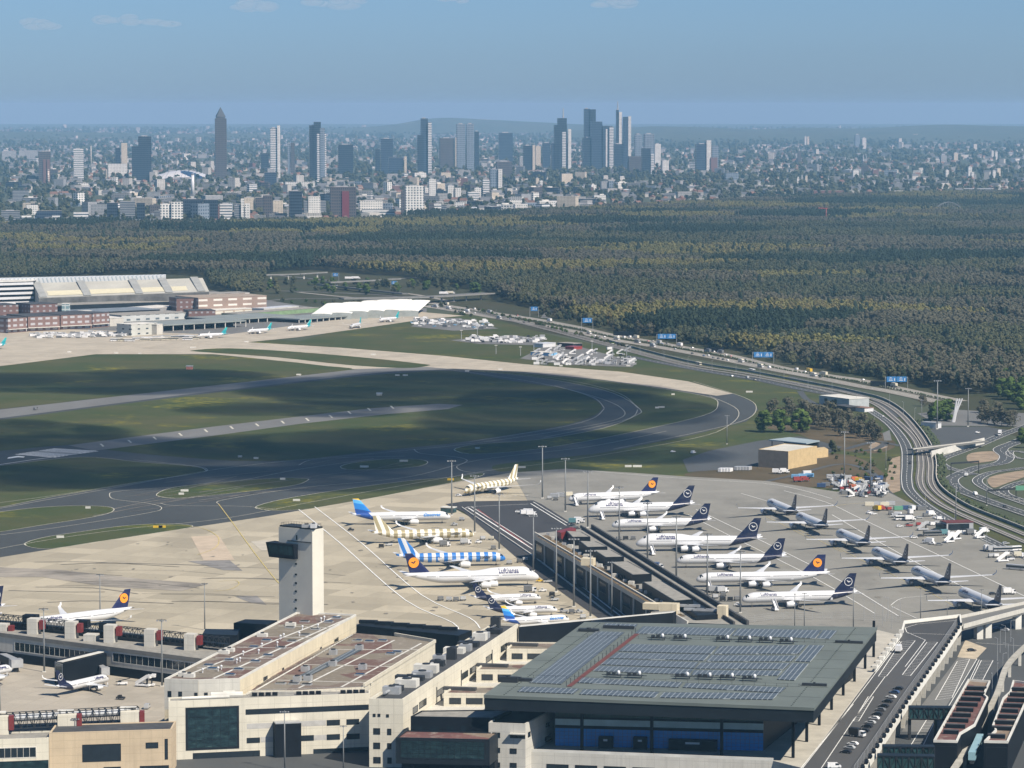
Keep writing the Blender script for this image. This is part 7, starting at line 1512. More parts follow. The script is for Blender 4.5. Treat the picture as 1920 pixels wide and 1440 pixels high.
def tree_proto(nm, seed, leafm, tall, rad, n=420, leaf=.11, conic=False, bare=False):
    r = thing('tree', (0, 0, -90), '', 'tree', local=True); mb = crown_mesh(seed, n, leaf, 1.0, conic, 11, not bare); sc_ = [Vector((v.x * rad, v.y * rad, v.z * tall * .46 + tall * .06)) for v in mb.v]; mb.v = sc_; mb.build('crown', leafm, r, False, True)
    mb = MB(); mb.tube([(0, 0, 0), (.1, 0, tall * .3), (.2, .1, tall * .7)], [.04 * tall * .5, .03 * tall * .5, .008 * tall], 7); rnd = random.Random(seed)
    for i in range(7): a = i * .9 + rnd.random(); z = tall * rnd.uniform(.25, .55); mb.tube([(.1, 0, z), (math.cos(a) * rad * .45, math.sin(a) * rad * .45, z + tall * .16), (math.cos(a) * rad * .75, math.sin(a) * rad * .75, z + tall * .28)], [.011 * tall, .007 * tall, .003 * tall], 5)
    mb.build('trunk', BARK, r, False, True); return r
TP = {'green': [tree_proto('g', 1, LEAF_GREEN, 14, 8.5), tree_proto('g', 2, LEAF_GREEN, 13, 7.5)], 'bare': [tree_proto('b', 3, LEAF_BARE, 14, 7, 520, .075, bare=True), tree_proto('b', 4, LEAF_BARE, 13, 7.5, 480, .075, bare=True)], 'mix': [tree_proto('m', 5, LEAF_MIX, 13, 6.5), tree_proto('m', 6, LEAF_MIX, 12, 6)], 'dark': [tree_proto('d', 7, LEAF_DARK, 16, 5, 420, .1, True)], 'bush': [tree_proto('s', 8, LEAF_MIX, 5, 4, 220, .14), tree_proto('s', 9, LEAF_GREEN, 5, 3.6, 220, .14)]}
def tree(kind, x, y, label, group=None, s=None):
    o = R.choice(TP[kind]); return place(o, P(x, y), R.uniform(0, 6.28), label, group, s or R.uniform(.8, 1.2))
for i, (x, s) in enumerate(((1432, 1.45), (1466, 1.5), (1501, 1.4))): tree('green', x, 811, 'fresh green broad tree on the grass above the yellow hall, %s of three' % ('left', 'middle', 'right')[i], None, s)
TG = {'bare': 'bare budding trees near the bend', 'mix': 'trees along the motorway', 'green': 'fresh green trees near the car park', 'dark': 'dark conifers along the motorway', 'bush': 'bushes along the roads'}
for x, y, s in ((1465, 792, 1), (1490, 788, .9), (1530, 802, 1), (1548, 806, 1.1), (1565, 797, 1), (1580, 808, .9), (1600, 815, 1), (1612, 822, 1.1), (1628, 818, .9), (1640, 824, .8), (1608, 806, .9), (1450, 782, 1.2), (1478, 780, 1.3), (1505, 788, 1.4), (1520, 793, 1.3), (1540, 797, 1.4), (1555, 790, 1.4), (1572, 802, 1.3), (1590, 803, 1.2), (1616, 812, 1.3), (1634, 820, 1.1), (1646, 828, 1), (1575, 818, 1.1), (1750, 778, .9), (1840, 792, 1.1), (1852, 795, 1.1), (1865, 797, 1.2), (1878, 799, 1.1), (1890, 800, 1.1), (1900, 796, 1), (1845, 775, 1), (1870, 780, 1), (1730, 762, .8)): tree('bare', x, y, 'bare budding tree with grey brown twigs near the railway bend', TG['bare'], s)
for x, y, s in ((1758, 788, 1.2), (1768, 783, 1.2), (1780, 778, 1.1), (1748, 790, 1), (1775, 790, .9), (1880, 745, 1.4), (1895, 750, 1.5), (1910, 758, 1.4), (1870, 735, 1.3), (1888, 730, 1.4), (1905, 735, 1.4), (1920, 745, 1.4), (1915, 768, 1.2), (1560, 842, .6), (1565, 848, .5), (1915, 828, .8), (1925, 840, .9)): tree('green' if x > 1700 else 'mix', x, y, 'fresh green tree at the wood edge near the car park' if x > 1700 else 'small green tree behind the yellow hall', TG['green'], s)
for i in range(70):
    x = R.uniform(850, 1170); yy = curve_at(M2, x)[0][1]; y2 = curve_at(T1, x)[0][1] if x > 885 else yy + 9
    y = y2 - 3 - 3 * R.random(); tree('bush', x, y, 'shrubby tree between the motorway and the railway tracks', 'shrubs between motorway and tracks', R.uniform(.5, .9))
for i in range(120):
    x = R.uniform(1010, 1700); y = curve_at(M1, x)[0][1] - R.uniform(8, 13); tree(R.choice(('mix', 'mix', 'bare', 'dark', 'mix')), x, y, 'tree in the front row of the wood beside the motorway', 'front row of the wood along the motorway')
for i in range(60):
    x = R.uniform(480, 900); y = R.uniform(533, 553) + (x - 690) * .01; tree(R.choice(('mix', 'green', 'mix', 'bush')), x, y, 'green tree among the slip roads of the distant interchange', 'trees among the slip roads')
for i in range(26):
    x = R.uniform(500, 880); y = 562 + (x - 500) * .03 + R.uniform(0, 8); tree('bush', x, y, 'bush along the tracks behind the white halls', 'bushes behind the white halls')
for i in range(40): tree('bush', R.uniform(1560, 1680), R.uniform(845, 900), 'low bush on the rough ground above the equipment yard', 'bushes on the rough ground', R.uniform(.3, .7))
for k in TP:
    for o in TP[k]: rm_tree(o)
# ----- forest, far tree cover, far houses: uncountable, one object each
def scatter(name, pts, protos, mat_unused, kind='stuff'):
    cl = bpy.data.collections.new(name + '_sources')
    for i, (mbx, mt_) in enumerate(protos): o = bpy.data.objects.new('%s_%d' % (name, i), mbx.mesh(name, mt_)); cl.objects.link(o)
    me = bpy.data.meshes.new(name); me.from_pydata([p[:3] for p in pts], [], [])
    for nm, idx, tp in (('sz', 3, 'FLOAT'), ('rot', 4, 'FLOAT'), ('pick', 5, 'INT')): a = me.attributes.new(nm, tp, 'POINT'); a.data.foreach_set('value', [p[idx] for p in pts])
    o = bpy.data.objects.new(name, me); col.objects.link(o); tag(o, kind=kind)
    g = bpy.data.node_groups.new(name, 'GeometryNodeTree'); g.interface.new_socket('Geometry', in_out='INPUT', socket_type='NodeSocketGeometry'); g.interface.new_socket('Geometry', in_out='OUTPUT', socket_type='NodeSocketGeometry')
    gi = g.nodes.new('NodeGroupInput'); go = g.nodes.new('NodeGroupOutput'); ip = g.nodes.new('GeometryNodeInstanceOnPoints'); ci = g.nodes.new('GeometryNodeCollectionInfo'); ci.inputs[0].default_value = cl; ci.inputs['Separate Children'].default_value = True; ci.inputs['Reset Children'].default_value = True
    ip.inputs['Pick Instance'].default_value = True
    def at(nm, tp): n = g.nodes.new('GeometryNodeInputNamedAttribute'); n.data_type = tp; n.inputs[0].default_value = nm; return n.outputs[0]
    cx = g.nodes.new('ShaderNodeCombineXYZ'); g.links.new(at('rot', 'FLOAT'), cx.inputs[2]); g.links.new(cx.outputs[0], ip.inputs['Rotation']); g.links.new(at('sz', 'FLOAT'), ip.inputs['Scale']); g.links.new(at('pick', 'INT'), ip.inputs['Instance Index'])
    g.links.new(gi.outputs[0], ip.inputs['Points']); g.links.new(ci.outputs[0], ip.inputs['Instance']); g.links.new(ip.outputs[0], go.inputs[0])
    md_ = o.modifiers.new('scatter', 'NODES'); md_.node_group = g; return o
def inside(x, y, poly):
    c = False; n = len(poly)
    for i in range(n):
        (x0, y0), (x1, y1) = poly[i], poly[i - 1]
        if (y0 > y) != (y1 > y) and x < (x1 - x0) * (y - y0) / (y1 - y0) + x0: c = not c
    return c
FP = [(-80, 430), (300, 427), (600, 419), (800, 412), (1000, 404), (1150, 394), (1300, 385), (1600, 371), (1990, 363), (1990, 740), (1880, 738), (1800, 742), (1730, 722), (1620, 704), (1560, 694), (1440, 668), (1300, 642), (1200, 625), (1120, 606), (1050, 588), (940, 566), (920, 548), (860, 540), (800, 531), (760, 519), (700, 516), (600, 507), (540, 508), (500, 515), (482, 552), (440, 553), (395, 540), (385, 518), (300, 514), (-80, 522)]
def fill(poly, gap0, gapk, rnd, smin, smax, npick):
    out = []; ys = [p[1] for p in poly]; Yn = P(0, max(ys)).y; Yf = P(0, min(ys)).y; Y = Yn
    while Y < Yf:
        g = gap0 + gapk * Y; hw = Y * 1030 / F; xx = -hw
        while xx < hw:
            x = xx + rnd.uniform(-.45, .45) * g; y = Y + rnd.uniform(-.5, .5) * g; v = Vector((x, y, 0)) - CAM; k = v.dot(FW); px_ = CX + F * x / k; py_2 = CY - F * v.dot(UP) / k
            if inside(px_, py_2, poly): out.append((x, y, px_, py_2))
            xx += g
        Y += g
    return out
from mathutils import noise as mn
KINDS_ = [LEAF_MIX, LEAF_MIX, LEAF_BARE, LEAF_BARE, LEAF_DARK, LEAF_DARK, LEAF_SPRING, LEAF_SPRING]
pr_ = [(crown_mesh(20 + i, 90, .17, 1.0, i in (4, 5), 7, True), KINDS_[i]) for i in range(8)]
for i, (mbx, _) in enumerate(pr_): mbx.v = [Vector((v.x, v.y, v.z * (1.5 if i in (4, 5) else 1.05))) for v in mbx.v]
rnd = random.Random(5); pts = []; CELLS = {}
def grove(x, y):                                           # nearest of a jittered set of stand centres: each stand has its own species mix and height
    x += 60 * mn.noise(Vector((x * .012, y * .012, 1))); y += 60 * mn.noise(Vector((x * .012, y * .012, 4))); g = 230.0; x *= .8; ci, cj = int(x // g), int(y // g); best = None
    for i in (ci - 1, ci, ci + 1):
        for j in (cj - 1, cj, cj + 1):
            if (i, j) not in CELLS: q = random.Random(i * 7919 + j * 104729 + 3); CELLS[(i, j)] = ((i + q.random()) * g, (j + q.random()) * g, q.choices(range(4), (28, 36, 18, 18))[0], q.uniform(-3, 5), q.uniform(.86, 1))
            c = CELLS[(i, j)]; d = (c[0] - x) ** 2 + (c[1] - y) ** 2
            if best is None or d < best[0]: best = (d, c)
    return best[1]
for x, y, a, b_ in fill(FP, 4.9, .0006, rnd, 1, 1, 6):
    _, _, kd, hh, pure = grove(x, y); k = kd if rnd.random() < pure else rnd.choice((0, 0, 1, 2))
    if mn.noise(Vector((x * .006, y * .002, 11))) > .62: continue
    s = rnd.uniform(4.1, 6.4) * (1.15 if k == 2 else 1); pts.append((x, y, 1.5 + s * .35 + hh, s, rnd.uniform(0, 6.28), 2 * k + rnd.randrange(2)))
print('forest', len(pts)); scatter('forest', pts, pr_, None)
# far tree cover between the houses of the city
CP = [(-80, 425), (300, 423), (600, 416), (800, 408), (1000, 400), (1150, 390), (1300, 382), (1600, 368), (1990, 360), (1990, 243), (-80, 243)]
pr2 = [(crown_mesh(40 + i, 26, .3, .8, False, 5), LEAF_MIX) for i in range(4)]
pts = []
for x, y, a, b_ in fill(CP, 10, .0042, random.Random(6), 1, 1, 4):
    dens = .42 + .6 * mn.noise(Vector((x * .0018, y * .0006, 3))) + (.25 if a > 1150 and b_ > 330 else 0)
    if rnd.random() < dens: pts.append((x, y, 2, (.0016 * y) ** .5 * rnd.uniform(2.2, 3.6), rnd.uniform(0, 6.28), rnd.randrange(4)))
print('far trees', len(pts)); scatter('tree_cover', pts, pr2, None)
# far houses
def house_mesh(w_, d_, h_, roof):
    mb = MB(); mb.box((0, 0, 0), (w_, d_, h_), 0, 0)
    if roof: v = [(-w_ / 2 - .4, -d_ / 2 - .4, h_), (w_ / 2 + .4, -d_ / 2 - .4, h_), (w_ / 2 + .4, d_ / 2 + .4, h_), (-w_ / 2 - .4, d_ / 2 + .4, h_), (-w_ / 2, 0, h_ + d_ * .42), (w_ / 2, 0, h_ + d_ * .42)]; mb.add(v, [(0, 1, 5, 4), (2, 3, 4, 5), (1, 2, 5), (3, 0, 4)], 1)
    else: mb.box((0, 0, h_ + .01), (w_ + .3, d_ + .3, .6), 0, 1)
    return mb
HW = facade('house_wall', (.46, .45, .42), DG, 3, 4, .4, .35); HW2 = facade('house_wall_grey', (.28, .28, .28), DG, 3.2, 3.5, .45, .6); HW3 = facade('house_wall_cream', (.42, .36, .28), DG, 3, 4, .4, .35); TILE = M('roof_tiles', (.16, .085, .06), .9, .15, .2); SLATE = M('slate_roof', (.1, .105, .115), .8, .15, .2)
pr3 = [(house_mesh(12, 10, 6, True), [HW, TILE]), (house_mesh(22, 11, 9, True), [HW, SLATE]), (house_mesh(34, 13, 14, False), [HW2, GROOF]), (house_mesh(14, 11, 6, True), [HW3, TILE]), (house_mesh(40, 16, 11, False), [HW, PALECONC]), (house_mesh(18, 18, 30, False), [HW, GROOF]), (house_mesh(60, 24, 8, False), [HW2, PW])]
pts = []
for x, y, a, b_ in fill(CP, 12, .0042, random.Random(8), 1, 1, 4):
    den = .32 + .75 * mn.noise(Vector((x * .0012, y * .0004, 7))); den *= 1.0 if b_ < 330 or a < 1000 else .55
    if rnd.random() < den: pk = rnd.choices(range(7), (32, 26, 13, 22, 4, .8, 2.5))[0]; pts.append((x, y, 0, rnd.uniform(.9, 1.5) * (1 + max(0, y - 16000) / 45000), rnd.choice((-.45, .5, -.2, 1.1)) + rnd.uniform(-.2, .2), pk))
print('far houses', len(pts)); scatter('far_houses', pts, pr3, None)
# hills on the horizon
def hill(label, pxs, Y, depth, seed):
    mb = MB(); n = len(pxs); A = []; rows = 5; pp = cr(pxs, 8)
    for x, y in pp: 
        c = at_y(x, Y, 0); dz = H - (y - 200) * Y / F; A.append((c.x, max(4, dz)))
    vs = []
    for r_ in range(rows + 1):
        t = r_ / rows; k = math.sin(t * math.pi / 2) ** 1.2
        for x, z in A: vs.append((x, Y - depth * (1 - t), z * k - 2 + 6 * mn.noise(Vector((x * .002, t * 3, seed))) * k))
    m_ = len(A); mb.add(vs, [(r_ * m_ + i, r_ * m_ + i + 1, (r_ + 1) * m_ + i + 1, (r_ + 1) * m_ + i) for r_ in range(rows) for i in range(m_ - 1)])
    o = struct(mb.build('hill', gm, None, True)); return o
hill('', [(560, 244), (680, 238), (740, 232), (800, 223), (860, 221), (960, 226), (1060, 231), (1160, 236), (1300, 242)], 36000, 5000, 1)
hill('', [(1050, 244), (1180, 239), (1240, 236), (1400, 241), (1500, 239), (1600, 240), (1700, 236), (1800, 233), (1900, 236), (2050, 240)], 31000, 8000, 2)
hill('', [(-150, 247), (0, 246), (150, 247), (300, 250), (420, 249), (560, 252)], 30000, 6000, 3)
# ---------------------------------------------------------------- the city beyond the forest
FM = {'glass': facade('dark_glass_facade', (.03, .042, .06), (.01, .016, .028), 7, 5, .55, .8, .4), 'blue': facade('blue_glass_facade', (.045, .065, .1), (.015, .026, .048), 7, 5, .55, .8, .35), 'brown': facade('brown_facade', (.075, .066, .068), (.02, .03, .045), 7, 5, .5, .5), 'white': facade('white_facade', (.6, .6, .57), (.12, .14, .16), 5.5, 5.5, .4, .5), 'bands': facade('white_bands', (.6, .61, .6), (.08, .1, .13), 6.5, 3, .45, 1, bands=True), 'grey': facade('grey_facade', (.33, .34, .35), DG, 3.6, 3.4, .45, .55), 'cream': facade('cream_facade', (.56, .5, .4), DG, 3.4, 3.6, .42, .5), 'red': facade('red_facade', (.17, .085, .075), DG, 3.6, 3.4, .4, .5), 'dbands': facade('dark_bands', (.25, .27, .29), (.04, .05, .07), 4, 3, .55, 1, bands=True), 'silver': facade('silver_facade', (.19, .23, .28), (.04, .06, .09), 8, 6, .5, .5, .35), 'grid': facade('white_grid_facade', (.68, .68, .64), (.06, .08, .11), 6, 7, .55, .55)}
class CityB:
    def __init__(s, name, label, x0, x1, yb, cat='tower'):
        s.b = P((x0 + x1) / 2, yb); s.Y = s.b.y; s.k = S(s.b); s.x0 = x0; s.x1 = x1
        s.r = thing(name, s.b, label, cat)
    def box(s, nm, x0, x1, yt, mat, y0=None, dep=None, dy=0.0, rot=.12, roof=None):
        a = at_y((x0 + x1) / 2, s.Y, 0); w = (x1 - x0) / s.k * .93; d = dep or min(w, 32); z1 = zat(s.b, yt); z0 = 0 if y0 is None else zat(s.b, y0)
        mb = MB(); mb.box((a.x, s.Y + dy, z0), (w * .92, d, z1 - z0), rot, 0, 1); return mb.build(nm, [FM.get(mat, mat) if isinstance(mat, str) else mat, roof or GROOF], s.r)
    def spike(s, nm, x, y0, y1, r=3.4, mat=None):
        a = at_y(x, s.Y, 0); return MB().tube([(a.x, s.Y, zat(s.b, y0)), (a.x, s.Y, zat(s.b, y1))], [r, r * .5], 6).build(nm, mat or LSTEEL, s.r)
# pencil shaped fair tower with pyramid
t = CityB('skyscraper', 'tall brown pencil shaped skyscraper with a pointed pyramid top, standing alone', 402, 427, 341); t.box('shaft', 402, 427, 222, FM['brown']); t.box('setback', 404.5, 424, 219, FM['brown'], 222.1)
a = at_y(414.3, t.Y, 0); w_ = 11 / t.k; z0, z1 = zat(t.b, 219), zat(t.b, 200.5); mb = MB(); rz = .25; q = [Vector((a.x + w_ * math.cos(rz + math.pi / 4 + i * math.pi / 2) * 1.1, t.Y + w_ * 1.1 * math.sin(rz + math.pi / 4 + i * math.pi / 2), z0)) for i in range(4)]; mb.add(q + [Vector((a.x, t.Y, z1))], [(0, 1, 4), (1, 2, 4), (2, 3, 4), (3, 0, 4)]); mb.build('pyramid_roof', M('pyramid_glass', (.05, .055, .065), .8, .1, .1), t.r)
for nm, lb, x0, x1, yb, parts, ant in [
 ('tower_block', 'pale striped office tower left of the thin chimney', 137, 158.5, 343, [(137, 158.5, 279, 'bands')], None), ('skyscraper', 'dark twin slab tower left of the arena dome, higher slab on the right', 246, 286, 341, [(258, 286, 255.5, 'glass'), (246.5, 265, 274, 'glass')], None), ('tower_block', 'grey slab beside the dark twin slab tower', 216, 240, 330, [(216, 227, 277, 'glass'), (227, 240, 268, 'cream')], None),
 ('tower_block', 'dark brown tower with a pink stripe at far left', 71, 97, 344, [(71, 97, 284, 'brown'), (82, 88, 299, 'red'), (89, 95, 299, 'red')], None), ('slab_block', 'long grey housing slab on the left horizon, left piece', 2, 32, 303, [(2, 32, 283, 'grey')], None), ('slab_block', 'long grey housing slab on the left horizon, right piece', 33, 74, 303, [(33, 74, 282, 'grey')], None),
 ('podium_block', 'white roofed stepped office block left of the arena dome', 196, 244, 334, [(196, 240, 317, 'cream'), (200, 241, 307, 'white')], None), ('skyscraper', 'slender white tower right of the pencil tower', 506, 526.5, 335, [(506, 521, 240, 'bands'), (520, 526.5, 235, 'white')], None), ('tower_block', 'slim grey brown tower right of the slender white one', 539, 553, 326, [(539, 545, 269, 'silver'), (545, 553, 268, 'brown')], None), ('tower_block', 'low dark block left of the slender white tower', 488, 505, 326, [(488, 505, 287, 'glass')], None),
 ('skyscraper', 'dark slab skyscraper with rounded top beside a pale ribbed tower', 578, 603, 340, [(578.5, 603, 235, 'glass'), (588, 603, 228.5, 'glass')], None), ('skyscraper', 'pale ribbed tower in front of the dark rounded slab', 593, 614, 343, [(593, 613, 250, 'bands'), (600, 610, 240, 'silver')], None), ('tower_block', 'broad dark blue tower right of the ribbed tower', 632, 665, 333, [(632, 664, 271, 'glass')], None),
 ('tower_block', 'dark blue slab behind a wide low block, mid skyline', 712, 738, 327, [(712, 738, 260, 'blue'), (703, 713, 279, 'glass')], None), ('slab_block', 'wide grey block with pale edge, mid skyline', 726, 763, 331, [(726, 758, 295, 'blue'), (758, 763, 293, 'cream')], None), ('skyscraper', 'blue skyscraper with a bright ribbed right corner', 782, 810, 330, [(788, 803, 222, 'blue'), (782, 795, 253, 'glass'), (802, 810, 229, 'bands')], None),
 ('skyscraper', 'dark brown slab with pale edge left of the silver twin towers', 822, 859, 319, [(822, 853, 259, 'brown'), (853, 859, 258, 'cream')], None), ('skyscraper', 'left of the silver twin towers', 855, 873, 322, [(855, 873, 232.5, 'silver')], None), ('skyscraper', 'right of the silver twin towers', 874, 889, 321, [(874, 889, 232, 'silver')], None), ('tower_block', 'dark tower close behind the silver twins', 889, 898.5, 318, [(889, 898.5, 246.5, 'glass')], None),
 ('tower_block', 'dark blue slab alone right of the silver twins', 933, 963, 305, [(933, 963, 249, 'blue')], None), ('tower_block', 'grey tower with a bare concrete core', 980, 1004, 326, [(980, 998, 273, 'glass'), (998, 1003.5, 272, 'cream')], None), ('tower_block', 'brown scaffolded slab beside the concrete core tower', 1003, 1014, 318, [(1003, 1014, 274, 'cream')], None),
 ('skyscraper', 'stepped skyscraper with a round crown and antenna', 1031, 1071, 325, [(1031, 1070, 268, 'blue'), (1037, 1064, 234, 'glass'), (1044, 1063, 221.5, 'glass'), (1053, 1061, 247, 'bands'), (1064, 1071, 242, 'white')], (1056, 221, 203)), ('tower_block', 'dark blue slab left of the stepped skyscraper', 1016, 1032, 318, [(1016, 1032, 268, 'blue')], None),
 ('skyscraper', 'tall dark blue double tower, highest of the cluster left of the mast tower', 1093, 1120, 318, [(1094, 1106, 204, 'blue'), (1105, 1117, 205, 'glass')], None), ('skyscraper', 'dark tower with a slanting pale roof edge', 1104, 1150, 320, [(1090, 1122, 258, 'glass'), (1106, 1130, 228, 'blue'), (1128, 1149, 236, 'blue'), (1135, 1138.5, 242, 'white'), (1141, 1150, 238, 'bands')], None),
 ('skyscraper', 'three edged skyscraper with a tall antenna and two white shafts', 1153, 1183, 318, [(1154.5, 1160, 206, 'glass'), (1159.5, 1166, 210, 'white'), (1166, 1177, 268, 'blue'), (1177, 1183, 218, 'white'), (1167, 1178, 219, 'blue')], (1158, 207, 190)), ('tower_block', 'dark low tower at the foot of the mast tower', 1150, 1168, 319, [(1150, 1168, 270, 'glass')], None),
 ('tower_block', 'pale ribbed tower right of the mast tower', 1189, 1204, 318, [(1189, 1204, 252, 'silver')], None), ('skyscraper', 'grey tower with dark round glass front', 1200, 1227, 331, [(1206, 1227, 251, 'silver'), (1202, 1220, 278, 'glass'), (1219, 1226, 289, 'bands')], None), ('tower_block', 'white tower right end of the skyscraper cluster', 1226, 1239, 312, [(1226, 1239, 270, 'white')], None), ('slab_block', 'dark red brown block below the mast tower', 1176, 1203, 328, [(1176, 1203, 293, 'brown')], None), ('tower_block', 'pale stubby tower right of the dark round tower', 1240, 1254, 328, [(1240, 1254, 301, 'white')], None),
 ('skyscraper', 'dark blue riverside tower group standing apart on the right', 1302, 1346, 325, [(1302, 1332, 270, 'blue'), (1323, 1333, 263, 'white'), (1333, 1347, 273, 'silver'), (1330, 1345, 295, 'red')], None), ('slab_block', 'grey slab with rows of windows right of the riverside tower', 1357, 1386, 345, [(1357, 1386, 324, 'silver')], None), ('tower_block', 'left of two towers on the right hand hillside', 1602, 1612, 279, [(1602, 1612, 252.5, 'silver')], None), ('tower_block', 'right of two towers on the right hand hillside', 1615.5, 1624, 279, [(1615.5, 1624, 259, 'white')], None), ('tower_block', 'small double tower on the hillside above the riverside', 1508, 1517, 277, [(1508, 1512, 256, 'white'), (1512.5, 1517, 256, 'cream')], None),
 ('tower_block', 'grey tower block on the far right plain', 1762, 1775, 308, [(1762, 1775, 291, 'grey')], None), ('tower_block', 'white twin block on the far right edge', 1858, 1870, 300, [(1858, 1863, 283, 'white'), (1865, 1870, 284, 'white')], None), ('tower_block', 'pale block beside the grey tower on the far right', 1787, 1796, 304, [(1787, 1796, 287, 'cream')], None), ('tower_block', 'white block among low roofs on the right', 1772, 1779, 336, [(1772, 1779, 319, 'white')], None), ('tower_block', 'two white blocks stepping down on the right', 1814, 1826, 338, [(1814, 1822, 313, 'white'), (1820, 1826, 322, 'white')], None), ('tower_block', 'single white slab at the right', 1860, 1867, 337, [(1860, 1867, 320, 'white')], None),
 ('tower_block', 'red brick tower house in the middle right', 1634, 1647, 334, [(1634, 1647, 318, 'red')], None), ('tower_block', 'dark tower house left of the red brick one', 1597, 1610, 338, [(1597, 1610, 319, 'white')], None), ('church_tower', 'dark church tower in the middle right of the city', 1494, 1503, 312, [(1495, 1502, 283, 'brown')], (1498.5, 284, 278)), ('church_tower', 'slim dark church spire right of the church tower', 1614, 1623, 320, [(1616, 1621, 302, 'brown')], (1618.5, 302, 290)),
 ('office_block', 'left white office block at the forest edge, far left', 0, 41, 417, [(0, 40, 395, 'dbands')], None), ('office_block', 'white and blue low office at the forest edge', 62, 125, 421, [(62, 90, 404, 'white'), (66, 120, 395, 'blue'), (98, 115, 402, 'bands')], None), ('office_block', 'white banded office right of the white and blue one', 118, 168, 420, [(120, 142, 408, 'bands'), (136, 168, 398, 'bands')], None), ('office_block', 'long low white office by the trees', 188, 224, 424, [(188, 223, 411, 'grid')], None),
 ('office_block', 'dark office pair with pale middle at the forest edge', 199, 274, 416, [(199, 223, 380, 'glass'), (223, 256, 377, 'dbands'), (256, 274, 380, 'glass')], None), ('apartment_block', 'bright white apartment tower with small windows at the forest edge', 299, 345, 417, [(299, 323, 382, 'grid'), (320, 345, 378.5, 'grid')], None), ('office_block', 'wide black glass office right of the bright white apartment tower', 340, 411, 415, [(340, 382, 373, 'glass'), (380, 411, 374, 'glass')], None), ('apartment_block', 'white stepped offices right of the black glass one', 410, 438, 414, [(410, 437, 382, 'bands')], None), ('apartment_block', 'white slab with dark left half', 438, 470, 418, [(438, 456, 385, 'dbands'), (452, 459, 372, 'white'), (459, 470, 381, 'white')], None),
 ('office_block', 'pink grey office with wide wings, left of the red striped tower', 456, 498, 400, [(456, 478, 370, 'cream'), (478, 497, 370, 'brown')], None), ('office_block', 'dark brown office tower, first of the dark group', 492, 512, 412, [(492, 512, 366, 'brown')], None), ('office_block', 'grey brown office beside the first of the dark group', 510, 532, 408, [(510, 532, 376, 'cream')], None), ('office_block', 'dark glass block in the middle of the dark group', 540, 568, 414, [(540, 568, 358, 'glass')], None), ('office_block', 'broad banded office with white roof and red base', 562, 614, 412, [(566, 614, 376, 'dbands'), (576, 602, 368, 'white'), (582, 612, 403, 'red')], None),
 ('office_block', 'dark office tower with a crimson stripe down its front', 615, 671, 412, [(615, 671, 350, 'brown'), (640, 656, 358, M('crimson_panel', (.13, .012, .022), .7, .05))], None), ('office_block', 'low white office terraces right of the crimson striped tower', 670, 745, 410, [(670, 720, 376, 'white'), (673, 744, 392, 'bands')], None), ('apartment_block', 'white tower covered with an irregular window grid', 752, 797, 411, [(757, 796, 348, 'grid'), (752, 760, 358, 'brown')], None), ('apartment_block', 'white slab behind the grid tower', 803, 820, 376, [(803, 818, 336, 'white')], None), ('apartment_block', 'grey white block right of the grid tower', 806, 830, 409, [(812, 828, 382, 'bands'), (803, 814, 380, 'brown')], None),
 ('apartment_block', 'cream white twin block behind the low offices', 838, 866, 374, [(838, 852, 348, 'white'), (852, 865, 352, 'white')], None), ('apartment_block', 'stepped white block in front of the white glass grid tower', 888, 920, 371, [(888, 904, 352, 'white'), (904, 918, 336, 'bands')], None), ('apartment_block', 'grey glass tower with a white right edge', 918, 942, 361, [(918, 934, 317, 'silver'), (933, 942, 317, 'white')], None), ('office_block', 'brown office with pale frame behind the white edged tower', 928, 962, 337, [(928, 962, 303, 'brown')], None), ('apartment_block', 'grey balcony slab beside the brown framed office', 972, 988, 322, [(972, 988, 294, 'grey')], None),
 ('office_block', 'long white stepped offices at the forest edge, left part', 845, 920, 409, [(846, 880, 398, 'white'), (870, 918, 393, 'bands')], None), ('office_block', 'long white stepped offices at the forest edge, right part', 918, 1000, 404, [(920, 985, 394, 'white'), (962, 990, 382, 'white'), (985, 998, 396, 'white')], None), ('office_block', 'dark glazed low office above the long white offices', 940, 995, 385, [(940, 985, 372, 'glass')], None), ('slab_block', 'grey slab with bright side in the middle distance', 1125, 1150, 363, [(1125, 1142, 340, 'grey'), (1140, 1150, 339, 'silver')], None), ('chimney_block', 'thin red stack in the middle distance', 1107, 1112, 368, [(1107.5, 1111.5, 351, 'red')], None), ('apartment_block', 'pale pair of blocks in the middle distance', 1004, 1018, 356, [(1004, 1011, 334, 'cream'), (1011, 1018, 338, 'white')], None),
 ('hotel', 'white curved hotel slab in the middle distance at left', 530, 595, 356, [(530, 595, 341, 'white')], None), ('round_tower', 'grey rounded glass tower near the slender white tower', 494, 520, 355, [(494, 520, 323, 'blue')], None), ('stadium_hall', 'long low white hall beyond the right hand wood', 1600, 1686, 367, [(1600, 1685, 363, PW)], None), ('stadium_hall', 'second long low white hall farther right beyond the wood', 1712, 1795, 366, [(1712, 1795, 361.5, PW)], None), ('tram_depot', 'long low red roofed depot beyond the wood', 1502, 1586, 367, [(1502, 1586, 357, 'red')], None), ('tower_block', 'pale tower with a dark cap by the red roofed depot', 1494, 1502, 348, [(1494, 1498, 332, 'white')], None), ('tower_block', 'thin cream tower by the red roofed depot', 1509, 1515, 348, [(1509, 1514, 330, 'cream')], None)]:
    c = CityB(nm, ('silver twin tower, ' + lb[:4].strip() + ' one of the pair') if 'of the silver twin towers' in lb and nm == 'skyscraper' and 'slab' not in lb else lb, x0, x1, yb, 'tower' if nm in ('skyscraper', 'tower_block', 'round_tower', 'church_tower') else 'building')
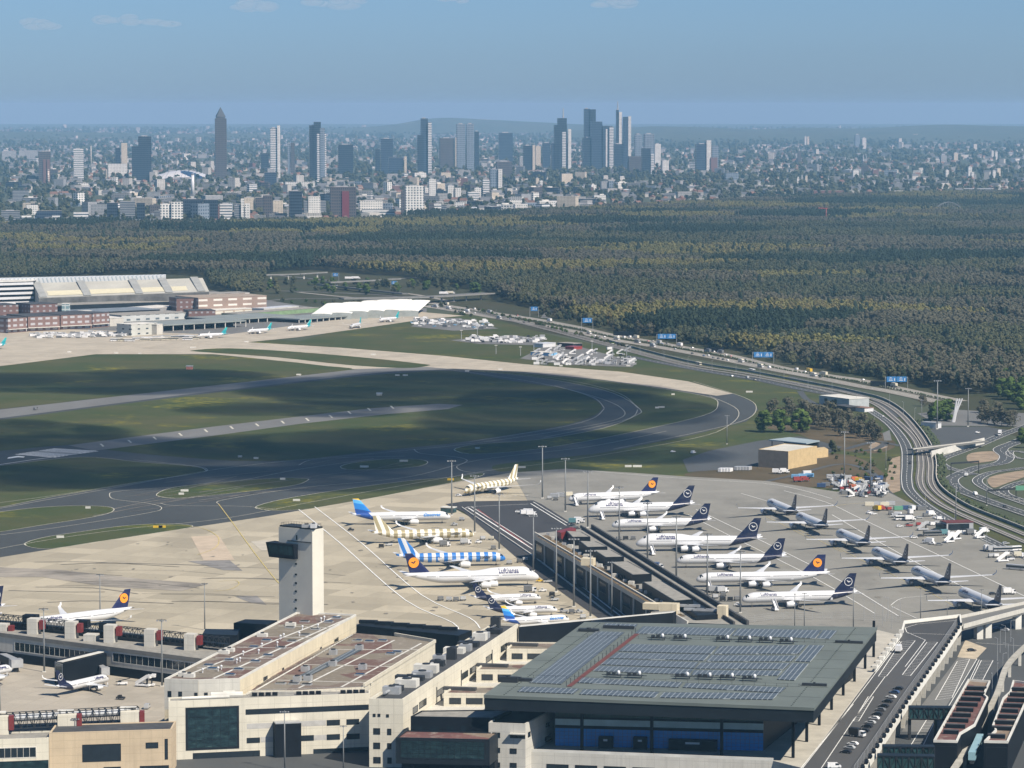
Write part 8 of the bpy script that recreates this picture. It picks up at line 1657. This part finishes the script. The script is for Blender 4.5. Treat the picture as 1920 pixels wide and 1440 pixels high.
    for i, (a0, a1, yt, mt_) in enumerate(parts): c.box('wing' if i else 'main_block', a0, a1, yt, mt_, dy=0 if not i else -(min((parts[0][1] - parts[0][0]) / c.k, 32) - min((a1 - a0) / c.k, 32)) / 2 - 2 - 1.5 * i, rot=.12)
    if ant: c.spike('antenna', *ant)
    if nm in ('skyscraper', 'tower_block', 'office_block', 'apartment_block'):
        a0, a1, yt, _ = parts[0]; c.box('roof_plant', a0 + (a1 - a0) * .25, a0 + (a1 - a0) * .7, yt - 1.6, LSTEEL, yt - .02, 8, -1)
# arena dome, chimneys, crane, arched bridge
d = CityB('arena', 'white arched arena roof with ribs below the pencil tower', 275, 392, 340, 'arena'); a = at_y(333, d.Y, 0); w_ = 57 / d.k; h = zat(d.b, 320.5); mb = MB(); rows = []
for j in range(9):
    t = j / 8; yy = d.Y - 30 + 150 * t; rows.append([Vector((a.x - w_ + 2 * w_ * i / 16 + 10 * t, yy, h * (.25 + .75 * math.sin(math.pi * (i + .01) / 16.02) ** .8) * (.3 + .7 * math.sin(math.pi / 2 * min(1, t * 1.35)))))  for i in range(17)])
mb.add([p for r_ in rows for p in r_], [(j * 17 + i, j * 17 + i + 1, (j + 1) * 17 + i + 1, (j + 1) * 17 + i) for j in range(8) for i in range(16)]); mb.build('roof_shell', PW, d.r, True)
for j in range(0, 9, 1):
    i0 = 1 + j * 1.6; mb = MB(); i0 = int(i0); mb.tube([rows[k][i0] + Vector((0, 0, 1)) for k in range(9)], 1.1, 6); mb.build('rib', LSTEEL, d.r)
mb = MB(); mb.add(rows[0] + [Vector((p.x, p.y, 0)) for p in rows[0]], [(i, 17 + i, 18 + i, i + 1) for i in range(16)]); mb.build('wall', FM['glass'], d.r)
for nm, lb, x, yb, yt, r_, mt_ in (('chimney', 'stout white chimney in front of the arena dome', 361.5, 371, 326, 5.5, PW), ('chimney', 'thin tall grey chimney right of the pale striped tower', 171, 322, 272, 2.2, GREYW), ('chimney', 'pink brown chimney below the dark brown tower at far left', 91, 352, 318, 4, TANB), ('crane_mast', 'red construction crane standing in the wood', 1549, 421, 390, .9, paint('red'))):
    c = CityB(nm, lb, x - 3, x + 3, yb, nm.split('_')[0]); a = at_y(x, c.Y, 0); h = zat(c.b, yt); MB().tube([(a.x, c.Y, 0), (a.x, c.Y, h)], [r_, r_ * .8], 12).build('stack' if nm == 'chimney' else 'mast', mt_, c.r, True)
    if nm == 'crane_mast': MB().obox((a.x - 18, c.Y, h), (a.x + 4, c.Y + 6, h - 1), 1.2, 1.6).build('jib', mt_, c.r)
    else: MB().tube([(a.x, c.Y, h * .96), (a.x, c.Y, h * .985)], r_ * .95, 12).build('rim', STEEL, c.r)
c = CityB('arch_bridge', 'pale twin arched bridge beyond the wood at the right', 1753, 1806, 400, 'bridge'); L_ = 51 / c.k; a = at_y(1779, c.Y, 0); h = zat(c.b, 379)
for k in (0, 1): MB().tube([(a.x - L_ / 2 + L_ * i / 16, c.Y + 14 * k, 12 + (h - 12) * math.sin(math.pi * i / 16)) for i in range(17)], .6, 6).build('arch', M('arch_grey', (.22, .23, .24), .7, 0), c.r)
MB().box((a.x, c.Y + 7, 10), (L_ * 1.1, 14, 1.5)).build('deck', GREYA, c.r); mb = MB()
for i in range(2, 15): x_ = a.x - L_ / 2 + L_ * i / 16; mb.obox((x_, c.Y, 11), (x_, c.Y, 12 + (h - 12) * math.sin(math.pi * i / 16)), .35, .35)
mb.build('hanger_cables', LSTEEL, c.r)
c = CityB('regional_train', 'red regional train passing through the wood', 1338, 1420, 442, 'train'); a, b_ = P(1338, 440, 3), P(1420, 436, 3)
for i in range(5): MB().obox(a.lerp(b_, i / 5 + .004) + Vector((0, 0, 12)), a.lerp(b_, (i + 1) / 5 - .004) + Vector((0, 0, 12)), 3.2, 4.2).build('carriage', facade('train_red', (.4, .05, .05), (.3, .3, .32), 4.2, 8, .3, .5), c.r)
mb = MB(); mb.obox(a + Vector((0, 0, 9)), b_ + Vector((0, 0, 9)), 7, 1.6)
for i in range(9): p = a.lerp(b_, i / 8); mb.obox(Vector((p.x, p.y, 0)), p + Vector((0, 0, 8)), 2, 2)
mb.build('viaduct_deck', GREYW, c.r)
# about 260 further mid rise buildings, each its own
rr = random.Random(21); cnt = 0
LBL = {'white': 'white mid rise block', 'bands': 'white banded block', 'cream': 'cream apartment block', 'grey': 'grey mid rise block', 'brown': 'brown office block', 'glass': 'dark glass block', 'red': 'red brick block', 'silver': 'silver grey block', 'grid': 'white grid block', 'dbands': 'dark banded block'}
while cnt < 270:
    x = rr.uniform(-20, 1940); edge = 422 - max(0, x - 200) * .022 - max(0, x - 1000) * .012
    yb = edge - 2 - (rr.random() ** 1.3) * (edge - 296)
    if x > 1150 and rr.random() < .55: continue
    if x > 1250 and yb > 345: continue
    if 265 < x < 402 and 338 < yb < 362: continue
    zone = 'left of the pencil tower' if x < 402 else 'between pencil tower and silver twins' if x < 855 else 'around the skyscraper cluster' if x < 1260 else 'on the right hand plain'
    k = S(P(x, yb)); mk_ = rr.choices(list(LBL), (15, 9, 12, 18, 12, 14, 6, 9, 3, 9))[0]; w_ = rr.uniform(18, 52); hgt = rr.choice((12, 15, 18, 22, 26, 34)) * rr.uniform(.8, 1.25) * (1 if x < 1250 else .8); p = P(x, yb)
    mb = MB(); mb.box((p.x, p.y, 0), (w_, rr.uniform(14, 24), hgt), rr.choice((.2, -.35, .5, -.1, .9)), 0, 1)
    if rr.random() < .6: mb.box((p.x + rr.uniform(-.2, .2) * w_, p.y, hgt + .01), (w_ * .35, 8, 3.2), .2, 1)
    o = mb.build('city_block', [FM[mk_], rr.choice((GROOF, PALECONC, DROOF))]); tag(o, '%s %s' % (LBL[mk_], zone), 'building', 'mid rise blocks of the city beyond the forest'); cnt += 1
